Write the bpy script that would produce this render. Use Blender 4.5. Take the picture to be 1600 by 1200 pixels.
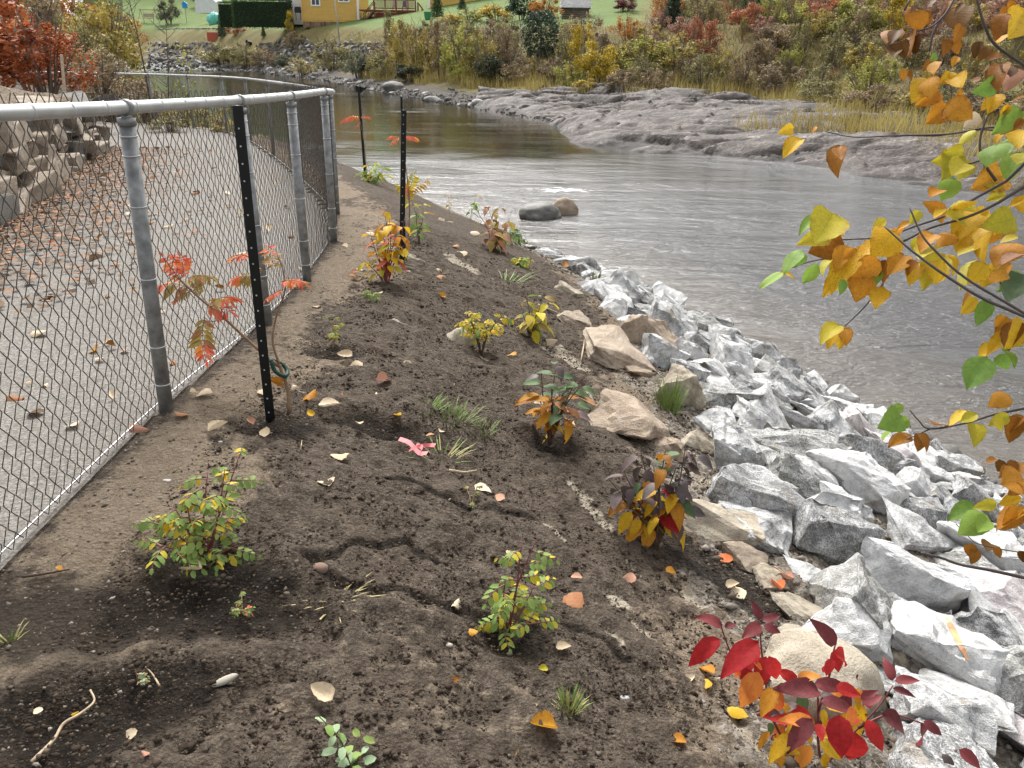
import bpy, bmesh, math, random
import numpy as np
from mathutils import Vector, Matrix, noise as mn
for o in list(bpy.data.objects): bpy.data.objects.remove(o)
SC = bpy.context.scene
COL = SC.collection
R = math.radians
# ------------------------------------------------------------------ camera, sky, sun, exposure
FPX, YH, ROLL = 1300.0, 70.0, R(1.0)          # focal length in photo pixels, eye level row, roll
EYE = Vector((0, 0, 1.5))
WATER = -1.9
PITCH = math.atan((600 - YH) / FPX)
cam_d = bpy.data.cameras.new('camera'); cam = bpy.data.objects.new('camera', cam_d); COL.objects.link(cam)
FW = Vector((0, math.cos(PITCH), -math.sin(PITCH))); RT0 = Vector((1, 0, 0)); UP0 = RT0.cross(FW)
RT = RT0 * math.cos(ROLL) + UP0 * math.sin(ROLL); UP = UP0 * math.cos(ROLL) - RT0 * math.sin(ROLL)
cam.matrix_world = Matrix(((RT.x, UP.x, -FW.x, EYE.x), (RT.y, UP.y, -FW.y, EYE.y), (RT.z, UP.z, -FW.z, EYE.z), (0, 0, 0, 1)))
cam_d.sensor_width = 36; cam_d.lens = FPX / 1600 * 36; cam_d.clip_end = 2000; cam_d.clip_start = 0.05
SC.camera = cam
SUN_EL, SUN_AZ = 50, -12                        # azimuth clockwise from straight ahead
w = bpy.data.worlds.new('World'); SC.world = w; w.use_nodes = True
wn = w.node_tree; bg = wn.nodes['Background']
sky = wn.nodes.new('ShaderNodeTexSky'); sky.sky_type = 'NISHITA'; sky.sun_disc = False
sky.sun_elevation = R(SUN_EL); sky.sun_rotation = R(SUN_AZ); sky.dust_density = 4.0; sky.air_density = 1.0; sky.ozone_density = 1.0
hs = wn.nodes.new('ShaderNodeHueSaturation'); hs.inputs['Saturation'].default_value = 0.12
wn.links.new(sky.outputs[0], hs.inputs['Color']); wn.links.new(hs.outputs[0], bg.inputs['Color'])
bg.inputs['Strength'].default_value = 0.15
sl = bpy.data.lights.new('sun', 'SUN'); sl.energy = 1.9; sl.angle = R(22); sl.color = (1, .965, .91)
so = bpy.data.objects.new('sun', sl); COL.objects.link(so)
sd = Vector((math.sin(R(SUN_AZ)) * math.cos(R(SUN_EL)), math.cos(R(SUN_AZ)) * math.cos(R(SUN_EL)), math.sin(R(SUN_EL))))
so.rotation_euler = sd.to_track_quat('Z', 'Y').to_euler()
vs = SC.view_settings; vs.view_transform = 'Standard'; vs.look = 'None'; vs.gamma = 1; vs.use_curve_mapping = False
vs.exposure = 1.2
SC.render.engine = 'CYCLES'
SC.cycles.max_bounces = 6; SC.cycles.diffuse_bounces = 3; SC.cycles.glossy_bounces = 3
SC.cycles.transmission_bounces = 3; SC.cycles.transparent_max_bounces = 6
SC.cycles.use_denoising = True

# ------------------------------------------------------------------ pixels <-> places
def ray(px, py): return RT * ((px - 800) / FPX) - UP * ((py - 600) / FPX) + FW
def at(px, py, d): return EYE + ray(px, py) * d             # d = depth along the view axis
def on_z(px, py, z):
    r = ray(px, py); return EYE + r * ((z - EYE.z) / r.z)
def proj(P):
    v = Vector(P) - EYE; z = v.dot(FW); return 800 + FPX * v.dot(RT) / z, 600 - FPX * v.dot(UP) / z, z

# ------------------------------------------------------------------ noise
def _h(ix, iy, s): 
    v = np.sin(ix * 127.1 + iy * 311.7 + s * 74.7) * 43758.5453
    return v - np.floor(v)
def vn(x, y, s=0.0):
    ix, iy = np.floor(x), np.floor(y); fx, fy = x - ix, y - iy
    fx = fx * fx * (3 - 2 * fx); fy = fy * fy * (3 - 2 * fy)
    a, b, c, d = _h(ix, iy, s), _h(ix + 1, iy, s), _h(ix, iy + 1, s), _h(ix + 1, iy + 1, s)
    return (a + (b - a) * fx) * (1 - fy) + (c + (d - c) * fx) * fy
def fbm(x, y, s=0.0, o=4, g=.5):
    t = 0; a = 1; n = 0
    for k in range(o):
        t = t + a * vn(x, y, s + k * 3.1); n += a; a *= g; x, y = x * 2.03 + 11.3, y * 2.03 + 5.7
    return t / n                                             # 0..1
def sstep(a, b, x):
    t = np.clip((x - a) / (b - a), 0, 1); return t * t * (3 - 2 * t)

# ------------------------------------------------------------------ polylines of the terrain
def sdist(pts, X, Y):
    """distance to a polyline, signed (+ on its left), and the position along it"""
    P = np.array(pts, float); best = np.full(X.shape, 1e18); sg = np.zeros(X.shape); tt = np.zeros(X.shape)
    for i in range(len(P) - 1):
        a, b = P[i, :2], P[i + 1, :2]; d = b - a; L2 = d @ d
        t = np.clip(((X - a[0]) * d[0] + (Y - a[1]) * d[1]) / L2, 0, 1)
        ex, ey = X - a[0] - t * d[0], Y - a[1] - t * d[1]; q = ex * ex + ey * ey
        cr = d[0] * (Y - a[1]) - d[1] * (X - a[0])
        m = q < best - 1e-9
        best = np.where(m, q, best); sg = np.where(m, np.sign(cr), sg); tt = np.where(m, i + t, tt)
    return np.sqrt(best) * sg, tt
POST_PX = [((195, 168), (260, 641)), ((373, 157), (418, 507)), ((454, 150), (480, 440)), ((506, 143), (522, 378)), ((515, 143), (527, 334))]
POST_B = [(-1.47, 3.22, .02), (-1.41, 4.53, 0), (-1.43, 5.61, -.04), (-1.55, 7.06, -.10), (-1.88, 8.8, -.19)]
FAR_B = [(-3.0, 11.9), (-4.25, 15.0), (-5.55, 18.0), (-6.8, 20.3), (-8.1, 21.7), (-9.3, 22.3), (-11.3, 22.6), (-13.5, 22.6)]
def ZF(y): return np.interp(y, [-2, 3.2, 4.5, 5.6, 7.1, 8.8, 12, 22, 40], [.03, .02, 0, -.04, -.1, -.19, -.28, -.56, -.6])
CREST = [(-1.47, -8)] + [p[:2] for p in POST_B] + FAR_B[:-1] + [(-16, 27), (-24, 42), (-54, 98), (-110, 200)]
NEAR_SHORE = [(6.5, -10), (5.4, 0), (4.7, 3.8), (4.2, 5.9), (3.93, 6.8), (3.35, 8.6), (2.1, 11.4), (.7, 14.3), (-1.1, 17.3), (-3.4, 20.8), (-7, 24.3), (-12.5, 28.5), (-21, 42.5), (-49.5, 99), (-100, 200)]
WALL = [(-4.3, 5.4), (-5.25, 8.6), (-6.5, 12.2), (-7.75, 15.9)]
_fs = [(1900, 318), (1600, 306), (1450, 290), (1300, 264), (1150, 246), (1000, 238), (915, 222), (880, 200), (868, 187), (800, 176), (730, 163), (650, 152), (560, 137), (505, 124), (420, 112), (310, 103), (215, 95)]
FAR_SHORE = [tuple(on_z(a, b, WATER)[:2]) for a, b in _fs]
_p = Vector(FAR_SHORE[-1]); FAR_SHORE.append((_p.x * 1.35, _p.y * 1.3))
FAR_SHORE.insert(0, (FAR_SHORE[0][0] + 30, FAR_SHORE[0][1] - 9))
#            shelf width, crest distance, crest height
_FI = list(range(len(FAR_SHORE)))
SHW = [6, 8, 10, 11, 11, 11, 11, 12, 13, 12, 9, 6, 4, 3, 3, 3, 3, 3, 3]
LCR = [40, 36, 36, 36, 34, 34, 34, 33, 31, 28, 25, 22, 20, 17, 15, 13, 14, 16, 18]
def near_z(X, Y):
    u, _ = sdist(CREST, X, Y); u = -u                        # + on the river side
    s, _ = sdist(NEAR_SHORE, X, Y)                           # + inland
    zf = ZF(Y); k = sstep(6.5, 9, Y); a = np.maximum(u - .55 - .12 * k, 0)
    q = np.where(s > 0, a / np.maximum(a + np.maximum(s, 0), 1e-6), 1.0)
    z = zf - .05 * sstep(.1, .55, u) + (WATER - zf + .05) * q ** (1.12 + .12 * k)
    z = np.where(s < 0, WATER - .45 * np.minimum(-s, 2.0), z)
    z = np.where(u < 0, zf - .02 * sstep(0, -.4, u), z)
    return z, u, s
FAR_SHORE = FAR_SHORE[::-1]; SHW = SHW[::-1]; SHW[14:19] = [9, 6.5, 5, 5, 5]; LCR = [9, 9, 9, 9, 10, 14, 17, 20, 22, 25, 28, 31, 33, 34, 34, 36, 36, 36, 40]
LSL = [.2, .2, .2, .2, .17, .11, .06, .035, .03, .03, .05, .09, .1, .1, .1, .1, .1, .1, .1]   # walk it so that the river lies on the left
def _flip():                                                  # make sure of the sign on a known inland point
    global far_sign
    s, _ = sdist(FAR_SHORE, np.array([10.0]), np.array([80.0])); far_sign = 1 if s[0] > 0 else -1
_flip()
def far_z(X, Y):
    s, t = sdist(FAR_SHORE, X, Y); s = s * far_sign
    sw = np.interp(t, _FI, SHW); lc = np.interp(t, _FI, LCR)
    rise = 3.0 - WATER - .75
    z = WATER + .75 * np.clip(s / sw, 0, 1) ** .8 + rise * (.55 * sstep(sw, lc, s) + .45 * np.clip((s - sw) / (lc - sw), 0, 1))
    z = z + np.maximum(s - lc, 0) * np.interp(t, _FI, LSL) + np.maximum(s - lc - 32, 0) * .3
    z = np.where(s < 0, WATER + .3 * np.maximum(s, -4), z)
    return z, s, t
def ground(X, Y):
    X = np.asarray(X, float); Y = np.asarray(Y, float)
    return np.maximum(near_z(X, Y)[0], far_z(X, Y)[0])
def gz(x, y): return float(ground(np.array([x]), np.array([y]))[0])
def hit(px, py, tmax=260):
    r = ray(px, py); ts = np.concatenate([np.arange(1, 14, .01), np.arange(14, 60, .05), np.arange(60, tmax, .2)])
    X, Y, Z = EYE.x + r.x * ts, EYE.y + r.y * ts, EYE.z + r.z * ts
    G = np.maximum(ground(X, Y), WATER); m = np.nonzero(Z <= G)[0]
    if len(m) == 0: return EYE + r * tmax
    return EYE + r * float(ts[m[0]])

# ------------------------------------------------------------------ mesh building
class MB:
    def __init__(s): s.v = []; s.f = []; s.m = []; s.uv = None
    def add(s, vs, fs, m=0):
        b = len(s.v); s.v.extend([tuple(p) for p in vs]); s.f.extend([tuple(i + b for i in f) for f in fs]); s.m.extend([m] * len(fs)); return s
    def box(s, c, d, m=0, rot=None):
        x, y, z = d[0] / 2, d[1] / 2, d[2] / 2
        vs = [Vector(p) for p in ((-x, -y, -z), (x, -y, -z), (x, y, -z), (-x, y, -z), (-x, -y, z), (x, -y, z), (x, y, z), (-x, y, z))]
        if rot is not None: vs = [rot @ p for p in vs]
        c = Vector(c)
        return s.add([p + c for p in vs], [(0, 3, 2, 1), (4, 5, 6, 7), (0, 1, 5, 4), (1, 2, 6, 5), (2, 3, 7, 6), (3, 0, 4, 7)], m)
    def tube(s, pts, r, n=6, m=0, caps=True):
        pts = [Vector(p) for p in pts]; k = len(pts)
        rs = r if isinstance(r, (list, tuple)) else [r] * k
        vs = []; ref = None
        for i, p in enumerate(pts):
            t = (pts[min(i + 1, k - 1)] - pts[max(i - 1, 0)])
            t = t.normalized() if t.length > 1e-9 else Vector((0, 0, 1))
            if ref is None: ref = t.orthogonal().normalized()
            a = (ref - t * ref.dot(t)); a = a.normalized() if a.length > 1e-6 else t.orthogonal().normalized()
            ref = a; b = t.cross(a)
            for j in range(n):
                g = 2 * math.pi * j / n; vs.append(p + (a * math.cos(g) + b * math.sin(g)) * rs[i])
        fs = [(i * n + j, i * n + (j + 1) % n, (i + 1) * n + (j + 1) % n, (i + 1) * n + j) for i in range(k - 1) for j in range(n)]
        if caps: fs += [tuple(range(n - 1, -1, -1)), tuple((k - 1) * n + j for j in range(n))]
        return s.add(vs, fs, m)
    def data(s, name, mats, smooth=False):
        me = bpy.data.meshes.new(name); me.from_pydata(s.v, [], s.f)
        for mt in (mats if isinstance(mats, (list, tuple)) else [mats]): me.materials.append(mt)
        if any(s.m): me.polygons.foreach_set('material_index', s.m)
        if smooth: me.polygons.foreach_set('use_smooth', [True] * len(me.polygons))
        me.update(); return me
    def build(s, name, mats, parent=None, smooth=False): return link(name, s.data(name, mats, smooth), parent)
def link(name, me, parent=None, mw=None, mat=None):
    o = bpy.data.objects.new(name, me); COL.objects.link(o)
    if mw is not None: o.matrix_world = mw
    if parent is not None:
        o.parent = parent; o.matrix_parent_inverse = PINV.get(parent.name) or parent.matrix_basis.inverted()
    if mat is not None:
        o.material_slots[0].link = 'OBJECT'; o.material_slots[0].material = mat
    return o
PINV = {}
def tag(o, label=None, cat=None, group=None, kind=None):
    if label: o['label'] = label
    if cat: o['category'] = cat
    if group: o['group'] = group
    if kind: o['kind'] = kind
    return o
def thing(name, loc, label, cat, group=None):
    o = bpy.data.objects.new(name, None); COL.objects.link(o); o.location = loc; o.empty_display_size = .1
    return tag(o, label, cat, group)
def grid_mesh(name, X, Y, Z, keep=None, attrs=None, mats=None, smooth=True):
    ny, nx = X.shape; co = np.stack([X, Y, Z], -1).reshape(-1, 3)
    idx = np.arange(nx * ny).reshape(ny, nx)
    q = np.stack([idx[:-1, :-1], idx[:-1, 1:], idx[1:, 1:], idx[1:, :-1]], -1).reshape(-1, 4)
    if keep is not None:
        k = keep.reshape(-1); q = q[k[q].all(1)]
        used = np.zeros(nx * ny, bool); used[q.reshape(-1)] = True
        mp = np.cumsum(used) - 1; q = mp[q]; co = co[used]
    else: used = np.ones(nx * ny, bool)
    return np_mesh(name, co, q, mats, {k: v.reshape(-1)[used] for k, v in (attrs or {}).items()}, smooth)
def np_mesh(name, co, q, mats, attrs=None, smooth=True, fattrs=None):
    me = bpy.data.meshes.new(name); nv, nf, k = len(co), len(q), q.shape[1]
    me.vertices.add(nv); me.vertices.foreach_set('co', np.ascontiguousarray(co, np.float32).reshape(-1))
    me.loops.add(nf * k); me.loops.foreach_set('vertex_index', np.ascontiguousarray(q, np.int32).reshape(-1))
    me.polygons.add(nf); me.polygons.foreach_set('loop_start', np.arange(0, nf * k, k, dtype=np.int32))
    me.polygons.foreach_set('loop_total', np.full(nf, k, np.int32))
    me.update(calc_edges=True)
    if smooth: me.polygons.foreach_set('use_smooth', np.ones(nf, bool))
    for nm, a in (attrs or {}).items():
        at_ = me.attributes.new(nm, 'FLOAT', 'POINT'); at_.data.foreach_set('value', np.ascontiguousarray(a, np.float32))
    for nm, a in (fattrs or {}).items():
        at_ = me.attributes.new(nm, 'FLOAT', 'FACE'); at_.data.foreach_set('value', np.ascontiguousarray(a, np.float32))
    for m in (mats if isinstance(mats, (list, tuple)) else [mats]):
        if m: me.materials.append(m)
    me.validate(); return me

# ------------------------------------------------------------------ materials
class Mat:
    def __init__(s, name):
        s.m = bpy.data.materials.new(name); s.m.use_nodes = True; s.t = s.m.node_tree
        s.b = s.t.nodes['Principled BSDF']; s.out = s.t.nodes['Material Output']
    def put(s, inp, v):
        if isinstance(v, bpy.types.NodeSocket): s.t.links.new(v, inp)
        else:
            if isinstance(v, tuple) and len(v) == 3 and inp.type == 'RGBA': v = v + (1,)
            inp.default_value = v
    def n(s, typ, ins=None, **pr):
        nd = s.t.nodes.new('ShaderNode' + typ)
        for k, v in pr.items(): setattr(nd, k, v)
        for k, v in (ins or {}).items(): s.put(nd.inputs[k], v)
        return nd
    def noise(s, scale, detail=4, vec=None, rough=.55, dist=0.0):
        nd = s.n('TexNoise', {'Scale': scale, 'Detail': detail, 'Roughness': rough, 'Distortion': dist})
        s.put(nd.inputs['Vector'], vec if vec is not None else s.pos()); return nd.outputs[0]
    def voro(s, scale, vec=None, feature='F1', out='Distance'):
        nd = s.n('TexVoronoi', {'Scale': scale}, feature=feature)
        s.put(nd.inputs['Vector'], vec if vec is not None else s.pos()); return nd.outputs[out]
    def pos(s):
        if not hasattr(s, '_pos'): s._pos = s.n('NewGeometry').outputs['Position']
        return s._pos
    def obj(s):
        if not hasattr(s, '_obj'):
            tc = s.n('TexCoord'); oi = s.n('ObjectInfo')
            a = s.n('VectorMath', {0: tc.outputs['Object'], 1: s.n('CombineXYZ', {0: s.math('MULTIPLY', oi.outputs['Random'], 37.0), 1: s.math('MULTIPLY', oi.outputs['Random'], 91.0), 2: 3.0}).outputs[0]}, operation='ADD')
            s._obj = a.outputs[0]; s.rnd = oi.outputs['Random']
        return s._obj
    def scaled(s, vec, sc, rot=(0, 0, 0)): return s.n('Mapping', {'Vector': vec, 'Scale': sc, 'Rotation': rot}).outputs[0]
    def math(s, op, a, b=0.0, clamp=False):
        nd = s.n('Math', operation=op, use_clamp=clamp); s.put(nd.inputs[0], a); s.put(nd.inputs[1], b); return nd.outputs[0]
    def ramp(s, f, stops, interp='LINEAR'):
        nd = s.n('ValToRGB'); e = nd.color_ramp.elements; nd.color_ramp.interpolation = interp
        while len(e) < len(stops): e.new(.5)
        for i, (p, c) in enumerate(stops):
            e[i].position = p; e[i].color = (c if isinstance(c, tuple) else (c, c, c)) + (1,)
        s.put(nd.inputs[0], f); return nd.outputs[0]
    def mix(s, f, a, b, blend='MIX'):
        nd = s.n('Mix', data_type='RGBA', blend_type=blend); s.put(nd.inputs[0], f)
        for i, v in ((6, a), (7, b)): s.put(nd.inputs[i], v)
        return nd.outputs[2]
    def attr(s, name): return s.n('Attribute', attribute_name=name).outputs['Fac']
    def bump(s, h, strength=.5, dist=.02, normal=None):
        nd = s.n('Bump', {'Height': h, 'Strength': strength, 'Distance': dist})
        if normal is not None: s.put(nd.inputs['Normal'], normal)
        s.put(s.b.inputs['Normal'], nd.outputs[0]); return nd.outputs[0]
    def fin(s, col, rough=.8, spec=.3, metal=0.0):
        s.put(s.b.inputs['Base Color'], col); s.put(s.b.inputs['Roughness'], rough)
        s.b.inputs['Specular IOR Level'].default_value = spec; s.put(s.b.inputs['Metallic'], metal); return s.m
def plain(name, c, rough=.6, spec=.3, metal=0.0, var=.25, sc=18.0):
    m = Mat(name); f = m.noise(sc, 3, m.obj())
    d = tuple(x * (1 - var) for x in c); l = tuple(min(1, x * (1 + var)) for x in c)
    return m.fin(m.ramp(f, [(.3, d), (.7, l)]), rough, spec, metal)
def leafmat(name, a, b, spot=None, rib=None, trans=.35, gloss=.45, back=.0):
    """a leaf: two tones mixed over the blade, a midrib and side veins from its own uv, brown spots"""
    m = Mat(name); v = m.obj(); uv = m.n('UVMap').outputs[0]; sp = m.n('SeparateXYZ', {0: uv})
    f = m.math('ADD', m.math('MULTIPLY', m.noise(9, 3, v), .75), m.math('MULTIPLY', m.rnd, .5))
    col = m.ramp(f, [(.32, a), (.82, b)])
    if spot is not None:
        col = m.mix(m.ramp(m.noise(34, 4, v, .6), [(.55, 0.0), (.66, .85)]), col, spot)
        edge = m.math('ABSOLUTE', sp.outputs[0]); col = m.mix(m.math('MULTIPLY', m.ramp(edge, [(.6, 0.0), (1, 1.0)]), m.ramp(m.noise(6, 2, v), [(.45, 0.0), (.65, .8)])), col, spot)
    au = m.math('ABSOLUTE', sp.outputs[0])
    vein = m.math('SINE', m.math('MULTIPLY', m.math('SUBTRACT', sp.outputs[1], m.math('MULTIPLY', au, .28)), 58.0))
    vm = m.math('MAXIMUM', m.ramp(au, [(0.0, 1.0), (.07, 0.0)]), m.math('MULTIPLY', m.ramp(vein, [(.88, 0.0), (1.0, 1.0)]), .3))
    rb = rib or tuple(x * .55 for x in a)
    col = m.mix(m.math('MULTIPLY', vm, .3), col, rb)
    m.fin(col, gloss + .12, .18); m.bump(vein, .06, .0015)
    tr = m.n('BsdfTranslucent', {'Color': col}); mx = m.n('MixShader', {0: trans, 1: m.b.outputs[0], 2: tr.outputs[0]})
    m.t.links.new(mx.outputs[0], m.out.inputs['Surface']); return m.m
def folmat(name, stops, trans=.3):
    """far foliage: per leaf ('rnd' on each face) and per plant tints"""
    m = Mat(name); r = m.n('ObjectInfo').outputs['Random']
    f = m.math('ADD', m.math('MULTIPLY', m.attr('rnd'), .8), m.math('MULTIPLY', r, .2))
    col = m.ramp(f, stops); m.fin(col, .6, .2)
    tr = m.n('BsdfTranslucent', {'Color': col}); mx = m.n('MixShader', {0: trans, 1: m.b.outputs[0], 2: tr.outputs[0]})
    m.t.links.new(mx.outputs[0], m.out.inputs['Surface']); return m.m
# ================================================================== SETTING
# ---- soil, path, fabric
def blob(X, Y, px, py, L, W, ang, sharp=.35):
    """an elongated patch on the ground centred where the pixel row hits it: L x W metres"""
    h = hit(px, py); c, s_ = math.cos(R(ang)), math.sin(R(ang))
    dx, dy = X - h.x, Y - h.y
    d = np.sqrt(((dx * c + dy * s_) / L) ** 2 + ((-dx * s_ + dy * c) / W) ** 2)
    return sstep(1 + sharp, 1 - sharp, d)
soil = Mat('soil_material')
P = soil.pos()
n1 = soil.noise(2.2, 5, P); n2 = soil.noise(28, 5, P, .65); n3 = soil.noise(120, 3, P, .6); vo = soil.voro(70, P)
n4 = soil.noise(330, 3, P, .65); clod = soil.math('ADD', soil.math('MULTIPLY', n2, .4), soil.math('ADD', soil.math('MULTIPLY', n3, .3), soil.math('MULTIPLY', n4, .3)))
dark = soil.ramp(clod, [(.36, (.021, .0155, .0115)), (.48, (.064, .0495, .037)), (.58, (.132, .106, .082)), (.7, (.245, .205, .165))])
dark = soil.mix(soil.ramp(n1, [(.45, 0.0), (.7, .45)]), dark, (.10, .076, .056))
tan = soil.ramp(clod, [(.25, (.075, .056, .038)), (.5, (.19, .147, .105)), (.62, (.27, .22, .165)), (.8, (.42, .36, .29))])
fabr = soil.ramp(soil.math('ADD', soil.math('MULTIPLY', soil.noise(260, 2, P), .5), soil.math('MULTIPLY', n2, .5)), [(.3, (.15, .125, .09)), (.5, (.33, .285, .22)), (.75, (.50, .45, .37))])
grit = soil.ramp(soil.voro(46, P, 'F1', 'Color'), [(.1, (.08, .068, .054)), (.6, (.21, .185, .155)), (.95, (.38, .35, .31))])
brk = soil.noise(14, 5, P, .6)
def edge(a): return soil.ramp(soil.math('ADD', soil.attr(a), soil.math('MULTIPLY', soil.math('SUBTRACT', brk, .5), 1.5)), [(.36, 0.0), (.66, 1.0)])
col = soil.mix(edge('tan'), dark, tan); col = soil.mix(soil.math('MULTIPLY', edge('grit'), .85), col, grit)
col = soil.mix(soil.math('MULTIPLY', edge('wet'), .8), col, (.0125, .0095, .0075)); col = soil.mix(edge('fab'), col, fabr)
soil.fin(col, .95, .15)
soil.bump(soil.math('ADD', soil.math('MULTIPLY', vo, -.5), soil.math('ADD', soil.math('MULTIPLY', n2, .9), soil.math('ADD', soil.math('MULTIPLY', n3, .55), soil.math('MULTIPLY', n4, .3)))), .95, .02)
M_SOIL = soil.m
pm = Mat('gravel_path_material'); P = pm.pos()
g = pm.voro(95, P, 'F1', 'Color'); gn = pm.noise(1.1, 4, P); gf = pm.noise(60, 4, P, .6)
pc = pm.ramp(pm.math('ADD', pm.math('MULTIPLY', g, .45), pm.math('MULTIPLY', gf, .55)), [(.2, (.085, .078, .069)), (.5, (.165, .154, .139)), (.8, (.28, .268, .25))])
pc = pm.mix(pm.ramp(gn, [(.4, 0.0), (.7, .5)]), pc, (.15, .13, .108))
pm.fin(pc, .92, .15); pm.bump(pm.math('ADD', pm.voro(95, P), gf), .5, .008); M_PATH = pm.m

CRACK = [[(470, 868), (520, 905), (560, 925), (620, 935), (690, 945), (765, 953)], [(600, 745), (660, 770), (730, 795), (790, 803), (825, 806)], [(480, 875), (560, 860), (640, 858), (690, 880)], [(860, 980), (930, 1005), (970, 1035)]]
CR_W = [[tuple(hit(*p)[:2]) for p in c] for c in CRACK]
def seg_mask(X, Y, line, wd):
    d, _ = sdist(line, X, Y); return sstep(wd, wd * .25, np.abs(d))
def near_fields(X, Y, fine):
    z, u, s = near_z(X, Y)
    on = sstep(-.08, .1, u)
    lump = (fbm(X / .55, Y / .55, 1, 4) - .5) * .11 + (fbm(X / .16, Y / .16, 5, 3) - .5) * .05
    z = z + on * lump * sstep(-.1, .8, u)
    tanm = on * sstep(.75, .15, u + (fbm(X / .5, Y / .5, 8, 4) - .5) * .9) * (.62 + .38 * sstep(.3, .6, fbm(X / .22, Y / .3, 15, 4)))
    tanm = np.maximum(tanm, .75 * blob(X, Y, 250, 790, .55, .3, 70)); tanm = np.maximum(tanm, .3 * blob(X, Y, 640, 1060, .8, .6, 0, .95))
    wet = 0 * X; fab = 0 * X; grit = sstep(1.85, 2.45, u + (fbm(X / .4, Y / .4, 12, 3) - .5) * .6 - .35 * sstep(5, 8, Y)) * .75; tanm = np.maximum(tanm, .8 * sstep(1.75, 2.3, u + (fbm(X / .5, Y / .5, 13, 3) - .5) * .5 - .35 * sstep(5, 8, Y)))
    if fine:
        dig = (fbm(X / .045, Y / .045, 21, 3) - .5) * .022 + (np.maximum(fbm(X / .09, Y / .09, 31, 2) - .52, 0)) * .06
        z = z + on * dig * sstep(0, .5, u) + on * sstep(0, .5, u) * (fbm(X / .03, Y / .03, 61, 2) - .5) * .012
        z = z + (1 - on) * (fbm(X / .04, Y / .04, 41, 3) - .5) * .006
        for c in CR_W:
            wob = [(x + .02 * math.sin(9 * y), y + .02 * math.sin(13 * x)) for x, y in c]
            d, _ = sdist(wob, X + .05 * (fbm(X / .06, Y / .06, 3, 2) - .5), Y + .05 * (fbm(X / .06, Y / .06, 4, 2) - .5)); m = sstep(.024, .006, np.abs(d))
            z = z - .012 * m + .006 * sstep(.06, .03, np.abs(d)) * sstep(.012, .035, np.abs(d)); wet = np.maximum(wet, sstep(.045, .008, np.abs(d)) * .8)  # crack lines drawn darker through the mask of the wet hollows
        for px, py, L, W, a, dp in ((430, 660, .22, .13, 0, .05), (290, 880, .2, .16, 10, .05), (330, 960, .35, .12, 20, .03), (100, 960, .4, .2, 20, .02), (200, 1090, .3, .12, 30, .04), (600, 665, .25, .08, 0, .035), (800, 985, .14, .09, 0, .03), (865, 690, .14, .09, 0, .04), (1110, 880, .3, .14, -50, .02), (520, 548, .16, .1, 0, .03), (1180, 930, .2, .2, 0, .015), (40, 1150, .3, .2, 30, .02), (350, 900, .25, .15, 0, .02)):
            b = blob(X, Y, px, py, L, W, a, .6); z = z - dp * b; wet = np.maximum(wet, .8 * b)
        z = z + .05 * blob(X, Y, 455, 665, .16, .08, 0, .8) + .02 * blob(X, Y, 300, 1000, .3, .1, 30, .9) + .015 * blob(X, Y, 90, 1040, .3, .12, 35, .9)
        for px, py, L, W, a in ((962, 935, .075, .04, -60), (930, 802, .15, .035, -62), (1075, 935, .11, .025, -62), (868, 832, .1, .018, -60), (880, 553, .3, .13, -60), (1165, 1150, .16, .03, -64), (1130, 1095, .08, .015, -64), (720, 408, .3, .08, -55), (650, 400, .3, .05, -30), (905, 765, .12, .02, -60), (1000, 985, .1, .02, -60), (960, 1010, .08, .018, -60), (740, 545, .2, .02, -60), (945, 645, .3, .03, -70), (620, 505, .05, .03, 0), (990, 880, .07, .014, -60), (755, 560, .06, .02, -60), (1120, 770, .3, .12, -60)):
            b = blob(X, Y, px, py, L, W, a); fab = np.maximum(fab, b * .66); z = z - .008 * b
    return z, u, s, dict(tan=tanm, wet=wet, fab=fab, grit=grit)
def patch(x0, x1, y0, y1, st, fine, hole=None, drop=0):
    X, Y = np.meshgrid(np.arange(x0, x1, st), np.arange(y0, y1, st))
    z, u, s, at_ = near_fields(X, Y, fine); z = z - drop
    keep = np.ones(X.shape, bool)
    if hole: keep &= ~((X > hole[0]) & (X < hole[1]) & (Y > hole[2]) & (Y < hole[3]))
    return X, Y, z, u, s, at_, keep
X, Y, z, u, s, at_, keep = patch(-3.2, 4.2, .55, 8.8, .016, True)
me = grid_mesh('soil_bank', X, Y, z, keep & (u > -.05), at_, M_SOIL); tag(link('soil_bank', me), kind='structure')
me = grid_mesh('gravel_path', X, Y, z, keep & (u < -.02), at_, M_PATH); tag(link('gravel_path', me), kind='structure')
X, Y, z, u, s, at_, keep = patch(-17, 8, -6, 30, .09, False, (-3.05, 4.05, .7, 8.65), .006)
tag(link('soil_bank', grid_mesh('soil_bank', X, Y, z, keep & (u > -.1), at_, M_SOIL)), kind='structure')
tag(link('gravel_path', grid_mesh('gravel_path', X, Y, z, keep & (u < 0) & (Y < 25), at_, M_PATH)), kind='structure')

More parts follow.
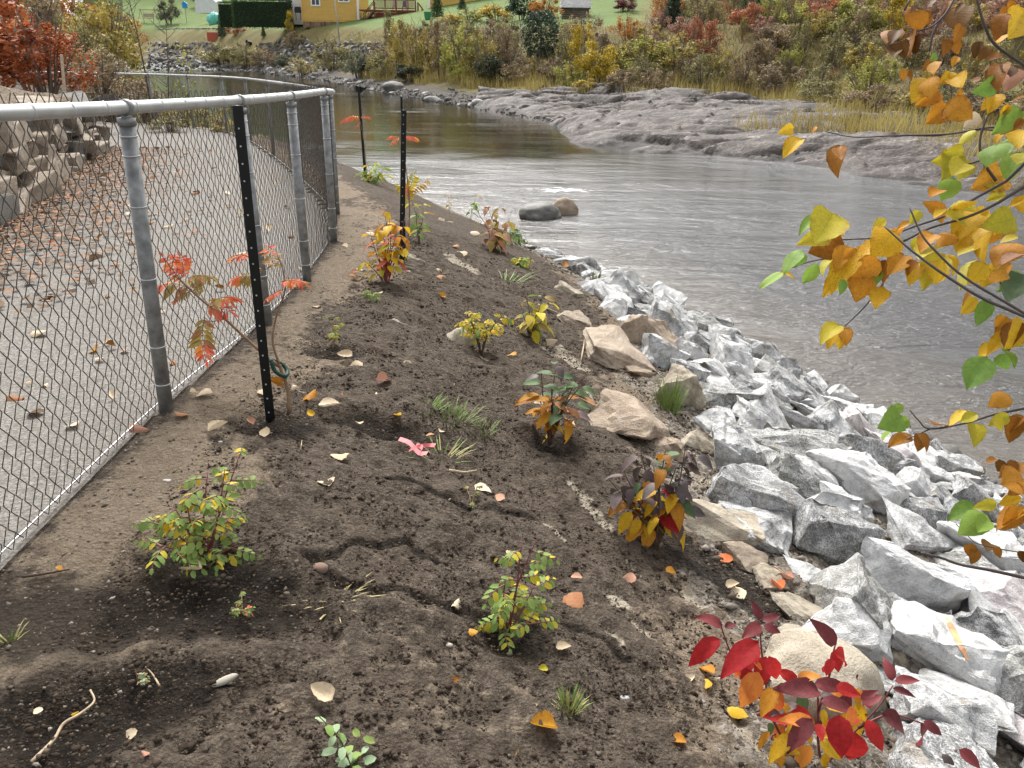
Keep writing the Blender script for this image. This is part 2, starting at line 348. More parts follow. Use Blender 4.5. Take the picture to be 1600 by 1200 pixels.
# ---- clods and grit lying on the soil: nobody could count them
rng = np.random.default_rng(7)
def scatter_blobs(name, n, rs, region, mat, power=1.6, seed=0, umin=.15, umax=2.9):
    rg = np.random.default_rng(seed)
    x0, x1, y0, y1 = region; Y = y0 + (y1 - y0) * rg.random(n * 3) ** power; X = x0 + (x1 - x0) * rg.random(n * 3)
    z, u, s, _ = near_fields(X, Y, False); k = (u > umin) & (u < umax) & (np.abs(X) < .72 * Y + .35); X, Y, z = X[k][:n], Y[k][:n], z[k][:n]; n = len(X)
    base = np.array([(1, 0, 0), (-.2, 1, 0), (-.9, -.2, .1), (.1, -1, 0), (.1, .1, .8), (0, 0, -.7)])
    tri = np.array([(0, 1, 4), (1, 2, 4), (2, 3, 4), (3, 0, 4), (1, 0, 5), (2, 1, 5), (3, 2, 5), (0, 3, 5)])
    r = rs[0] + (rs[1] - rs[0]) * rg.random(n) ** 3; a = rg.random(n) * 6.283
    v = base[None] * (1 + (rg.random((n, 6, 3)) - .5) * .9); v = v * r[:, None, None] * (.7 + .6 * rg.random((n, 1, 3)))
    c, s_ = np.cos(a)[:, None], np.sin(a)[:, None]
    vx = v[..., 0] * c - v[..., 1] * s_ + X[:, None]; vy = v[..., 0] * s_ + v[..., 1] * c + Y[:, None]; vz = v[..., 2] * .8 + z[:, None] + r[:, None] * .25
    co = np.stack([vx, vy, vz], -1).reshape(-1, 3); q = (tri[None] + 6 * np.arange(n)[:, None, None]).reshape(-1, 3)
    return tag(link(name, np_mesh(name, co, q, mat, None, True, dict(rnd=np.repeat(rg.random(n), 8)))), kind='stuff')
cm = Mat('clod_material'); cm.fin(cm.mix(cm.math('MULTIPLY', cm.noise(150, 3), .5), cm.ramp(cm.attr('rnd'), [(0, (.022, .016, .011)), (.6, (.06, .044, .032)), (.9, (.10, .077, .057)), (1, (.17, .14, .11))]), (.03, .022, .016)), .95, .1)
gm = Mat('grit_material'); gm.fin(gm.ramp(gm.attr('rnd'), [(0, (.07, .055, .04)), (.5, (.16, .13, .10)), (1, (.30, .27, .24))]), .9, .15)
scatter_blobs('soil_crumbs', 30000, (.003, .012), (-2.2, 3, .9, 8), cm.m, 1.7, 1, .3)
scatter_blobs('grit', 5000, (.003, .009), (-2.4, 1, .9, 9), gm.m, 1.5, 2, -.05, .5)
scatter_blobs('soil_crumbs', 60000, (.0022, .006), (-2.0, 2.6, .9, 6), cm.m, 1.9, 9, .25)
scatter_blobs('grit', 7000, (.006, .03), (-.5, 5, 1.4, 15), gm.m, 1.4, 3, 2.3, 5.2)

# ---- wide terrain under and beyond everything
tm = Mat('terrain_material'); P = tm.pos(); tn = tm.noise(.35, 5, P); tf = tm.noise(7, 5, P, .65)
lawn = tm.ramp(tm.math('ADD', tm.math('MULTIPLY', tn, .5), tm.math('MULTIPLY', tf, .5)), [(.3, (.085, .125, .042)), (.6, (.125, .17, .06)), (.8, (.17, .20, .085))])
rough = tm.ramp(tm.math('ADD', tm.math('MULTIPLY', tn, .4), tm.math('MULTIPLY', tf, .6)), [(.3, (.05, .045, .02)), (.5, (.13, .11, .045)), (.7, (.22, .17, .075))])
mudc = tm.ramp(tf, [(.3, (.035, .03, .025)), (.7, (.13, .12, .105))])
c = tm.mix(tm.attr('lawn'), rough, lawn); c = tm.mix(tm.attr('mud'), c, mudc); tm.fin(c, .95, .1); tm.bump(tf, .6, .12)
xs = np.concatenate([np.arange(-330, -60, 3), np.arange(-60, 60, .8), np.arange(60, 201, 3)]); ys = np.concatenate([np.arange(-30, 12, 2), np.arange(12, 115, .8), np.arange(115, 340, 3)])
X, Y = np.meshgrid(xs, ys); zn, un, sn = near_z(X, Y); zf, sf, tf_ = far_z(X, Y)
z = np.maximum(zn - .16 - .25 * sstep(0, -2, sn), zf); lc = np.interp(tf_, _FI, LCR)
z = z + (fbm(X / 2.5, Y / 2.5, 3, 3) - .5) * .5 * sstep(0, 4, sf) * sstep(lc + 6, lc, sf)
wob = (fbm(X / 5, Y / 5, 6, 3) - .5) * 6
lawnm = sstep(-1, 1.5, sf - lc + .2 * wob) * sstep(12.5, 9, X + wob * .3 - (Y - 78) * .16)
mud = np.where((sf < 2.5) | (sn > -8) & (sn < 0), 1.0, 0) * (sf < 2.5) * (sf > -60)
shm = (sf > .2) & (sf < np.interp(tf_, _FI, SHW) + 1.5) & (X > -2.1) & (Y < 56); z = z - .7 * shm
hole = (X > -16.4) & (X < 7.4) & (Y > -5.4) & (Y < 24.4) & (sn > .5)
tag(link('terrain', grid_mesh('terrain', X, Y, z, ~hole, dict(lawn=lawnm, mud=mud), tm.m)), kind='structure')

# ---- the river
wm = Mat('river_material'); P = wm.pos()
big = wm.noise(.22, 2, wm.scaled(P, (.7, 1.0, 1)))
fl = wm.scaled(P, (1.0, 1.5, 1), (0, 0, R(18)))
r1 = wm.noise(3.0, 4, fl, .6, .6); r2 = wm.noise(10.0, 4, wm.scaled(P, (.75, 1.6, 1), (0, 0, R(12))), .62, .8)
calm = wm.ramp(wm.math('ADD', wm.attr('calm'), wm.math('MULTIPLY', wm.math('SUBTRACT', big, .5), 1.3)), [(.1, 1.0), (.45, .5), (.8, .12), (1.0, .07)])
r3 = wm.noise(1.1, 3, wm.scaled(P, (.55, 1.5, 1), (0, 0, R(20))), .5, 1.2); pat = wm.ramp(wm.noise(.55, 3, wm.scaled(P, (.5, 1.4, 1), (0, 0, R(20))), .55, .8), [(.36, .45), (.62, 1.2)])
h = wm.math('MULTIPLY', wm.math('MULTIPLY', wm.math('ADD', wm.math('MULTIPLY', r3, .6), wm.math('ADD', wm.math('MULTIPLY', r1, .75), wm.math('MULTIPLY', r2, .38))), calm), pat)
ripl = wm.ramp(wm.math('ADD', wm.attr('foam'), wm.math('MULTIPLY', wm.math('SUBTRACT', r1, .5), 1.5)), [(.48, 0.0), (.72, .9)])
bed = wm.mix(wm.attr('shoal'), wm.mix(wm.ramp(wm.attr('calm'), [(.05, 0.0), (.6, 1.0)]), (.064, .066, .069), (.020, .0165, .011)), (.11, .10, .09))  # reflections put in the colour: pale sky on flow, dark trees over deep pool
wm.fin(wm.mix(ripl, bed, (.72, .73, .74)), wm.math('ADD', .045, wm.math('MULTIPLY', ripl, .5)), .5); wm.b.inputs['IOR'].default_value = 1.33
wm.bump(h, 1.0, .085)
xs = np.concatenate([np.arange(-330, -20, 2.5), np.arange(-20, 30, .25), np.arange(30, 150, 2.5)]); ys = np.concatenate([np.arange(-40, 4, 1), np.arange(4, 50, .25), np.arange(50, 300, 2.5)])
X, Y = np.meshgrid(xs, ys); _, sn2 = None, None
zn, un, sn = near_z(X, Y); zf, sf, _ = far_z(X, Y)
PX = 800 + FPX * X / np.maximum(Y, 1)
calmf = sstep(15, 34, Y) * sstep(12, 1, X) * sstep(120, 85, Y)
shoal = sstep(-2.8, -.2, sn) * .9 * (Y < 24) + .4 * sstep(-1.5, 0, sf)
_fo = on_z(885, 297, WATER); foam = .72 * np.exp(-(((X - _fo.x) / 1.15) ** 2 + ((Y - _fo.y) / .5) ** 2))
_fo = on_z(815, 318, WATER); foam = foam + .34 * np.exp(-(((X - _fo.x) / .9) ** 2 + ((Y - _fo.y) / .2) ** 2))
foam = foam + .45 * sstep(75, 100, Y) * sstep(-30, -42, X) + .3 * np.exp(-((sf + .25) / .22) ** 2) * (X > 6)
for px, py, wx, wy, a in ((1440, 515, .5, .1, .42), (1400, 700, .3, .12, .1), (905, 330, .3, .1, .5), (1000, 250, 1.6, .25, .3)):
    q = on_z(px, py, WATER); foam = foam + a * np.exp(-(((X - q.x) / wx) ** 2 + ((Y - q.y) / wy) ** 2))
Z = np.full(X.shape, WATER)
keep = (sn < 3) & (sf < 4)
tag(link('river', grid_mesh('river', X, Y, Z, keep, dict(calm=calmf, foam=foam, shoal=shoal), wm.m)), kind='structure')

# ---- bedrock shelf on the far shore
rk = Mat('bedrock_material'); P = rk.pos()
st = rk.scaled(P, (1.0, 1.0, 2.2), (R(12), 0, R(-24))); la = rk.noise(1.3, 6, rk.scaled(st, (.35, 1.7, 1)), .62, .4); lb = rk.noise(9, 5, rk.scaled(st, (.4, 1.6, 1)), .65)
rc = rk.ramp(rk.math('ADD', rk.math('MULTIPLY', la, .55), rk.math('MULTIPLY', lb, .45)), [(.41, (.012, .0095, .008)), (.46, (.036, .0285, .0245)), (.51, (.068, .054, .047)), (.57, (.115, .094, .083)), (.65, (.26, .232, .21))])
rc = rk.mix(rk.ramp(rk.noise(.9, 3, P), [(.5, 0.0), (.7, .5)]), rc, (.085, .066, .06)); rc = rk.mix(rk.math('MULTIPLY', rk.attr('crevice_shade'), .85), rc, (.014, .013, .011))  # shade of cracks and ledge drops painted into the rock colour
rc = rk.mix(rk.ramp(rk.math('SUBTRACT', rk.n('SeparateXYZ', {0: P}).outputs[2], WATER), [(.0, 0.75), (.12, 0.0)]), rc, (.035, .032, .03))
rk.fin(rc, .75, .3); rk.bump(rk.math('ADD', la, rk.math('MULTIPLY', lb, .5)), .5, .08)
X, Y = np.meshgrid(np.arange(-2.5, 27, .1), np.arange(14, 58, .1)); zf, sf, tf_ = far_z(X, Y)
sw = np.interp(tf_, _FI, SHW)
a, b = X * math.cos(R(-24)) + Y * math.sin(R(-24)), -X * math.sin(R(-24)) + Y * math.cos(R(-24))
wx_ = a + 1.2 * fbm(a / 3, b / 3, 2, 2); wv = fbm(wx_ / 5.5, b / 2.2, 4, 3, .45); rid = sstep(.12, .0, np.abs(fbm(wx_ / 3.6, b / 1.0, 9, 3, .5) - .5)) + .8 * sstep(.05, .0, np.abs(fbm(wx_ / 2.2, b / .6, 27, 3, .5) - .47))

def saw(q): f = q - np.floor(q); return np.where(f < .86, f / .86, (1 - f) / .14)
brkk = np.floor(a / 1.9 + 1.5 * vn(b / 2, a / 6, 3)); ph = _h(brkk, brkk * 0, 5)
hh = (wv - .5) * 1.1 + .46 * (saw(b / 2.3 + 1.3 * fbm(a / 5, b / 5, 14, 2) + .35 * ph) - .5) + .10 * (saw(b / .8 + 1.6 * fbm(a / 3, b / 3, 15, 2) + .6 * ph) - .5) + (fbm(wx_ / 1.2, b / .5, 5, 2) - .5) * .10; stp = .11; hq = np.floor(hh / stp) * stp + stp * sstep(.6, 1.0, hh / stp - np.floor(hh / stp))
fade = sstep(-1.6, 1.5, sf) * sstep(sw + 2.5, sw - .5, sf)
Z = zf + .1 + (hq * .2 + .58 * hh + .12 - .26 * rid * sstep(.3, .55, fbm(a / 4, b / 4, 33, 2)) + (fbm(X / .3, Y / .3, 6, 3) - .5) * .025) * fade - .45 * sstep(.2, -1.8, sf + (fbm(X / 1.5, Y / 1.5, 17, 3) - .5) * 2.6) - .5 * sstep(sw, sw + 3, sf)
keep = (sf > -2) & (sf < sw + 3) & (Y < 57)
tag(link('bedrock_shelf', grid_mesh('bedrock_shelf', X, Y, Z, keep, dict(crevice_shade=np.clip(rid * sstep(.3, .55, fbm(a / 4, b / 4, 33, 2)) + .9 * sstep(.80, .9, b / 2.3 + 1.3 * fbm(a / 5, b / 5, 14, 2) + .35 * ph - np.floor(b / 2.3 + 1.3 * fbm(a / 5, b / 5, 14, 2) + .35 * ph)), 0, 1)), rk.m)), kind='structure')
# ================================================================== CHAIN LINK FENCE
galv = plain('galvanised_steel', (.23, .235, .235), .55, .4, .55, .35, 22)
rail_m = plain('bright_galvanised_steel', (.50, .51, .515), .48, .5, .55, .15, 9)
wire_m = plain('weathered_wire', (.085, .072, .060), .6, .35, .2, .35, 30)
tie_m = plain('tie_wire', (.55, .56, .57), .4, .5, .6, .1, 30)
def at_y(px, py, y): r = ray(px, py); return EYE + r * (y / r.y)
posts = []
for (t, b) in POST_PX:
    B = hit(*b); B.z -= .02; posts.append((B, at_y(t[0], t[1], B.y)))
for (x, y) in FAR_B: posts.append((Vector((x, y, ZF(y) - .02)), Vector((x, y, ZF(y) + 1.22))))
first = posts[0]
_r = ray(-350, 192); _t = EYE + _r * (-1.5 / _r.x); posts = [(Vector((-1.5, _t.y, ZF(_t.y) - .02)), _t)] + posts; print('first post', _t)
fence = thing('chain_link_fence', (posts[1][0].x, posts[1][0].y, posts[1][0].z), 'galvanised chain link fence curving along the gravel path beside the river', 'fence')
def catmull(pts, n):
    out = []; P_ = [2 * pts[0] - pts[1]] + pts + [2 * pts[-1] - pts[-2]]
    for i in range(len(pts) - 1):
        a, b, c, d = P_[i:i + 4]
        for k in range(n):
            t = k / n; out.append(.5 * ((2 * b) + (c - a) * t + (2 * a - 5 * b + 4 * c - d) * t * t + (3 * b - a - 3 * c + d) * t ** 3))
    return out + [pts[-1]]
top = catmull([p[1] for p in posts], 12); bot = catmull([p[0] for p in posts], 12)
def arc(line):
    l = [0.0]
    for a, b in zip(line, line[1:]): l.append(l[-1] + (b - a).length)
    return l
La = arc(bot); bot_np = np.array([tuple(p) for p in bot]); top_np = np.array([tuple(p) for p in top])
def along(line, L): return np.stack([np.interp(L, La, line[:, k]) for k in range(3)], -1)
MB().tube(top, .0245, 10).build('top_rail', rail_m, fence, True)
for i, (b, t) in enumerate(posts):
    near = i <= 5
    d = (t - b).normalized(); tt = t - d * .055
    p = MB().tube([b - d * .15, tt], .030, 14 if near else 8).build('post', galv, fence, True)
    k = MB().tube([tt - d * .01, tt + d * .018], .0335, 12).tube([tt + d * .012, tt + d * .03], .019, 8)
    a0, a1 = Vector(along(top_np, np.array([La[i * 12] - .016]))[0]), Vector(along(top_np, np.array([La[i * 12] + .016]))[0])
    k.tube([a0, a1], .031, 12); k.build('post_cap', galv, p, True)
    if near:
        for hf in (.12, .26, .5, .74, .9, .96):
            c = b + (tt - b) * hf; MB().tube([c - d * .002, c + d * .002], .0335, 12).build('tie', tie_m, p, True)
m = MB()
for q in np.arange(.2, La[-1], .23):
    a0 = Vector(along(top_np, np.array([q]))[0]); a1 = Vector(along(top_np, np.array([q + .005]))[0])
    if a0.y < 12: MB().tube([a0, a1], .0272, 10).build('tie', tie_m, fence, True)
# woven wires: each runs up the fence in a zigzag and hooks its neighbour at every bend
pt = .0355; nz = 35
def wires(l0, l1, r, nm):
    ks = np.arange(int(l0 / pt), int(l1 / pt)); V = []; F = []
    js = np.arange(nz + 1); ang = np.array([0, 2.094, 4.189])
    K, J = np.meshgrid(ks, js, indexing='ij'); odd = (J + K) & 1
    l = (K + odd * 1.04 - .02) * pt
    A = along(bot_np, l.ravel()).reshape(l.shape + (3,)); B = along(top_np, l.ravel()).reshape(l.shape + (3,))
    h = (J / nz * 1.02 + .022)[..., None]; Pt = A + (B - A) * h
    A2 = along(bot_np, (l + .03).ravel()).reshape(l.shape + (3,)); tg = A2 - A; tg /= np.linalg.norm(tg, axis=-1, keepdims=True)
    nrm = np.stack([-tg[..., 1], tg[..., 0], 0 * tg[..., 0]], -1)          # to the path side
    Pt = Pt + nrm * (.036 + np.where(odd, .003, -.003)[..., None])
    Pt = Pt + (np.random.default_rng(3).random(Pt.shape) - .5) * .004
    sd_ = np.where(odd, -1.0, 1.0)[..., None]
    d2 = tg * .7 - 0; e1 = nrm; e2 = np.cross(tg, nrm)
    ring = Pt[..., None, :] + r * (np.cos(ang)[:, None] * e1[..., None, :] + np.sin(ang)[:, None] * (.8 * tg + .6 * e2)[..., None, :])
    nk = len(ks); co = ring.reshape(-1, 3); idx = np.arange(nk * (nz + 1) * 3).reshape(nk, nz + 1, 3)
    q = np.stack([idx[:, :-1], np.roll(idx, -1, 2)[:, :-1], np.roll(idx, -1, 2)[:, 1:], idx[:, 1:]], -1).reshape(-1, 4)
    return tag(link(nm, np_mesh(nm, co, q, wire_m, None, False), fence), kind='stuff')
wires(.0, 11.5, .0023, 'wire_mesh'); wires(11.5, La[-1], .0013, 'wire_mesh')
tw = along(bot_np, np.arange(0, La[-1], .2)); up = along(top_np, np.arange(0, La[-1], .2)); tw = tw + (up - tw) * .035
tg = np.gradient(tw, axis=0); tg /= np.linalg.norm(tg, axis=1, keepdims=True); tw = tw + np.stack([-tg[:, 1], tg[:, 0], 0 * tg[:, 0]], -1) * .042
MB().tube([Vector(p) for p in tw], .0032, 5).build('tension_wire', tie_m, fence, True)

# ================================================================== ROCKS
def rock_data(name, seed, n=12, dims=(1, 1, 1), cuts=2, rough=.05, mats=None, roundness=0.0, sharp=.008):
    rd = random.Random(seed); bm = bmesh.new()
    for i in range(n):
        v = Vector((rd.uniform(-1, 1), rd.uniform(-1, 1), rd.uniform(-1, 1)))
        v = v / max(abs(v.x), abs(v.y), abs(v.z)) if rd.random() < .55 else v.normalized() * 1.05
        bm.verts.new((v.x * dims[0], v.y * dims[1], v.z * dims[2]))
    r = bmesh.ops.convex_hull(bm, input=bm.verts)
    bmesh.ops.delete(bm, geom=[g for g in r['geom_interior'] if isinstance(g, bmesh.types.BMVert)], context='VERTS')
    bmesh.ops.dissolve_limit(bm, angle_limit=R(14), verts=bm.verts, edges=bm.edges)
    if sharp: bmesh.ops.bevel(bm, geom=list(bm.edges), offset=sharp * 2.2, segments=1, affect='EDGES', profile=.6, clamp_overlap=True)
    bmesh.ops.triangulate(bm, faces=bm.faces)
    for k in range(cuts):
        es = [e for e in bm.edges if e.calc_length() > (.42 if k == 0 else .2 if k == 1 else .1)]
        bmesh.ops.subdivide_edges(bm, edges=es, cuts=1, use_grid_fill=True); bmesh.ops.triangulate(bm, faces=bm.faces)
    bm.normal_update(); o = Vector((seed * 3.7, seed * 1.3, 0))
    for v in bm.verts:
        p = v.co; d = mn.fractal(p * 1.6 + o, 1.0, 2.0, 4) * rough + mn.noise(p * 7 + o) * rough * .35 + mn.noise(p * 17 + o) * rough * .15
        st = (mn.cell(Vector((p.z * 3.2 + p.x * .8 + seed, 1, 2))) - .5) * rough * .5
        v.co = p + v.normal * (d * .8 + st * 1.3)
    me = bpy.data.meshes.new(name); bm.to_mesh(me); bm.free(); me.materials.append(mats); return me
def cobble_data(name, seed, dims, sub, rough, mt):
    bm = bmesh.new(); bmesh.ops.create_icosphere(bm, subdivisions=sub, radius=1); o = Vector((seed * 2.3, seed * 5.1, 1))
    for v in bm.verts:
        p = v.co.copy(); f = 1 + mn.fractal(p * .9 + o, 1, 2, 3) * rough * 1.6 + mn.noise(p * 3.5 + o) * rough * .25
        v.co = Vector((p.x * dims[0], p.y * dims[1], p.z * dims[2])) * f
    for f in bm.faces: f.smooth = True
    me = bpy.data.meshes.new(name); bm.to_mesh(me); bm.free(); me.materials.append(mt); return me
def stone_mat(name, stops, vein, stain, vs_=1.0, rough=.82, lich=None, tint=.1):
    m = Mat(name); v = m.obj()
    a = m.noise(1.5 * vs_, 6, v, .62, .5); b = m.noise(16 * vs_, 4, v, .65)
    w_ = m.noise(2.4 * vs_, 5, m.scaled(v, (1, .55, 1.7), (.4, .3, .6)), .62, 1.6); x_ = m.noise(6.5 * vs_, 4, m.scaled(v, (1.2, 1, .5), (.9, .2, .1)), .6, 1.2)
    c = m.ramp(m.math('ADD', m.math('ADD', m.math('MULTIPLY', a, .62), m.math('MULTIPLY', b, .38)), m.math('MULTIPLY', m.math('SUBTRACT', m.rnd, .5), tint)), stops)
    def line(f, wd): return m.ramp(m.math('ABSOLUTE', m.math('SUBTRACT', f, .5)), [(0.0, 1.0), (wd, 0.0)])
    if vein: c = m.mix(m.math('MULTIPLY', m.math('MAXIMUM', line(w_, .018), m.math('MULTIPLY', line(x_, .03), .6)), m.ramp(a, [(.35, .35), (.6, .95)])), c, vein)
    if stain: c = m.mix(m.ramp(m.noise(1.1 * vs_, 3, v), [(.58, 0.0), (.74, .8)]), c, stain)
    if lich: c = m.mix(m.ramp(b, [(.56, 0.0), (.7, .6)]), c, lich)
    c = m.mix(m.ramp(m.rnd, [(0, 0.0), (1, .22)]), c, (.2, .19, .17))
    m.fin(c, rough, .3); m.bump(m.math('ADD', m.math('MULTIPLY', a, .6), m.math('ADD', m.math('MULTIPLY', b, .45), m.math('MULTIPLY', x_, .3))), .65, .03); return m.m
GREY = stone_mat('pale_veined_stone', [(.36, (.11, .112, .112)), (.45, (.27, .272, .272)), (.53, (.44, .442, .442)), (.66, (.62, .62, .615))], (.82, .82, .81), (.30, .262, .205), 1.7, .85, (.30, .275, .235), .28)
GREYD = stone_mat('grey_green_veined_stone', [(.36, (.085, .088, .08)), (.5, (.21, .21, .195)), (.62, (.38, .38, .37)), (.74, (.6, .6, .59))], (.75, .75, .75), (.3, .27, .2), 1.6)
TAN = stone_mat('tan_stone', [(.34, (.17, .125, .085)), (.5, (.31, .24, .175)), (.68, (.45, .37, .285))], None, (.36, .32, .27), 1.4, .9)
CREAM = stone_mat('cream_boulder_stone', [(.34, (.22, .185, .135)), (.5, (.40, .345, .265)), (.68, (.52, .47, .38))], None, (.13, .10, .07), 1.6, .92, (.12, .095, .07))
COBB = stone_mat('wet_cobble_stone', [(.34, (.035, .033, .030)), (.5, (.095, .09, .082)), (.7, (.21, .20, .185))], None, None, 1.5, .55)
FARST = stone_mat('far_bank_stone', [(.34, (.06, .056, .052)), (.5, (.20, .19, .18)), (.66, (.37, .36, .345))], None, (.23, .19, .155), .8, .82, None, .25)
REDST = stone_mat('pinkish_slab_stone', [(.34, (.30, .26, .255)), (.5, (.47, .43, .425)), (.66, (.64, .6, .6))], (.8, .78, .78), None, 2.0)
ROCKS = [rock_data('riprap_stone', 10 + i, 13 + i % 9, (1, .75 + .25 * (i % 3) / 2, .42 + .14 * (i % 4)), 3, .095, GREY) for i in range(26)]
def put_rock(me, name, loc, size, rot, mat=None, label=None, cat='stone', group=None):
    mw = Matrix.Translation(loc) @ rot.to_matrix().to_4x4() @ Matrix.Diagonal((size[0], size[1], size[2], 1))
    o = link(name, me, None, mw, mat); return tag(o, label, cat, group)
from mathutils import Euler
rd = random.Random(5)
placed = []                                                   # (x, y, r)
SLOPE = R(22)
def rot_rand(tilt=.35, yaw=None): return Euler((rd.uniform(-tilt, tilt), SLOPE + rd.uniform(-tilt, tilt), rd.uniform(0, 6.28) if yaw is None else yaw), 'ZYX')
RIP = 'broken stones of the riprap bank'
HAND = [  # px, py, width px, depth ratio, height ratio, mesh, material, name, label, tilt
 (1012, 528, 112, .8, .62, 3, TAN, 'riprap_stone', 'reddish tan angular block at the top edge of the riprap', .1),
 (945, 545, 130, .9, .4, 5, TAN, 'riprap_stone', 'long tan slab beside the reddish block above the riprap', .1),
 (1062, 618, 92, .8, .8, 7, CREAM, 'riprap_stone', 'tan upright rock behind the green grass tuft on the riprap', .1),
 (995, 668, 150, .9, .5, 9, TAN, 'riprap_stone', 'flat gravelly tan rock left of the grass tuft', .1),
 (1352, 958, 150, .85, .95, 2, GREYD, 'riprap_stone', 'stone with a dark grey face low in the right corner', .12),
 (1472, 1010, 185, .8, .9, 4, GREY, 'riprap_stone', 'white faced stone with an orange streak right of the dark faced stone', .2),
 (1420, 905, 240, .55, .5, 6, GREY, 'riprap_stone', 'long pale striped slab above the dark faced stone', .12),
 (1205, 785, 190, .75, .62, 8, GREY, 'riprap_stone', 'broad pale boulder just right of the purple leaved dogwood', .12),
 (1150, 715, 105, .9, .75, 11, GREY, 'riprap_stone', 'smooth grey stone touching the purple leaved dogwood', .1),
 (1225, 695, 175, .6, .6, 13, GREYD, 'riprap_stone', 'pale stone with a dark undercut front in mid slope', .12),
 (1300, 850, 140, .8, .65, 15, GREY, 'riprap_stone', 'pale stone with an orange leaf beside it in mid slope', .15),
 (1330, 750, 150, .7, .7, 17, GREY, 'riprap_stone', 'veined pale stone right of the second grass tuft', .15),
 (1570, 1070, 150, 1.0, .9, 19, GREYD, 'riprap_stone', 'grey stone cut by the right edge of the photo', .12),
 (1470, 1120, 170, .8, .8, 21, GREY, 'riprap_stone', 'grey stone behind the rightmost red dogwood leaves', .12),
 (1555, 945, 170, .7, .45, 23, REDST, 'riprap_stone', 'pinkish grey flat slab near the right edge', .1),
 (1430, 800, 110, .9, .8, 24, GREY, 'riprap_stone', 'square edged pale stone near the lower water line', .1),
 (1120, 815, 130, .8, .55, 25, CREAM, 'riprap_stone', 'rounded tan boulder half buried right of the purple leaved dogwood', .1),
 (1270, 905, 95, .8, .5, 1, GREY, 'riprap_stone', 'small flat grey stone at the soil edge above the dark faced stone', .1),
 (1000, 580, 60, .8, .5, 12, TAN, 'riprap_stone', 'brown layered rock below the reddish tan block', .1),
 (958, 482, 75, .9, .7, 14, GREY, 'riprap_stone', 'white stone at the upper end of the riprap', .1),
 (900, 500, 62, .9, .5, 20, TAN, 'riprap_stone', 'small tan rock half buried left of the long tan slab', .1),
 (1092, 692, 66, .9, .55, 18, CREAM, 'riprap_stone', 'cream rock half buried above the smooth grey stone', .1),
 (1165, 872, 84, .9, .4, 10, TAN, 'riprap_stone', 'low tan rock half buried under the rounded tan boulder', .1),
 (1205, 905, 64, .9, .5, 22, CREAM, 'riprap_stone', 'small cream rock beside the pile of fallen leaves', .1),
 (890, 455, 46, .9, .5, 6, CREAM, 'riprap_stone', 'small cream rock at the top of the riprap edge', .1),
 (1040, 700, 70, .9, .4, 19, TAN, 'riprap_stone', 'low tan rock directly behind the purple leaved dogwood', .1),
 (1255, 955, 110, .8, .4, 16, CREAM, 'riprap_stone', 'low tan rock left of the dark faced stone', .1),
]
for (px, py, wpx, dr, hr, k, mt, nm, lab, tl) in HAND:
    h = hit(px, py + wpx * hr * .25); d = (h - EYE).dot(FW); r = wpx * d / FPX / 2
    sx = r; z0 = h.z + r * hr * .28
    last = put_rock(ROCKS[k], nm, (h.x, h.y + r * dr * .3, z0), (r * 1.0, r * dr * 1.15, r * hr * 1.5), Euler((rd.uniform(-tl, tl), .32 + rd.uniform(-tl, tl), rd.uniform(-.5, .5)), 'ZYX'), mt, lab, 'stone', RIP)
    placed.append((h.x, h.y + r * dr * .3, r * .85)); STREAK = last if px == 1472 else (STREAK if px != 1012 else None)
from mathutils.bvhtree import BVHTree
_mw = STREAK.matrix_basis; _bv = BVHTree.FromPolygons([_mw @ v.co for v in STREAK.data.vertices], [tuple(p.vertices) for p in STREAK.data.polygons])
m = MB(); L_, R_ = [], []
for i in range(9):
    t = i / 8; cxp, cyp = 1478 + 34 * t, 965 + 66 * t; wp = 3.2 * math.sin(math.pi * (.12 + .8 * t)) + 1
    for lst, sg in ((L_, -1), (R_, 1)):
        q = _bv.ray_cast(EYE, ray(cxp + sg * wp, cyp - sg * wp * .5).normalized())
        if q[0] is not None: lst.append(q[0] + q[1] * .004)
n = min(len(L_), len(R_))
if n > 2: m.add(L_[:n] + R_[:n], [(i, i + 1, n + i + 1, n + i) for i in range(n - 1)]); m.build('orange_streak', plain('orange_mineral_streak', (.55, .30, .16), .9, .1, 0, .3, 30), STREAK)
# the rounded cream boulder and the egg stone by the red dogwood
for (px, py, wpx, dims, lab) in ((1292, 1085, 222, (1, .8, .6), 'large rounded cream boulder behind the red dogwood'), (1402, 1038, 42, (.8, .8, 1), 'small egg shaped cream stone at the end of the cream boulder'), (1240, 1000, 60, (1, .8, .6), 'small cream stone above the cream boulder'), (720, 532, 46, (1, .9, .75), 'half buried cream rock left of the yellow spirea')):
    h = hit(px, py); d = (h - EYE).dot(FW); r = wpx * d / FPX / 2
    put_rock(cobble_data('boulder', px, dims, 4 if wpx > 100 else 3, .2, CREAM), 'boulder', (h.x, h.y + r * .25, h.z + r * .02), (r, r, r), Euler((0, .25, .2)), None, lab, 'boulder')
    if px > 1200: placed.append((h.x, h.y, r * .9))
cands = []
for k in range(9000):
    y = 1.0 + 12.0 * rd.random() ** 1.3; x = rd.uniform(-1.5, 5.2); cands.append((x, y))
cx, cy = np.array([c[0] for c in cands]), np.array([c[1] for c in cands])
cz, cu, cs = near_z(cx, cy); edge_n = (fbm(cx / .7, cy / .7, 44, 3) - .5) * .5
ok = (cu > 2.6 + edge_n * .7 + .0 * cy + .5 * sstep(2.6, 1.2, cy)) & (cs > -.12) & (np.abs(cx) < .74 * cy + .9)
cands = [(float(cx[i]), float(cy[i]), float(cz[i]), float(cs[i])) for i in np.nonzero(ok)[0]]
cnt = 0
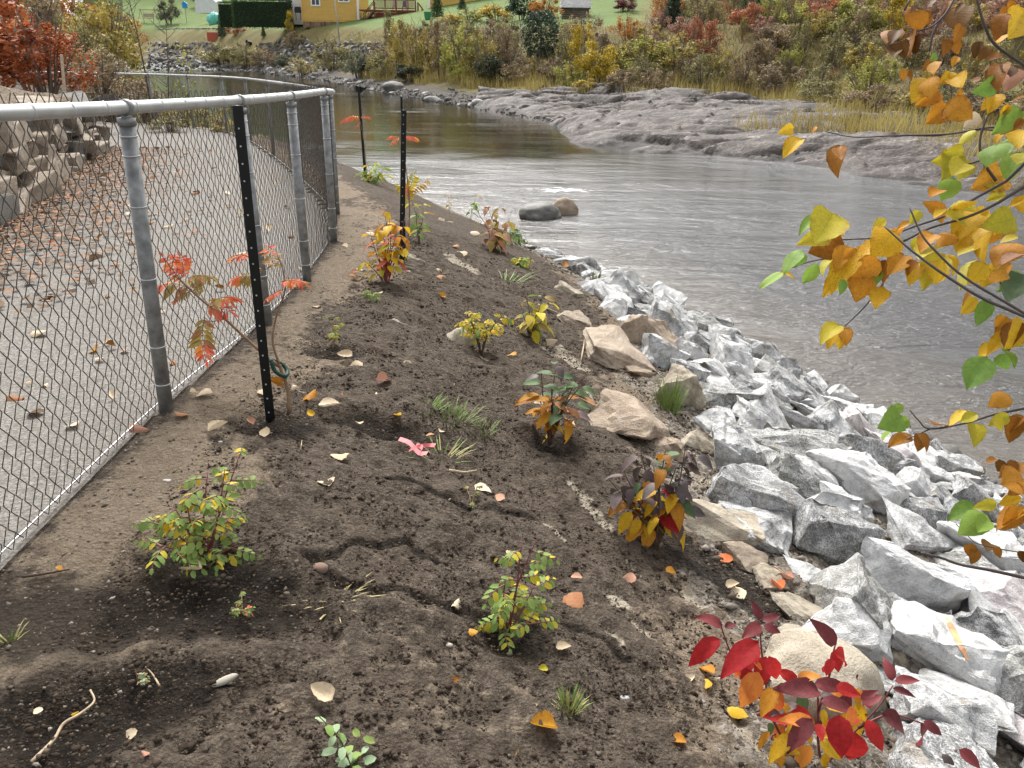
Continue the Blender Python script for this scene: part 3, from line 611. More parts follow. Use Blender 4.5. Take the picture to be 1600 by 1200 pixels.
for r0, r1, share in ((.17, .27, .2), (.11, .17, .6), (.06, .105, 1.0)):
    for (x, y, z, s_) in cands[: int(len(cands) * share)]:
        if cnt >= 300: break
        r = rd.uniform(r0, r1)
        if (s_ < .55 and r > .12) or (y > 10.2 and r > .11) or (y > 11.6) or (s_ < .12 and r > .08): continue
        if any((x - a) ** 2 + (y - b) ** 2 < (.68 * (r + c)) ** 2 for a, b, c in placed): continue
        placed.append((x, y, r)); cnt += 1
        mt = GREY if rd.random() < .88 else (GREYD if rd.random() < .62 else (TAN if rd.random() < .22 and r < .14 else REDST))
        nm = {GREY.name: 'pale grey', GREYD.name: 'darker grey green', TAN.name: 'tan', REDST.name: 'pinkish grey'}[mt.name]
        sz = 'large' if r > .24 else 'middling' if r > .15 else 'small'
        put_rock(ROCKS[rd.randrange(26)], 'riprap_stone', (x, y, z + r * .16), (r * rd.uniform(1.1, 1.5), r * rd.uniform(.9, 1.2), r * rd.uniform(.85, 1.2)), rot_rand(.4), mt if mt is not GREY else None,
                 f'{sz} {nm} broken stone in the riprap slope above the river', 'stone', RIP)
# cobbles at the water's edge
COBS = [cobble_data('cobble', i, (1, .75 + .1 * (i % 3), .5 + .1 * (i % 2)), 3, .16, COBB) for i in range(7)]
nc = 0
for (x, y, z, s_) in [(c[0], c[1], c[2], c[3]) for c in zip(cx.tolist(), cy.tolist(), cz.tolist(), cs.tolist())]:
    if nc >= 110: break
    if not (-.35 < s_ < .32 and y > 3.2 and abs(x) < .74 * y + .5): continue
    r = rd.uniform(.035, .12)
    if any((x - a) ** 2 + (y - b) ** 2 < (.75 * (r + c)) ** 2 for a, b, c in placed): continue
    placed.append((x, y, r)); nc += 1
    put_rock(COBS[rd.randrange(7)], 'cobble', (x, y, max(z, WATER - .1) + r * .35), (r, r, r), Euler((rd.uniform(-.3, .3), rd.uniform(-.3, .3), rd.uniform(0, 6))), None, 'dark rounded cobble at the edge of the river below the riprap', 'cobble', 'cobbles along the near water line')
# two boulders standing in the river, and more beyond
for (px, py, wpx, hpx, mt, sq, lab) in ((843, 343, 66, 26, COBB, 1, 'flat dark grey boulder in mid river, left of the pair'), (881, 335, 44, 28, TAN, 2, 'tan boulder in mid river, behind the dark flat one')):
    h = on_z(px, py, WATER); d = (h - EYE).dot(FW); r = wpx * d / FPX / 2; hh_ = hpx * d / FPX
    put_rock(cobble_data('river_boulder', 60 + sq, (1, .75, 1), 4, .13, mt), 'river_boulder', (h.x, h.y + r * .5, WATER + hh_ * .12), (r * 1.08, r, hh_ * .72), Euler((0, 0, .2)), None, lab, 'boulder')
FC = [cobble_data('shore_boulder', 80 + i, (1, .8, .65), 3, .17, FARST) for i in range(5)]
FR = [rock_data('far_riprap_stone', 90 + i, 10, (1, .85, .7), 2, .06, FARST) for i in range(8)]
for (px, py, wpx, k, lab) in ((615, 133, 36, 0, 'large rounded boulder on the far shore above the pool'), (676, 152, 26, 1, 'rounded boulder standing at the water on the far shore'), (828, 168, 34, 2, 'leaning rounded boulder at the end of the far pool'), (750, 158, 28, 3, 'grey boulder among the shore stones of the far bank'), (784, 157, 20, 4, 'second grey boulder among the shore stones of the far bank'), (860, 160, 18, 0, 'dark boulder beside the leaning one on the far shore'), (1275, 0, 1, 0, None)):
    if not lab: continue
    h = hit(px, py + 6); d = (h - EYE).dot(FW); r = wpx * d / FPX / 2
    put_rock(FC[k], 'shore_boulder', (h.x, h.y, h.z + r * .12), (r * 1.0, r * .9, r * .75), Euler((0, .1 * k, .3)), None, lab, 'boulder')
nb = 0
for k in range(4000):                                          # cobbles of the far shore and the stones of the far embankment
    px = rd.uniform(230, 905); lo = np.interp(px, [230, 310, 505, 560, 650, 800, 905], [90, 101, 126, 137, 153, 178, 200]); 
    emb = rd.random() < .62
    if emb: 
        px = rd.choice([rd.uniform(236, 345), rd.uniform(405, 605), rd.uniform(405, 605)]); py = rd.uniform(70, 106) if px < 350 else rd.uniform(66, 112)
    else: py = lo - rd.uniform(-1, 11 if px < 800 else 24)
    h = hit(px, py); d = (h - EYE).dot(FW); r = rd.uniform(3.4, 6.2) * d / FPX if emb else rd.uniform(2.2, 6) * d / FPX
    if any((h.x - a) ** 2 + (h.y - b) ** 2 < (.8 * (r + c)) ** 2 for a, b, c in placed): continue
    placed.append((h.x, h.y, r)); nb += 1
    rot = Euler((rd.uniform(-.5, .5), rd.uniform(-.5, .5), rd.uniform(0, 6)))
    if emb: put_rock(FR[k % 8], 'far_riprap_stone', (h.x, h.y, h.z + r * .35), (r * 1.15, r, r * .95), rot, None, 'grey stone of the rock embankment across the river', 'stone', 'stones of the far embankment')
    else: put_rock(FC[k % 5] if k % 2 else FR[k % 8], 'shore_stone', (h.x, h.y, max(h.z, WATER) + r * .25), (r * 1.2, r, r * .8), rot, None, 'grey stone on the low shore across the river', 'stone', 'stones along the far shore')
    if nb >= 290: break

# ================================================================== STONE RETAINING WALL, MOUND
WST = stone_mat('wall_stone', [(.34, (.09, .07, .05)), (.5, (.225, .178, .133)), (.68, (.37, .31, .245))], None, (.27, .24, .21), .8, .9)
WSD = stone_mat('dark_wall_stone', [(.34, (.07, .065, .06)), (.6, (.16, .15, .135))], None, None, .9, .9)
BL = []
for i in range(9):
    bm = bmesh.new(); bmesh.ops.create_cube(bm, size=2); r2_ = random.Random(i)
    for v in bm.verts: v.co += Vector((r2_.uniform(-.28, .22), r2_.uniform(-.3, .15), r2_.uniform(-.25, .2)))
    bmesh.ops.bevel(bm, geom=list(bm.edges), offset=.14, segments=2, affect='EDGES', profile=.6)
    bmesh.ops.triangulate(bm, faces=bm.faces); bmesh.ops.subdivide_edges(bm, edges=[e for e in bm.edges if e.calc_length() > .6], cuts=1, use_grid_fill=True)
    for v in bm.verts: v.co += v.co.normalized() * (mn.fractal(v.co * 1.5 + Vector((i * 7, 0, 0)), 1, 2, 3) * .09)
    me = bpy.data.meshes.new('wall_stone'); bmesh.ops.triangulate(bm, faces=bm.faces); bm.to_mesh(me); bm.free(); me.materials.append(WST); BL.append(me)
WALLR = [rock_data('wall_stone', 700 + i, 12, (1, .9, .85), 2, .06, WST) for i in range(6)]
wl = np.array(WALL); wlen = np.concatenate([[0], np.cumsum(np.hypot(*np.diff(wl, axis=0).T))])
def wpos(l): return np.interp(l, wlen, wl[:, 0]), np.interp(l, wlen, wl[:, 1])
wx, wy = wpos(0)
wall = thing('stone_retaining_wall', (wx, wy, ZF(wy)), 'tan fieldstone retaining wall on the far side of the gravel path', 'wall')
z0 = -.1; course = 0
while z0 < .84:
    hgt = rd.uniform(.2, .3); l = rd.uniform(-.3, 0)
    while l < wlen[-1] - .1:
        L = rd.choice([rd.uniform(.25, .5), rd.uniform(.5, 1.15)]); x, y = wpos(l + L / 2); x2, y2 = wpos(l + L / 2 + .3); a = math.atan2(y2 - y, x2 - x)
        zb = ZF(y); back = course * .06 + rd.uniform(-.06, .06)
        hh_ = hgt * rd.uniform(.7, 1.45)
        mw = Matrix.Translation((x - math.sin(a) * back, y + math.cos(a) * back, zb + z0 + hh_ / 2)) @ Matrix.Rotation(a, 4, 'Z') @ Euler((rd.uniform(-.14, .14), rd.uniform(-.12, .12), rd.uniform(-.2, .2))).to_matrix().to_4x4() @ Matrix.Diagonal((L * .5, .2, hh_ * .52, 1))
        link('stone', BL[rd.randrange(9)] if rd.random() < .6 else WALLR[rd.randrange(6)], wall, mw, WSD if rd.random() < .18 else None); l += L * .96
    z0 += hgt * .93; course += 1
T, B = np.meshgrid(np.linspace(-1.5, wlen[-1] + .5, 110), np.concatenate([[.08, .1, .15], np.linspace(.25, 14, 70)]))
tx = np.interp(T, np.concatenate([[-1.5], wlen, [wlen[-1] + .5]]), np.concatenate([[wl[0, 0] + .5], wl[:, 0], [wl[-1, 0] - .2]])); ty = np.interp(T, np.concatenate([[-1.5], wlen, [wlen[-1] + .5]]), np.concatenate([[wl[0, 1] - 1.4], wl[:, 1], [wl[-1, 1] + .45]]))
dirx, diry = -.93, .0
X, Y = tx - .94 * B, ty - .33 * B
Z = ZF(Y) + .84 + .8 * sstep(.2, 3.2, B) + (fbm(X / .9, Y / .9, 3, 4) - .5) * .35 + (fbm(X / .2, Y / .2, 4, 3) - .5) * .12 - .5 * sstep(wlen[-1] - 1.2, wlen[-1] + .5, T) * sstep(0, 1, B)
Z[:2] = ZF(Y[:2]) - .6
md = np.ones(X.shape)
tag(link('soil_mound', grid_mesh('soil_mound', X, Y, Z, None, dict(tan=md * .62, wet=md * 0, fab=md * 0, grit=md * .2), M_SOIL)), kind='structure')
wood = plain('weathered_wood', (.42, .34, .25), .8, .2, 0, .3, 20)
pb = at_y(97, 121, 13.2); pt_ = at_y(96, 85, 13.2)
tag(MB().tube([pb - Vector((0, 0, .2)), pt_], [.022, .022], 4).build('survey_stake', wood), 'thin wooden survey stake upright on the soil mound', 'stake')
# ================================================================== PLANTS ON THE BANK
def leaf_data(name, wf, nl=7, width=.5, fold=.18, droop=.25, curl=0.0, serr=0.0, seed=0, twist=0.0, nw=2):
    """unit leaf along +Y; wf(t) = half width profile; uv.x across -1..1, uv.y along"""
    rd_ = random.Random(seed); vs_, uvs = [], []
    cols = 2 * nw + 1
    for i in range(nl + 1):
        t = i / nl; hw = wf(t) * width * .5
        for j in range(-nw, nw + 1):
            a = j / nw; x = hw * a * (1 + (serr * (1 if i % 2 else -1) if abs(j) == nw else 0))
            z = abs(x) * fold - droop * t * t + curl * (a * a) * hw + math.sin(5 * t + 2 * a + seed) * .02 + rd_.uniform(-.006, .006)
            y = t * (1 - .18 * droop * t); tw = twist * t
            vs_.append((x * math.cos(tw) - z * math.sin(tw) * .5, y, z + x * math.sin(tw))); uvs.append((a, t))
    fs = [(i * cols + j, i * cols + j + 1, (i + 1) * cols + j + 1, (i + 1) * cols + j) for i in range(nl) for j in range(cols - 1)]
    me = bpy.data.meshes.new(name); me.from_pydata(vs_, [], fs); me.materials.append(LM['yellow'])
    uv = me.uv_layers.new(name='UVMap'); me.polygons.foreach_set('use_smooth', [True] * len(fs))
    uv.data.foreach_set('uv', [c for p in fs for i in p for c in uvs[i]]); me.update(); return me
def w_ovate(t): return (math.sin(math.pi * min(1, t ** .72)) ** .85) * (1 if t < .8 else 1 - .25 * (t - .8) / .2) + .01
def w_round(t): return (math.sin(math.pi * t ** .62) ** .7) * (1.0 if t < .75 else 1.0 - .3 * ((t - .75) / .25)) + .01
def w_lance(t): return math.sin(math.pi * t ** .8) ** 1.1 + .01
def w_oval(t): return math.sin(math.pi * min(1, max(0, t)) ** .95) ** .6 + .01
LM = {}
Lm = lambda k, *a, **kw: LM.__setitem__(k, leafmat(k + '_leaf', *a, **kw))
Lm('yellow', (.58, .33, .012), (.66, .44, .03), (.26, .11, .02)); Lm('orange', (.46, .19, .018), (.58, .29, .03), (.20, .075, .02)); Lm('green', (.13, .24, .045), (.24, .36, .06), None)
Lm('lime', (.36, .36, .03), (.56, .47, .04), (.34, .18, .03)); Lm('brown', (.20, .078, .012), (.36, .15, .018), (.10, .042, .012)); Lm('darkbrown', (.09, .042, .010), (.18, .085, .018), (.05, .024, .01))
Lm('crimson', (.30, .014, .018), (.50, .035, .032), None, (.16, .015, .015)); Lm('maroon', (.095, .022, .026), (.19, .040, .042), None, (.16, .05, .05), .15, .4); Lm('scarlet', (.62, .12, .04), (.68, .27, .05), None)
Lm('purple', (.060, .050, .052), (.12, .085, .08), None, (.09, .06, .05), .12, .38); Lm('deepgreen', (.065, .11, .05), (.11, .17, .07), None, None, .25); Lm('rose', (.15, .25, .06), (.27, .36, .10), None); Lm('rosegold', (.52, .44, .05), (.62, .50, .06), None)
Lm('coral', (.62, .10, .06), (.70, .22, .12), None); Lm('olive', (.24, .20, .06), (.36, .29, .09), (.5, .16, .05)); Lm('pale', (.50, .40, .27), (.66, .56, .41), (.34, .22, .12), (.4, .28, .16), .2, .6); Lm('russet', (.34, .15, .07), (.46, .24, .12), (.2, .09, .04), None, .2, .6)
Lm('litter', (.15, .09, .05), (.30, .20, .125), (.08, .05, .03), None, .15, .7); Lm('litter_dark', (.07, .045, .03), (.15, .10, .065), None, None, .1, .7); Lm('pinkbrown', (.42, .2, .14), (.5, .3, .2), (.24, .12, .07), None, .2, .6); Lm('silver', (.26, .36, .20), (.36, .46, .28), None)
OV = [leaf_data('dogwood_leaf', w_ovate, 8, .52, .22, .18 + .14 * i, 0, .03, i, .2 * (i - 1)) for i in range(4)]
RO = [leaf_data('aspen_leaf', w_round, 10, .78, [.2, .05, .35, .1, .25, -.1][i], [.1, .35, .2, -.1, .4, .25][i], [.15, -.2, .1, .3, -.1, .25][i], .03, 10 + i, [-.35, .25, .45, -.2, .1, -.5][i], 3) for i in range(6)]
EL = [leaf_data('elm_leaf', w_ovate, 10, .6, [.25, .1, .4, -.1][i], [.15, .35, -.1, .25][i], [.1, .25, -.15, .1][i], .03, 30 + i, [.4, -.3, .2, -.5][i], 3) for i in range(4)]
LT = [leaf_data('leaflet', w_oval, 4, .55, .2, .12 + .1 * i, 0, .06, 20 + i, 0, 1) for i in range(3)]
LA_ = [leaf_data('leaflet', w_lance, 5, .30, .15, .15 + .15 * i, 0, .04, 40 + i, 0, 1) for i in range(3)]
FAL = [leaf_data('fallen_leaf', w_round, 8, .8, .5 - .3 * i, [-.35, .1, -.2, .3, .15][i], [.5, -.4, .6, .3, -.5][i], .05, 50 + i, [.4, -.5, .2, .6, -.3][i]) for i in range(5)]
bark = plain('brown_twig_bark', (.075, .045, .03), .7, .3, 0, .3, 40); barkr = plain('red_twig_bark', (.13, .025, .022), .5, .4, 0, .3, 40); barkt = plain('tan_stem_bark', (.20, .125, .07), .7, .3, 0, .3, 30)
barkg = plain('grey_twig_bark', (.08, .065, .06), .7, .3, 0, .3, 30)
def basis_leaf(P, d, n, L, wid=1.0):
    d = d.normalized(); n = (n - d * n.dot(d)); n = n.normalized() if n.length > 1e-4 else d.orthogonal().normalized(); x = d.cross(n)
    return Matrix(((x.x * L * wid, d.x * L, n.x * L, P.x), (x.y * L * wid, d.y * L, n.y * L, P.y), (x.z * L * wid, d.z * L, n.z * L, P.z), (0, 0, 0, 1)))
def rv(r_, s=1.0): return Vector((r_.uniform(-s, s), r_.uniform(-s, s), r_.uniform(-s, s)))
def put_leaf(root, name, me, P, d, n, L, mat, wid=1.0): return link(name, me, root, basis_leaf(P, d, n, L, wid), LM[mat])
def smooth_line(pts, n=6): return catmull([Vector(p) for p in pts], n) if len(pts) > 2 else [Vector(p) for p in pts]
def px_shrub(name, base, tips, label, cat, leaf, pal, leaf_px, seed, stem_m=None, step=.06, start=.3, r0=.006, group=None, droop=.5, spread=.9, whorl=2, depth_j=.12, lname='leaf', bend=.06, dense=1.0, midw=1.0):
    """stems from the base pixel to tip pixels (kept near the depth of the base), leaves in pairs along them; pal(h, rnd) names the leaf colour"""
    rd_ = random.Random(seed); B = hit(*base); D = (B - EYE).dot(FW); B.z -= .015
    root = thing(name, B, label, cat, group); L0 = leaf_px * D / FPX
    for (tx_, ty_) in tips:
        T_ = at(tx_, ty_, D * (1 + rd_.uniform(-.02, .02))); T_.y += rd_.uniform(-depth_j, depth_j); 
        ln = (T_ - B).length; mid = B.lerp(T_, .5) + Vector((rd_.uniform(-bend, bend) * ln, rd_.uniform(-bend, bend) * ln, .10 * ln)); m2 = B.lerp(T_, .22) + Vector((0, 0, .10 * ln))
        pts = smooth_line([B + rv(rd_, .006), m2, mid, T_], 5)
        MB().tube(pts, [r0 * (1 - .75 * i / (len(pts) - 1)) for i in range(len(pts))], 5).build('stem', stem_m or bark, root, True)
        s_ = start; k = 0
        while s_ <= 1.001:
            i = min(int(s_ * (len(pts) - 1)), len(pts) - 2); f = s_ * (len(pts) - 1) - i; P_ = pts[i].lerp(pts[i + 1], f); t = (pts[i + 1] - pts[i]).normalized()
            if rd_.random() < dense:
                ph = rd_.uniform(0, 6.28)
                for wv_ in range(whorl):
                    a = ph + wv_ * 6.283 / whorl; o = Vector((math.cos(a), math.sin(a), 0)); d = o * spread + t * .35 + Vector((0, 0, -droop + rd_.uniform(-.25, .3)))
                    n = Vector((0, 0, 1)) + o * .5 + rv(rd_, .35); L = L0 * rd_.uniform(.65, 1.1) * (.75 if s_ > .93 else 1)
                    put_leaf(root, lname, leaf[rd_.randrange(len(leaf))], P_ + d.normalized() * L * .12, d, n, L, pal((P_.z - B.z) / max(.05, T_.z - B.z), rd_.random()), midw)
            s_ += step / max(ln, .05) * (1 + rd_.uniform(-.2, .2)); k += 1
    return root
def compound(root, P, d, n, L, nl, leaf, mat, lname, rmat, lf=.42, rd_=random, as_parts=True, droop=.3, tip=None, wid=1.0):
    """a pinnate leaf: a rachis with pairs of leaflets; the leaflets are sub-parts of it"""
    d = d.normalized(); n = (n - d * n.dot(d)).normalized(); x = d.cross(n); pts = []
    for i in range(nl + 2): t = i / (nl + 1); pts.append(P + d * (L * t) - Vector((0, 0, 1)) * (droop * L * t * t) + x * (.06 * L * math.sin(3 * t)))
    fr = MB().tube(pts, [.0022 * (1 - .6 * i / (nl + 1)) for i in range(nl + 2)], 4).build('frond' if nl > 4 else 'leaf_stalk', rmat, root)
    for i in range(1, nl + 2):
        t = (pts[min(i + 1, nl + 1)] - pts[i - 1]).normalized(); l = L * lf * (1 - .35 * abs(2 * i / (nl + 1) - 1))
        for s_ in ((-1, 1) if i <= nl else (0,)):
            dd = x * s_ * .95 + t * (.5 if s_ else 1) + Vector((0, 0, -.28 + rd_.uniform(-.2, .15))); m_ = mat(i / (nl + 1), rd_.random()) if callable(mat) else mat
            put_leaf(fr, lname, leaf[rd_.randrange(len(leaf))], pts[i], dd, n + rv(rd_, .3), l * rd_.uniform(.85, 1.1), m_, wid)
    return fr
def rose(base, tips, label, seed, leaf_px, pal, n_per=7, start=.35, group=None, r0=.0045, cat='rose bush', name='rose_bush', stem_m=None):
    rd_ = random.Random(seed); B = hit(*base); D = (B - EYE).dot(FW); B.z -= .01; root = thing(name, B, label, cat, group); L = leaf_px * D / FPX
    for (tx_, ty_) in tips:
        T_ = at(tx_, ty_, D * (1 + rd_.uniform(-.02, .02))); T_.y += rd_.uniform(-.06, .06); ln = (T_ - B).length
        pts = smooth_line([B, B.lerp(T_, .4) + Vector((rd_.uniform(-.08, .08) * ln, 0, .10 * ln)), T_], 6)
        MB().tube(pts, [r0 * (1 - .7 * i / (len(pts) - 1)) for i in range(len(pts))], 5).build('stem', stem_m or barkr, root, True)
        for k in range(n_per):
            s_ = start + (1 - start) * (k + rd_.random() * .6) / n_per; s_ = min(s_, .999); i = min(int(s_ * (len(pts) - 1)), len(pts) - 2); P_ = pts[i].lerp(pts[i + 1], s_ * (len(pts) - 1) - i)
            a = rd_.uniform(0, 6.28); d = Vector((math.cos(a), math.sin(a) * .8, rd_.uniform(-.1, .5)))
            compound(root, P_, d, Vector((0, -.35, 1)) + rv(rd_, .25), L * rd_.uniform(.8, 1.2), 3, LT, lambda t, r_, h=(P_.z - B.z) / max(.03, T_.z - B.z): pal(h, r_), 'leaflet', stem_m or barkr, .46, rd_)
    return root
# --- roses
gy = lambda h, r: 'rose' if r < .45 + .4 * h else ('rosegold' if r < .93 else 'yellow')
rose((318, 880), [(350, 735), (370, 715), (318, 745), (225, 812), (270, 790), (345, 800), (362, 870), (300, 770), (255, 835), (330, 830)], 'leafy rose bush with green and yellow leaflets, left of the crack in the soil', 11, 38, gy, 6, .42)
rose((795, 985), [(815, 850), (838, 838), (790, 890), (835, 925), (800, 940), (775, 965), (845, 965)], 'thin rose bush with green leaflets beside the right end of the soil crack', 12, 40, lambda h, r: 'rose' if r < .6 else ('lime' if r < .85 else 'rosegold'), 4, .4)
px_shrub('young_shrub', (560, 1215), [(490, 1122), (520, 1140), (545, 1165), (560, 1160), (530, 1180)], 'small shrub with pale blue green leaves at the bottom edge', 'shrub', LT, lambda h, r: 'silver' if r < .7 else 'rose', 27, 13, bark, .03, .4, .004, None, .1, .9, 2, .05)
rose((752, 555), [(725, 485), (745, 500), (768, 490), (785, 490), (735, 500), (760, 515)], 'small yellow leaved spirea on a forked stem in mid slope', 14, 22, lambda h, r: 'rosegold' if r < .6 else ('rose' if r < .8 else 'yellow'), 6, .55, None, .006, 'shrub', 'spirea', bark)
rose((810, 415), [(805, 400), (825, 398), (815, 405)], 'low green and yellow shrub at the top of the white fabric edge', 15, 22, lambda h, r: 'rose' if r < .5 else 'rosegold', 4, .2, None, .004, 'shrub', 'spirea', bark)
rose((800, 385), [(795, 340), (788, 360), (805, 360)], 'small green shrub just right of the dried brown leaved one', 16, 22, lambda h, r: 'rose' if r < .7 else 'deepgreen', 5, .2, None, .004, 'shrub', 'young_shrub', bark)
rose((520, 545), [(512, 495), (535, 492), (522, 510)], 'spindly seedling with tiny green leaflets in the tan strip', 17, 13, lambda h, r: 'lime' if r < .5 else 'rose', 4, .4, None, .003, 'seedling', 'seedling', barkt)
rose((585, 470), [(580, 452), (600, 455)], 'tiny green seedling below the orange leaved dogwood', 18, 14, lambda h, r: 'rose', 4, .2, None, .003, 'seedling', 'seedling', barkt)
rose((378, 955), [(372, 938), (390, 935)], 'tiny bright green seedling on wet soil below the rose bush', 19, 16, lambda h, r: 'rose' if r < .8 else 'coral', 4, .1, None, .003, 'seedling', 'seedling', barkt)
rose((735, 790), [(728, 765), (745, 768)], 'tiny withered seedling near the upper soil crack', 20, 14, lambda h, r: 'olive' if r < .5 else 'rose', 3, .2, None, .003, 'seedling', 'seedling', barkt)
rose((215, 1065), [(205, 1055), (225, 1052)], 'tiny seedling with two pale leaves near the lower left soil', 21, 14, lambda h, r: 'silver' if r < .5 else 'olive', 2, .2, None, .003, 'seedling', 'seedling', barkt)
# --- dogwoods
px_shrub('dogwood_shrub', (1025, 850), [(1035, 690), (1000, 700), (1070, 690), (970, 720), (1060, 720), (1090, 705), (950, 735), (1020, 725), (1085, 800), (1000, 760)], 'dogwood with purple grey top leaves over yellow ones beside the pale boulders', 'shrub', OV,
         lambda h, r: ('purple' if r < .78 else 'deepgreen' if r < .9 else 'brown') if h > .6 else ('yellow' if r < .34 else 'orange' if r < .5 else 'deepgreen' if r < .7 else 'brown' if r < .96 else 'crimson'), 41, 31, bark, .046, .35, .007, None, .65, .8, 2, .10, 'leaf', .06, .95)
px_shrub('dogwood_shrub', (860, 690), [(845, 575), (870, 572), (835, 600), (900, 590), (915, 580), (885, 605), (900, 640), (860, 600)], 'dogwood with dark green top leaves and orange lower ones on bare forked stems', 'shrub', OV,
         lambda h, r: ('deepgreen' if r < .7 else 'purple' if r < .85 else 'brown') if h > .8 else ('orange' if r < .3 else 'russet' if r < .6 else 'brown' if r < .8 else 'yellow' if r < .9 else 'deepgreen'), 36, 32, bark, .05, .5, .0065, None, .4, .9, 2, .10, 'leaf', .08, .9)
px_shrub('dogwood_shrub', (827, 525), [(820, 460), (850, 455), (835, 475), (860, 490), (808, 480), (845, 500), (865, 470)], 'dogwood with thin yellow green leaves beside the pale fabric and slab', 'shrub', OV,
         lambda h, r: 'lime' if r < .35 else 'olive' if r < .6 else 'rosegold' if r < .8 else 'rose', 27, 33, bark, .08, .4, .005, None, .5, .85, 2, .10, 'leaf', .08, .9)
px_shrub('dogwood_shrub', (603, 448), [(590, 345), (610, 340), (630, 345), (575, 365), (640, 370), (600, 330), (565, 405), (620, 360), (585, 380)], 'dogwood with glowing yellow and orange leaves beside the middle stake', 'shrub', OV,
         lambda h, r: 'yellow' if r < .38 else 'orange' if r < .68 else 'lime' if r < .82 else 'coral', 25, 34, barkr, .075, .45, .0065, None, .55, .85, 2, .10, 'leaf', .07, .95)
px_shrub('dogwood_shrub', (655, 378), [(640, 310), (660, 320), (650, 330)], 'green leaved shrub behind the orange dogwood and middle stake', 'shrub', OV, lambda h, r: 'rose' if r < .5 else 'lime' if r < .8 else 'yellow', 20, 35, bark, .09, .3, .005, None, .4, .9, 2)
px_shrub('dogwood_shrub', (772, 395), [(760, 325), (785, 315), (775, 335), (800, 330), (745, 330), (790, 350), (770, 355)], 'half bare shrub with dull brown leaves at the edge above the river', 'shrub', OV,
         lambda h, r: 'russet' if r < .4 else 'olive' if r < .75 else 'pinkbrown', 24, 36, bark, .12, .35, .005, None, .6, .8, 2, .10, 'leaf', .08, .85)
px_shrub('young_shrub', (735, 345), [(745, 300), (742, 315)], 'sparse upright twig with a few green leaves against the river', 'shrub', LT, lambda h, r: 'rose' if r < .6 else 'olive', 15, 37, bark, .10, .5, .004)
px_shrub('young_shrub', (702, 335), [(700, 300), (703, 310)], 'faint spindly twig against the river left of the sparse upright one', 'shrub', LT, lambda h, r: 'olive', 10, 38, barkt, .12, .5, .003)
px_shrub('young_shrub', (583, 285), [(575, 255), (590, 250), (600, 265), (570, 268)], 'small green willow like shrub at the foot of the farthest stake', 'shrub', LA_, lambda h, r: 'rose' if r < .7 else 'lime', 24, 39, bark, .05, .3, .004)
# --- red dogwood close to the camera: every leaf placed from the photograph
RB = hit(1285, 1195); RD = (RB - EYE).dot(FW)
red = thing('red_dogwood', RB + Vector((0, 0, -.02)), 'red leaved dogwood in the right corner in front of the cream boulder', 'shrub')
def c5(x, y): return 1040 + x / 2.857, 840 + y / 2.857
rdl = random.Random(77)
def near_leaf(root, me, b, t, mat, D, wid=1.0, name='leaf', tilt=.5, cs=c5):
    dd = rdl.uniform(-.09, .03); P0 = at(*cs(*b), D + dd); P1 = at(*cs(*t), D + dd - rdl.uniform(-.02, .05))
    v = (P0 - EYE).normalized(); d = P1 - P0; n = -v + Vector((0, 0, .8)) + rv(rdl, tilt)
    return put_leaf(root, name, me[rdl.randrange(len(me))], P0, d, n, d.length * (1.06 if root is red else .97), mat, wid)
M_, C_, S_, Y_, O_ = 'maroon', 'crimson', 'scarlet', 'yellow', 'orange'
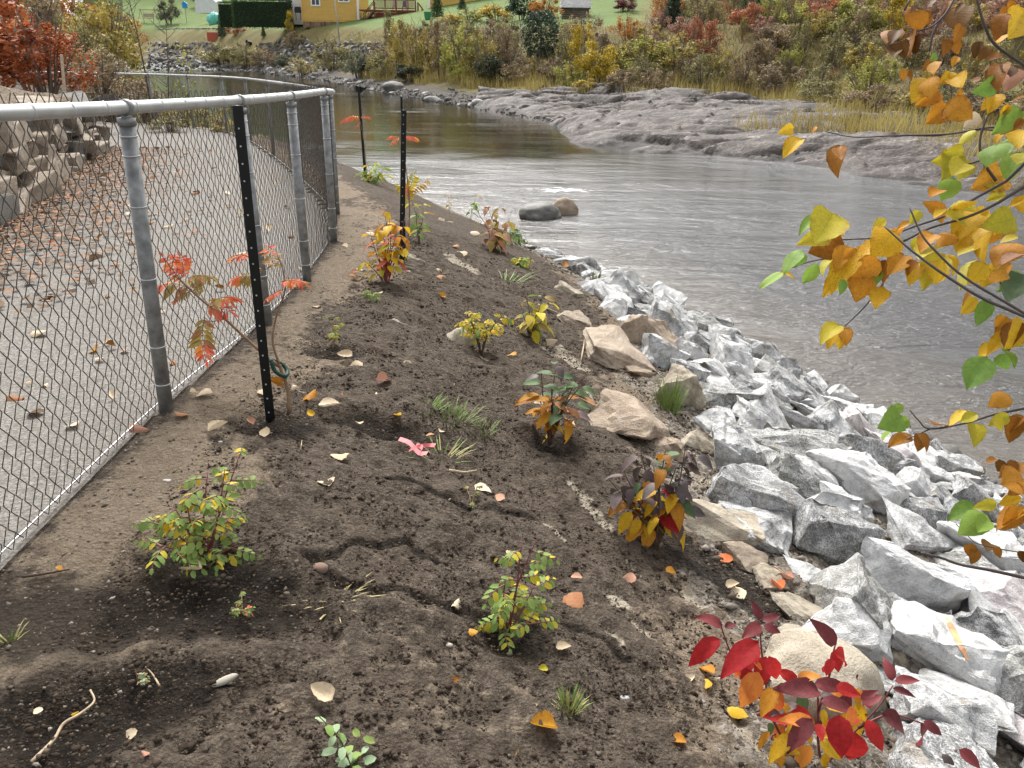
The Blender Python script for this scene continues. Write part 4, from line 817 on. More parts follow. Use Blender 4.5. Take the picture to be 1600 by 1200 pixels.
for b, t, m_, w_ in [((250, 455), (78, 538), 'crimson', .8), ((252, 392), (150, 345), M_, .8), ((262, 400), (335, 368), M_, .7), ((430, 365), (388, 288), M_, .8), ((432, 375), (515, 338), M_, .8), ((425, 385), (350, 440), M_, 1), ((438, 395), (515, 420), M_, 1.1),
    ((415, 462), (240, 610), C_, .9), ((410, 480), (325, 615), C_, .9), ((350, 580), (395, 712), C_, 1), ((415, 600), (335, 765), S_, 1), ((450, 530), (415, 675), C_, 1), ((462, 528), (510, 655), C_, 1), ((395, 560), (440, 585), S_, 1), ((330, 590), (310, 640), S_, .8),
    ((760, 480), (685, 378), M_, .8), ((752, 505), (868, 552), C_, .9), ((755, 500), (775, 600), C_, 1.1), ((745, 540), (715, 615), C_, 1), ((590, 640), (500, 590), C_, 1), ((590, 632), (675, 598), S_, 1), ((690, 690), (550, 632), M_, .9), ((668, 690), (520, 655), 'purple', .9), ((688, 705), (760, 690), 'purple', 1),
    ((660, 812), (465, 765), C_, .8), ((665, 830), (520, 800), S_, .8), ((690, 738), (885, 748), M_, .7), ((660, 655), (820, 662), M_, .8), ((760, 660), (870, 700), C_, 1), ((700, 600), (740, 560), C_, 1), ((655, 810), (535, 950), M_, .9), ((775, 790), (780, 985), C_, 1.15), ((850, 870), (840, 1045), C_, 1.05), ((895, 812), (975, 950), C_, .95), ((830, 750), (835, 850), S_, .9),
    ((880, 745), (968, 690), M_, .9), ((870, 720), (945, 680), M_, .8), ((1012, 640), (990, 535), M_, .9), ((1022, 640), (1135, 625), M_, .75), ((1015, 672), (1122, 700), M_, .6), ((965, 785), (1140, 858), M_, .9), ((1140, 830), (1205, 950), M_, 1), ((1150, 820), (1240, 880), M_, .9), ((1235, 965), (1300, 1040), 'purple', .9), ((1310, 945), (1425, 1025), M_, .9), ((1250, 975), (1115, 1015), C_, .8),
    ((490, 670), (425, 790), O_, 1), ((520, 685), (460, 790), S_, 1), ((590, 745), (460, 775), 'purple', .7), ((465, 865), (398, 935), O_, .6), ((560, 880), (455, 995), Y_, .9), ((560, 890), (640, 965), Y_, .9), ((650, 930), (570, 1035), S_, 1), ((690, 905), (790, 990), Y_, .9), ((705, 765), (710, 845), Y_, .8), ((520, 950), (490, 1045), O_, 1), ((640, 870), (650, 930), Y_, .8), ((600, 960), (530, 940), Y_, .8), ((720, 960), (700, 1040), Y_, .8), ((680, 830), (700, 900), C_, 1), ((860, 610), (845, 640), M_, .6), ((560, 830), (545, 900), Y_, .7)]:
    near_leaf(red, OV, b, t, m_, RD * .985, w_)
for k in range(34):                                            # the thick lower part of the red dogwood
    bx, by = rdl.uniform(440, 880), rdl.uniform(640, 980); a = rdl.uniform(.2, 2.9); l = rdl.uniform(70, 130)
    near_leaf(red, OV, (bx, by), (bx + math.cos(a) * l, by + math.sin(a) * l), rdl.choice([C_, C_, M_, Y_, Y_, O_, S_, 'deepgreen']), RD * rdl.uniform(1.0, 1.07), .9)
for ln in ([(700, 1045), (680, 900), (680, 720), (668, 690)], [(700, 1045), (560, 860), (440, 740), (330, 600), (262, 440), (240, 360)], [(540, 930), (470, 780), (430, 520), (422, 385)], [(700, 1045), (780, 930), (855, 855), (950, 755), (1015, 660)], [(680, 780), (730, 620), (752, 500), (762, 470)], [(860, 850), (1000, 790), (1150, 830)], [(1190, 1045), (1195, 960), (1250, 965)], [(1200, 990), (1300, 950)], [(440, 1045), (470, 900), (500, 870)], [(895, 790), (880, 740)]):
    pts = smooth_line([at(*c5(*p), RD + .01 * i) for i, p in enumerate(ln)], 4)
    MB().tube(pts, [.0045 * (1 - .55 * i / (len(pts) - 1)) for i in range(len(pts))], 6).build('stem', barkr, red, True)
# --- staghorn sumacs and their stakes
black = plain('black_coated_steel', (.008, .009, .009), .45, .4, .3, .2, 20); stud = plain('pale_stud', (.5, .52, .54), .5, .4, .3); gtie = plain('dark_green_strap', (.012, .045, .035), .6, .3)
def stake(base, top_, label, tip_white=False, wid=.0195, studs=True):
    B = hit(*base); B.z -= .1; T_ = at_y(top_[0], top_[1], B.y); root = thing('plant_stake', hit(*base), label, 'stake'); ax = (T_ - B).normalized()
    rt = Vector((1, .35, 0)); rt = (rt - ax * rt.dot(ax)).normalized(); fw_ = ax.cross(rt)
    m = MB(); h_ = (T_ - B).length
    prof = [(-wid, -.003), (wid, -.003), (wid, .004), (.004, .004), (.004, .03), (-.004, .03), (-.004, .004), (-wid, .004)]
    for z_ in (0, h_):
        m.v += [tuple(B + ax * z_ + rt * a - fw_ * -b) for a, b in prof]
    n = len(prof); m.f += [(i, (i + 1) % n, n + (i + 1) % n, n + i) for i in range(n)] + [tuple(range(n - 1, -1, -1)), tuple(range(n, 2 * n))]; m.m = [0] * len(m.f)
    m.build('post', black, root)
    if studs:
        q = .12
        while q < h_ - .02:
            P_ = B + ax * q - fw_ * .0035 - rt * .004; MB().tube([P_, P_ - fw_ * .004], .0036, 6).build('stud', stud, root); q += .066
    return root, B, T_
_, SB, ST = stake((422, 650), (371, 165), 'black steel stake with pale studs beside the nearest sumac', studs=True)
_, SB2, ST2 = stake((627, 415), (631, 172), 'black steel stake in the orange dogwood clump', wid=.02)
_, SB3, ST3 = stake((571, 277), (560, 135), 'black steel stake with a dark flag, farthest of the three', wid=.02, studs=False)
h2 = hit(635, 410); f1 = at_y(627, 150, SB2.y + .08); tag(MB().tube([h2 + Vector((-.02, .08, -.02)), f1], .008, 6).build('plant_stake', black), 'thin black rod standing behind the stake of the orange clump', 'stake')
fc_ = at_y(560, 140, SB3.y); m = MB(); m.add([fc_ + Vector((-.05, 0, .06)), fc_ + Vector((.13, .03, .02)), fc_ + Vector((.03, .01, -.05)), fc_ + Vector((-.04, .0, -.03)), fc_ + Vector((.0, .05, .03))], [(0, 4, 1), (0, 3, 2, 4), (4, 2, 1)]); m.build('flag', black, bpy.data.objects['plant_stake.002'])
SU = hit(452, 640); SD = (SU - EYE).dot(FW)
sumac = thing('sumac_sapling', SU + Vector((0, 0, -.02)), 'forked sumac sapling with red and olive fronds tied to the studded black stake', 'sapling')
def sp(x, y, o=0.0): return at(x, y, SD + o)
for ln, r_ in (([(452, 645), (450, 610), (440, 580), (437, 570)], (.009, .008)), ([(438, 574), (400, 543), (350, 497), (312, 466), (282, 438), (270, 430)], (.008, .003)), ([(437, 572), (426, 532), (433, 490), (445, 455), (443, 425), (432, 395)], (.006, .0025)), ([(352, 498), (330, 502), (318, 495)], (.003, .0015))):
    pts = smooth_line([sp(*p) for p in ln], 5); MB().tube(pts, [r_[0] + (r_[1] - r_[0]) * i / (len(pts) - 1) for i in range(len(pts))], 7).build('stem', barkt, sumac, True)
fr = random.Random(9)
red_f = lambda t, r: 'coral' if r < .85 else 'scarlet'
mixf = lambda t, r: ('coral' if r < .8 else 'scarlet') if t > .62 else ('olive' if r < .75 else 'russet')
olv = lambda t, r: 'olive' if r < .8 else 'russet'
for b, t, mt, dr in (((284, 440), (258, 402), red_f, .1), ((286, 432), (280, 398), red_f, .2), ((300, 452), (246, 450), mixf, .25), ((295, 435), (332, 432), olv, .4), ((312, 462), (300, 440), olv, .2), ((328, 475), (368, 462), mixf, .35), ((325, 478), (358, 486), red_f, .3), ((320, 492), (322, 552), mixf, .0), ((412, 440), (362, 436), mixf, .4), ((410, 425), (395, 420), olv, .6), ((390, 402), (365, 402), red_f, .2), ((440, 440), (474, 440), red_f, .35), ((443, 452), (420, 466), red_f, .2), ((428, 420), (418, 388), mixf, .0), ((300, 455), (275, 470), mixf, .3)):
    P0, P1 = sp(*b), sp(t[0], t[1], fr.uniform(-.1, .1)); d = P1 - P0; n = Vector((0, -.3, 1)) + rv(fr, .3)
    if abs(d.normalized().z) > .8: n = Vector((fr.uniform(-.4, .4), -1, .2))
    compound(sumac, P0, d + Vector((0, 0, dr * d.length)), n, d.length * 1.15, 8, LA_, mt, 'leaflet', barkt, .44, fr, True, dr)
k_ = [sp(424, 565, -.04), sp(430, 580, -.03), sp(445, 588, -.02), sp(449, 580, .02), sp(440, 568, .03), sp(424, 562, .03)]
tag(MB().tube(smooth_line(k_ + [k_[0]], 4), .010, 6).build('plant_tie', gtie, None, True), 'dark green strap holding the nearest sumac to its stake', 'plant tie')
def small_sumac(base, line, fronds, label, seed):
    B = hit(*base); D = (B - EYE).dot(FW); root = thing('sumac_sapling', B, label, 'sapling'); r_ = random.Random(seed)
    pts = smooth_line([at(*p, D) for p in [base] + line], 4); MB().tube(pts, [.008 * (1 - .7 * i / (len(pts) - 1)) for i in range(len(pts))], 6).build('stem', barkt, root, True)
    for b, t, mt, dr in fronds:
        P0, P1 = at(*b, D), at(*t, D * (1 + r_.uniform(-.01, .01))); d = P1 - P0
        compound(root, P0, d + Vector((0, 0, dr * d.length)), Vector((0, -.3, 1)) + rv(r_, .3), d.length * 1.05, 7, LA_, mt, 'leaflet', barkt, .38, r_, True, dr)
small_sumac((634, 415), [(640, 330), (634, 260), (625, 222)], [((625, 218), (603, 214), red_f, .5), ((625, 217), (657, 214), red_f, .6), ((624, 216), (612, 225), red_f, .3), ((640, 300), (668, 280), lambda t, r: 'yellow' if r < .7 else 'orange', 0), ((636, 300), (648, 268), lambda t, r: 'lime', .2), ((636, 310), (634, 285), red_f, .2), ((640, 320), (620, 280), lambda t, r: 'lime' if r < .7 else 'yellow', .3)], 'sumac sapling with two bright red fronds near the top of the middle stake', 41)
small_sumac((573, 280), [(570, 230), (563, 190)], [((562, 186), (533, 188), red_f, .5), ((562, 184), (580, 182), red_f, .5), ((563, 188), (548, 182), lambda t, r: 'scarlet', .5), ((563, 190), (555, 200), red_f, .1)], 'sumac sapling with red fronds beside the farthest stake', 42)
# --- grass tufts
def tuft(px, py, wpx, hpx, n, cols, label, seed, lean=.5, base_w=.5):
    r_ = random.Random(seed); B = hit(px, py); D = (B - EYE).dot(FW); w_ = wpx * D / FPX / 2; h_ = hpx * D / FPX; root = thing('grass_tuft', B, label, 'grass tuft')
    for c in cols:
        m = MB()
        for i in range(n // len(cols)):
            a = r_.uniform(0, 6.28); q = r_.random() ** .6; o = Vector((math.cos(a) * w_ * base_w * q, math.sin(a) * w_ * base_w * q, -.01)); l = h_ * r_.uniform(.55, 1.05)
            tip = B + o + Vector((math.cos(a) * w_ * lean * q * 1.2, math.sin(a) * w_ * lean * q, l)) + rv(r_, .15 * h_); mid = (B + o).lerp(tip, .55) + Vector((0, 0, .12 * l)); s_ = Vector((-math.sin(a), math.cos(a), 0)) * (.0016 + .0012 * D / 3)
            m.add([B + o - s_, B + o + s_, mid + s_ * .8, mid - s_ * .8, tip], [(0, 1, 2, 3), (3, 2, 4)])
        m.build('blades', c, root)
    return root
ggreen = plain('green_grass_blade', (.16, .25, .06), .6, .2, 0, .3, 60); golive = plain('olive_grass_blade', (.17, .19, .08), .6, .2, 0, .3, 60); gstraw = plain('straw_grass_blade', (.36, .30, .14), .7, .2, 0, .3, 60); gdark = plain('grey_green_grass_blade', (.095, .11, .065), .6, .2, 0, .3, 60)
tuft(1045, 645, 70, 55, 150, (ggreen, golive), 'green grass tuft growing between tan rocks at the top of the riprap', 1)
tuft(1243, 722, 46, 52, 170, (gdark, golive), 'grey green grass tuft growing among pale stones in mid riprap', 2)
tuft(1272, 868, 60, 26, 90, (golive, gdark), 'thin grass tuft at the soil edge above the dark faced stone', 3)
tuft(930, 452, 34, 32, 70, (gdark, golive), 'grey green grass tuft on the upper end of the riprap', 4)
tuft(888, 1112, 48, 40, 70, (ggreen, gstraw), 'small grass tuft alone on the lower soil slope', 5, .9)
tuft(655, 640, 70, 18, 90, (ggreen,), 'bright low grass patch in the middle of the soil slope', 6, .5, 1)
tuft(700, 655, 90, 20, 110, (ggreen, golive), 'thin low grass patch right of the bright one', 7, .5, 1)
tuft(745, 675, 60, 18, 50, (ggreen, golive), 'sparse grass blades at the lower right of the low grass patches', 8, .5, 1)
tuft(15, 998, 50, 22, 26, (ggreen, gstraw), 'few grass blades at the left edge of the soil', 9, 1, .5)
tuft(525, 930, 80, 10, 60, (gstraw,), 'dry straw wisps on the soil below the crack', 10, 1, 1)
tuft(690, 712, 60, 18, 26, (gstraw, ggreen), 'wispy grass beside the pink ribbon', 12, 1, 1)
tuft(600, 405, 50, 14, 30, (ggreen, golive), 'low grass at the foot of the orange dogwood', 13, 1, 1)
tuft(790, 440, 60, 14, 30, (ggreen, golive), 'low grass below the green and yellow shrub', 14, 1, 1)

# ================================================================== LEAVES, STICKS AND STONES ON THE GROUND
rg_ = random.Random(21)
def fallen(px, py, wpx, mat, label=None, group=None, k=None, lift=.3):
    h = hit(px, py); D = (h - EYE).dot(FW); L = wpx * D / FPX; a = rg_.uniform(0, 6.28)
    d = Vector((math.cos(a), math.sin(a), rg_.uniform(-.1, .25))); n = Vector((0, -.1, 1)) + rv(rg_, lift)
    o = link('fallen_leaf', FAL[rg_.randrange(5) if k is None else k], None, basis_leaf(Vector((h.x, h.y, h.z + .012 + .16 * L)) - d * L * .5, d, n, L), LM[mat])
    return tag(o, label, 'fallen leaf', group)
for px, py, wpx, mat, lab in ((534, 716, 34, 'pale', 'pale fallen leaf in the middle of the upper soil slope'), (512, 767, 34, 'pale', 'pinkish fallen leaf below the pale one on the upper slope'), (302, 905, 36, 'pale', 'pale curled leaf at the foot of the rose bush'), (503, 1094, 40, 'pale', 'curled tan leaf above the small pale shrub at the bottom'), (849, 1150, 44, 'orange', 'orange maple like leaf near the bottom edge'), (800, 1177, 34, 'orange', 'flat orange leaf beside the maple like one at the bottom'), (898, 944, 42, 'russet', 'narrow rust brown leaf right of the thin rose bush'),
    (488, 622, 34, 'orange', 'orange yellow leaf right of the nearest sumac stem'), (515, 643, 34, 'pale', 'pale leaf just below the orange one by the sumac'), (755, 768, 32, 'pale', 'pale leaf beside the withered seedling'), (775, 783, 30, 'pinkbrown', 'pink brown leaf beside the withered seedling'), (880, 1020, 24, 'pale', 'small pale leaf below the thin rose bush'), (848, 1052, 16, 'lime', 'tiny lime green leaf on the lower slope'), (738, 993, 18, 'orange', 'small orange leaf left of the thin rose bush foot'), (1155, 933, 30, 'pale', 'pale yellow leaf on the soil left of the tan rocks'), (1132, 876, 26, 'scarlet', 'red brown leaf below the purple leaved dogwood'),
    (983, 908, 22, 'pinkbrown', 'pink leaf on the soil above the fabric triangle'), (1105, 1058, 30, 'orange', 'orange leaf upper of the three left of the red dogwood'), (1100, 1077, 26, 'yellow', 'yellow leaf lowest of the three left of the red dogwood'), (1118, 1066, 24, 'pale', 'pale leaf right of the three left of the red dogwood'), (1152, 1120, 34, 'yellow', 'yellow leaf on the fabric strip beside the red dogwood'), (1059, 1167, 28, 'orange', 'tan orange leaf near the bottom left of the red dogwood'), (1310, 792, 22, 'orange', 'bright orange leaf lying on the pale riprap'), (1045, 645, 1, None, None),
    (220, 673, 34, 'pinkbrown', 'pinkish leaf near the foot of the nearest fence post'), (283, 652, 26, 'russet', 'brown leaf at the foot of the nearest fence post'), (341, 680, 30, 'pale', 'pale leaf right of the nearest fence post'), (318, 620, 28, 'pale', 'cream leaf between the nearest post and the sumac'), (598, 604, 26, 'pinkbrown', 'pale pink leaf above the low grass patch'), (557, 575, 22, 'pale', 'small pale leaf left of the spirea'), (540, 563, 24, 'pale', 'pale leaf near the spindly seedling'), (485, 620, 1, None, None), (1205, 905, 30, 'russet', 'reddish leaf in the leaf pile above the tan boulder'), (1225, 915, 30, 'pinkbrown', 'pink leaf in the leaf pile above the tan boulder'), (1240, 915, 26, 'pale', 'pale leaf in the leaf pile above the tan boulder'), (1212, 925, 28, 'scarlet', 'red leaf in the leaf pile above the tan boulder'),
    (145, 550, 26, 'orange', 'orange leaf on the path seen through the fence'), (140, 548, 1, None, None), (25, 625, 28, 'russet', 'brown leaf on the path near the left edge'), (60, 525, 30, 'pale', 'pale leaf on the path in the middle of the fence view'), (115, 667, 26, 'pale', 'pale leaf on the path near the bottom wire'), (55, 648, 30, 'darkbrown', 'dark leaf on the path near the bottom wire')):
    if mat: fallen(px, py, wpx, mat, lab)
PALS = ['pale'] * 4 + ['russet', 'pinkbrown', 'orange', 'brown', 'yellow']
for k in range(70):                                            # on the tan strip and the soil
    y = rg_.uniform(560, 1190) if k < 20 else rg_.uniform(300, 700); x = rg_.uniform(300, 1000) if y < 700 else rg_.uniform(40, 1150)
    if k >= 25 and y < 560: x = rg_.uniform(480, 800); 
    h = hit(x, y); u_ = float(near_z(np.array([h.x]), np.array([h.y]))[1][0])
    if u_ < .02 or u_ > 3: continue
    fallen(x, y, rg_.uniform(11, 22), rg_.choice(PALS), 'small dry fallen leaf lying on the dark soil bank', 'fallen leaves on the soil')
for k in range(110):                                           # on the path, thicker towards the wall
    h = None; l = rg_.uniform(-1.0, wlen[-1]); b = rg_.random() ** 1.7 * 4.2; x, y = wpos(max(l, 0)); 
    if l < 0: y += l * .9; x += .3 * -l
    x += b * .93 + .15; y += b * .2; px, py, d = proj((x, y, ZF(y)))
    if not (0 < px < 500 and 150 < py < 800) or (px > 170 and rg_.random() < .6): continue
    fallen(px, py, rg_.uniform(.06, .1) * FPX / d, rg_.choice(['litter', 'russet', 'litter', 'litter_dark', 'brown', 'pale', 'pale']), 'dry fallen leaf on the gravel path behind the fence', 'fallen leaves on the path')
for k in range(40):
    px, py = rg_.uniform(0, 430), rg_.uniform(240, 640); fallen(px, py, rg_.uniform(9, 18), rg_.choice(PALS), 'dry fallen leaf on the gravel path behind the fence', 'fallen leaves on the path')
# dense litter at the wall foot
m = MB()
for k in range(5200):
    l = rg_.uniform(-1.2, wlen[-1]); b = abs(rg_.gauss(0, .6)); x, y = wpos(max(l, 0)); y += min(l, 0); x += b + .1; y += .2 * b; P_ = Vector((x, y, ZF(y) + .012 + .03 * rg_.random() * max(0, 1 - b)))
    a = rg_.uniform(0, 6.28); s_ = rg_.uniform(.02, .042); e = Vector((math.cos(a), math.sin(a), rg_.uniform(-.4, .4))) * s_; f_ = Vector((-math.sin(a), math.cos(a), rg_.uniform(-.4, .4))) * s_ * .7
    m.add([P_ - e, P_ - f_ * .9 + e * .1, P_ + e, P_ + f_], [(0, 1, 2), (0, 2, 3)], rg_.randrange(4))
tag(m.build('leaf_litter', [LM['litter'], LM['litter_dark'], LM['litter'], LM['russet']]), 'drift of dry brown leaves at the foot of the stone wall', None, None, 'stuff')
stick_m = plain('dry_stick', (.36, .28, .19), .8, .2, 0, .3, 40); pale_st = plain('pale_pebble', (.42, .42, .42), .8, .2, 0, .3, 30); wchip = plain('grey_wood_chip', (.33, .30, .25), .85, .2, 0, .35, 30)
def stick(line, r_, label, mt=None, nm='stick'):
    pts = []
    for p in line: h = hit(*p); pts.append(Vector((h.x, h.y, h.z + r_ * .8 + .004)))
    pts = smooth_line(pts, 4); tag(MB().tube(pts, [r_ * (1 - .5 * i / (len(pts) - 1)) for i in range(len(pts))], 5).build(nm, mt or stick_m, None, True), label, 'stick')
stick([(50, 1195), (85, 1160), (100, 1135), (125, 1120), (148, 1100), (142, 1082)], .005, 'long bent pale root lying on the lower left soil', None, 'root')
stick([(702, 738), (725, 741), (745, 738)], .007, 'short pale stick below the pink ribbon')
stick([(618, 1015), (640, 1022), (665, 1030)], .004, 'thin straight stick left of the thin rose bush')
stick([(35, 905), (70, 900), (110, 893)], .005, 'thin brown stick near the left edge of the soil', bark)
stick([(250, 1075), (240, 1058), (228, 1045)], .003, 'thin dry stem near the tiny pale seedling')
stick([(916, 500), (914, 530), (908, 565)], .010, 'pale peeled stick lying over the fabric beside the tan slab')
stick([(700, 785), (712, 775)], .004, 'short twig near the upper soil crack')
stick([(470, 705), (472, 690)], .003, 'thin upright straw on the soil below the sumac')
stick([(840, 478), (905, 505)], .009, 'pale stick along the top edge of the tan slab')
stick([(940, 660), (955, 690), (965, 720)], .006, 'pale root hanging over the soil edge left of the purple leaved dogwood')
cob2 = [cobble_data('pebble', 200 + i, (1, .7, .5), 2, .15, pale_st) for i in range(3)]
def pebble(px, py, wpx, label, mt=None, dims=(1, 1, 1), nm='pebble', cat='pebble', yaw=0):
    h = hit(px, py); D = (h - EYE).dot(FW); r = wpx * D / FPX / 2; put_rock(cob2[rg_.randrange(3)], nm, (h.x, h.y, h.z + r * .25), (r * dims[0], r * dims[1], r * dims[2]), Euler((0, 0, yaw)), mt, label, cat)
pebble(503, 893, 32, 'brown egg shaped stone lying in the soil crack', plain('brown_stone', (.17, .115, .085), .8, .2), (1, 1.1, 1.3), 'stone', 'stone')
pebble(352, 1067, 44, 'flat grey wood chip on the lower left soil', wchip, (1, .45, .5), 'wood_chip', 'wood chip', .75)
pebble(975, 1093, 20, 'pale grey pebble on the lower slope right of the grass tuft'); pebble(566, 1135, 18, 'pale pebble beside the small pale shrub at the bottom'); pebble(702, 1010, 14, 'grey pebble left of the thin rose bush', wchip); pebble(1135, 1135, 14, 'small white pebble left of the red dogwood')
pebble(262, 755, 18, 'pale flat pebble on the tan soil above the rose bush'); pebble(345, 693, 12, 'white pebble beside a pale leaf near the nearest fence post'); pebble(897, 1132, 14, 'dark pebble below the small grass tuft', wchip)
# pink ribbon
pink = plain('pink_ribbon', (.62, .16, .17), .55, .3, 0, .2, 20); rib = []
m = MB()
for ln in ([(624, 690), (640, 700), (655, 712), (668, 716)], [(640, 708), (655, 705), (672, 700), (680, 704)], [(650, 700), (660, 708), (654, 716)]):
    pts = []
    for i, p in enumerate(ln): h = hit(*p); pts.append(Vector((h.x, h.y, h.z + .014 + .012 * (i % 2))))
    pts = smooth_line(pts, 4); wv_ = Vector((.004, .011, .004)); n = len(pts); m.add([p - wv_ for p in pts] + [p + wv_ for p in pts], [(i, i + 1, n + i + 1, n + i) for i in range(n - 1)])
tag(m.build('ribbon', pink), 'crumpled pink plastic ribbon on the soil below the grass patch', 'ribbon')

# ================================================================== NEAR BRANCHES HANGING IN FROM THE RIGHT
BD = 1.55
tr0 = Vector((2.35, 1.5, gz(2.35, 1.5) - .1)); tree = thing('leaning_tree', tr0, 'yellow leaved branches hanging in from the right over the river', 'tree branch')
tl = [tr0, tr0 + Vector((-.1, .1, .9)), tr0 + Vector((-.25, .15, 1.7)), tr0 + Vector((-.45, .2, 2.9)), tr0 + Vector((-.6, .3, 4.2))]
MB().tube(smooth_line(tl, 4), [.07 - .003 * i for i in range(17)], 9).build('trunk', barkg, tree, True)
def c7(x, y): return 1160 + x / 2.182, 150 + y / 2.182
def c8(x, y): return 1200 + x / 3.75, y / 3.75
def twig(line, r0, r1, D0=BD, D1=BD, cs=c7, ext=None):
    n = len(line); pts = [at(*cs(*p), D0 + (D1 - D0) * i / max(1, n - 1)) for i, p in enumerate(line)]
    if ext is not None: pts = [Vector(ext), pts[0] + (pts[0] - pts[1]).normalized() * .35] + pts
    pts = smooth_line(pts, 5); MB().tube(pts, [r0 + (r1 - r0) * i / (len(pts) - 1) for i in range(len(pts))], 6).build('branch', barkg, tree, True)
J = tr0 + Vector((-.2, .12, 1.35))
twig([(960, 750), (820, 690), (690, 610), (600, 545), (545, 500), (485, 445)], .0038, .0016, 1.35, 1.45, c7, J)
twig([(960, 740), (760, 620), (660, 530), (610, 470), (570, 380)], .003, .0013, 1.3, 1.35, c7, J)
twig([(960, 310), (860, 370), (760, 415), (640, 450), (540, 500), (450, 535), (380, 550), (250, 560), (130, 600)], .0038, .0012, 1.5, 1.7, c7, J + Vector((0, .1, .3)))
twig([(900, 290), (800, 345), (700, 405), (600, 440), (480, 480), (340, 490)], .004, .0015, 1.55, 1.65, c7, J + Vector((0, .1, .35)))
twig([(960, 100), (820, 110), (700, 130), (520, 135), (380, 140), (280, 120)], .003, .001, 1.7, 1.8, c7, J + Vector((0, .2, .5)))
twig([(865, 290), (820, 220), (810, 150), (835, 65)], .003, .002, 1.6, 1.6, c7)
twig([(480, 640), (420, 715), (350, 785)], .0017, .001, 1.6, 1.6, c7)
twig([(960, 1065), (860, 1085), (760, 1115), (640, 1135), (600, 1105), (570, 1070)], .0035, .001, 1.6, 1.6, c7, J + Vector((0, 0, -.1)))
twig([(640, 1135), (560, 1170), (490, 1185)], .0015, .001, 1.6, 1.6, c7)
twig([(1500, 780), (1240, 760), (1000, 795), (840, 795), (740, 800)], .002, .001, 1.75, 1.8, c8)
twig([(1560, 420), (1340, 270), (1270, 150), (1225, 0), (1200, -120)], .003, .002, 1.6, 1.6, c8)
twig([(945, 300), (975, 180), (1060, 50), (1120, -60)], .002, .002, 1.6, 1.6, c8)
twig([(840, 190), (960, 155), (1060, 60)], .0012, .002, 1.6, 1.6, c8)
twig([(800, 60), (850, -40)], .002, .002, 1.6, 1.6, c8)
twig([(1140, 890), (1155, 960), (1260, 935)], .0015, .002, 1.6, 1.6, c8)
def c6(x, y): return 1200 + x / 3.333, 600 + y / 3.333
twig([(1900, 1120), (1600, 1070), (1340, 1010), (1160, 970), (1000, 940), (900, 905), (800, 880)], .0032, .0018, 1.25, 1.15, c6)
twig([(1340, 880), (1210, 860), (1090, 830), (1040, 790), (980, 730)], .0012, .0008, 1.5, 1.5, c6)
rdl = random.Random(78)
def NL(cs, D, rows):
    for x, y, tx_, ty_, m_, k in rows: near_leaf(tree, (RO, EL)[k], (x, y), (tx_, ty_), m_, D, rdl.uniform(.8, 1.1), 'leaf', .85, cs)
Y, O, G, B_, LI, DB = 'yellow', 'orange', 'green', 'brown', 'lime', 'darkbrown'
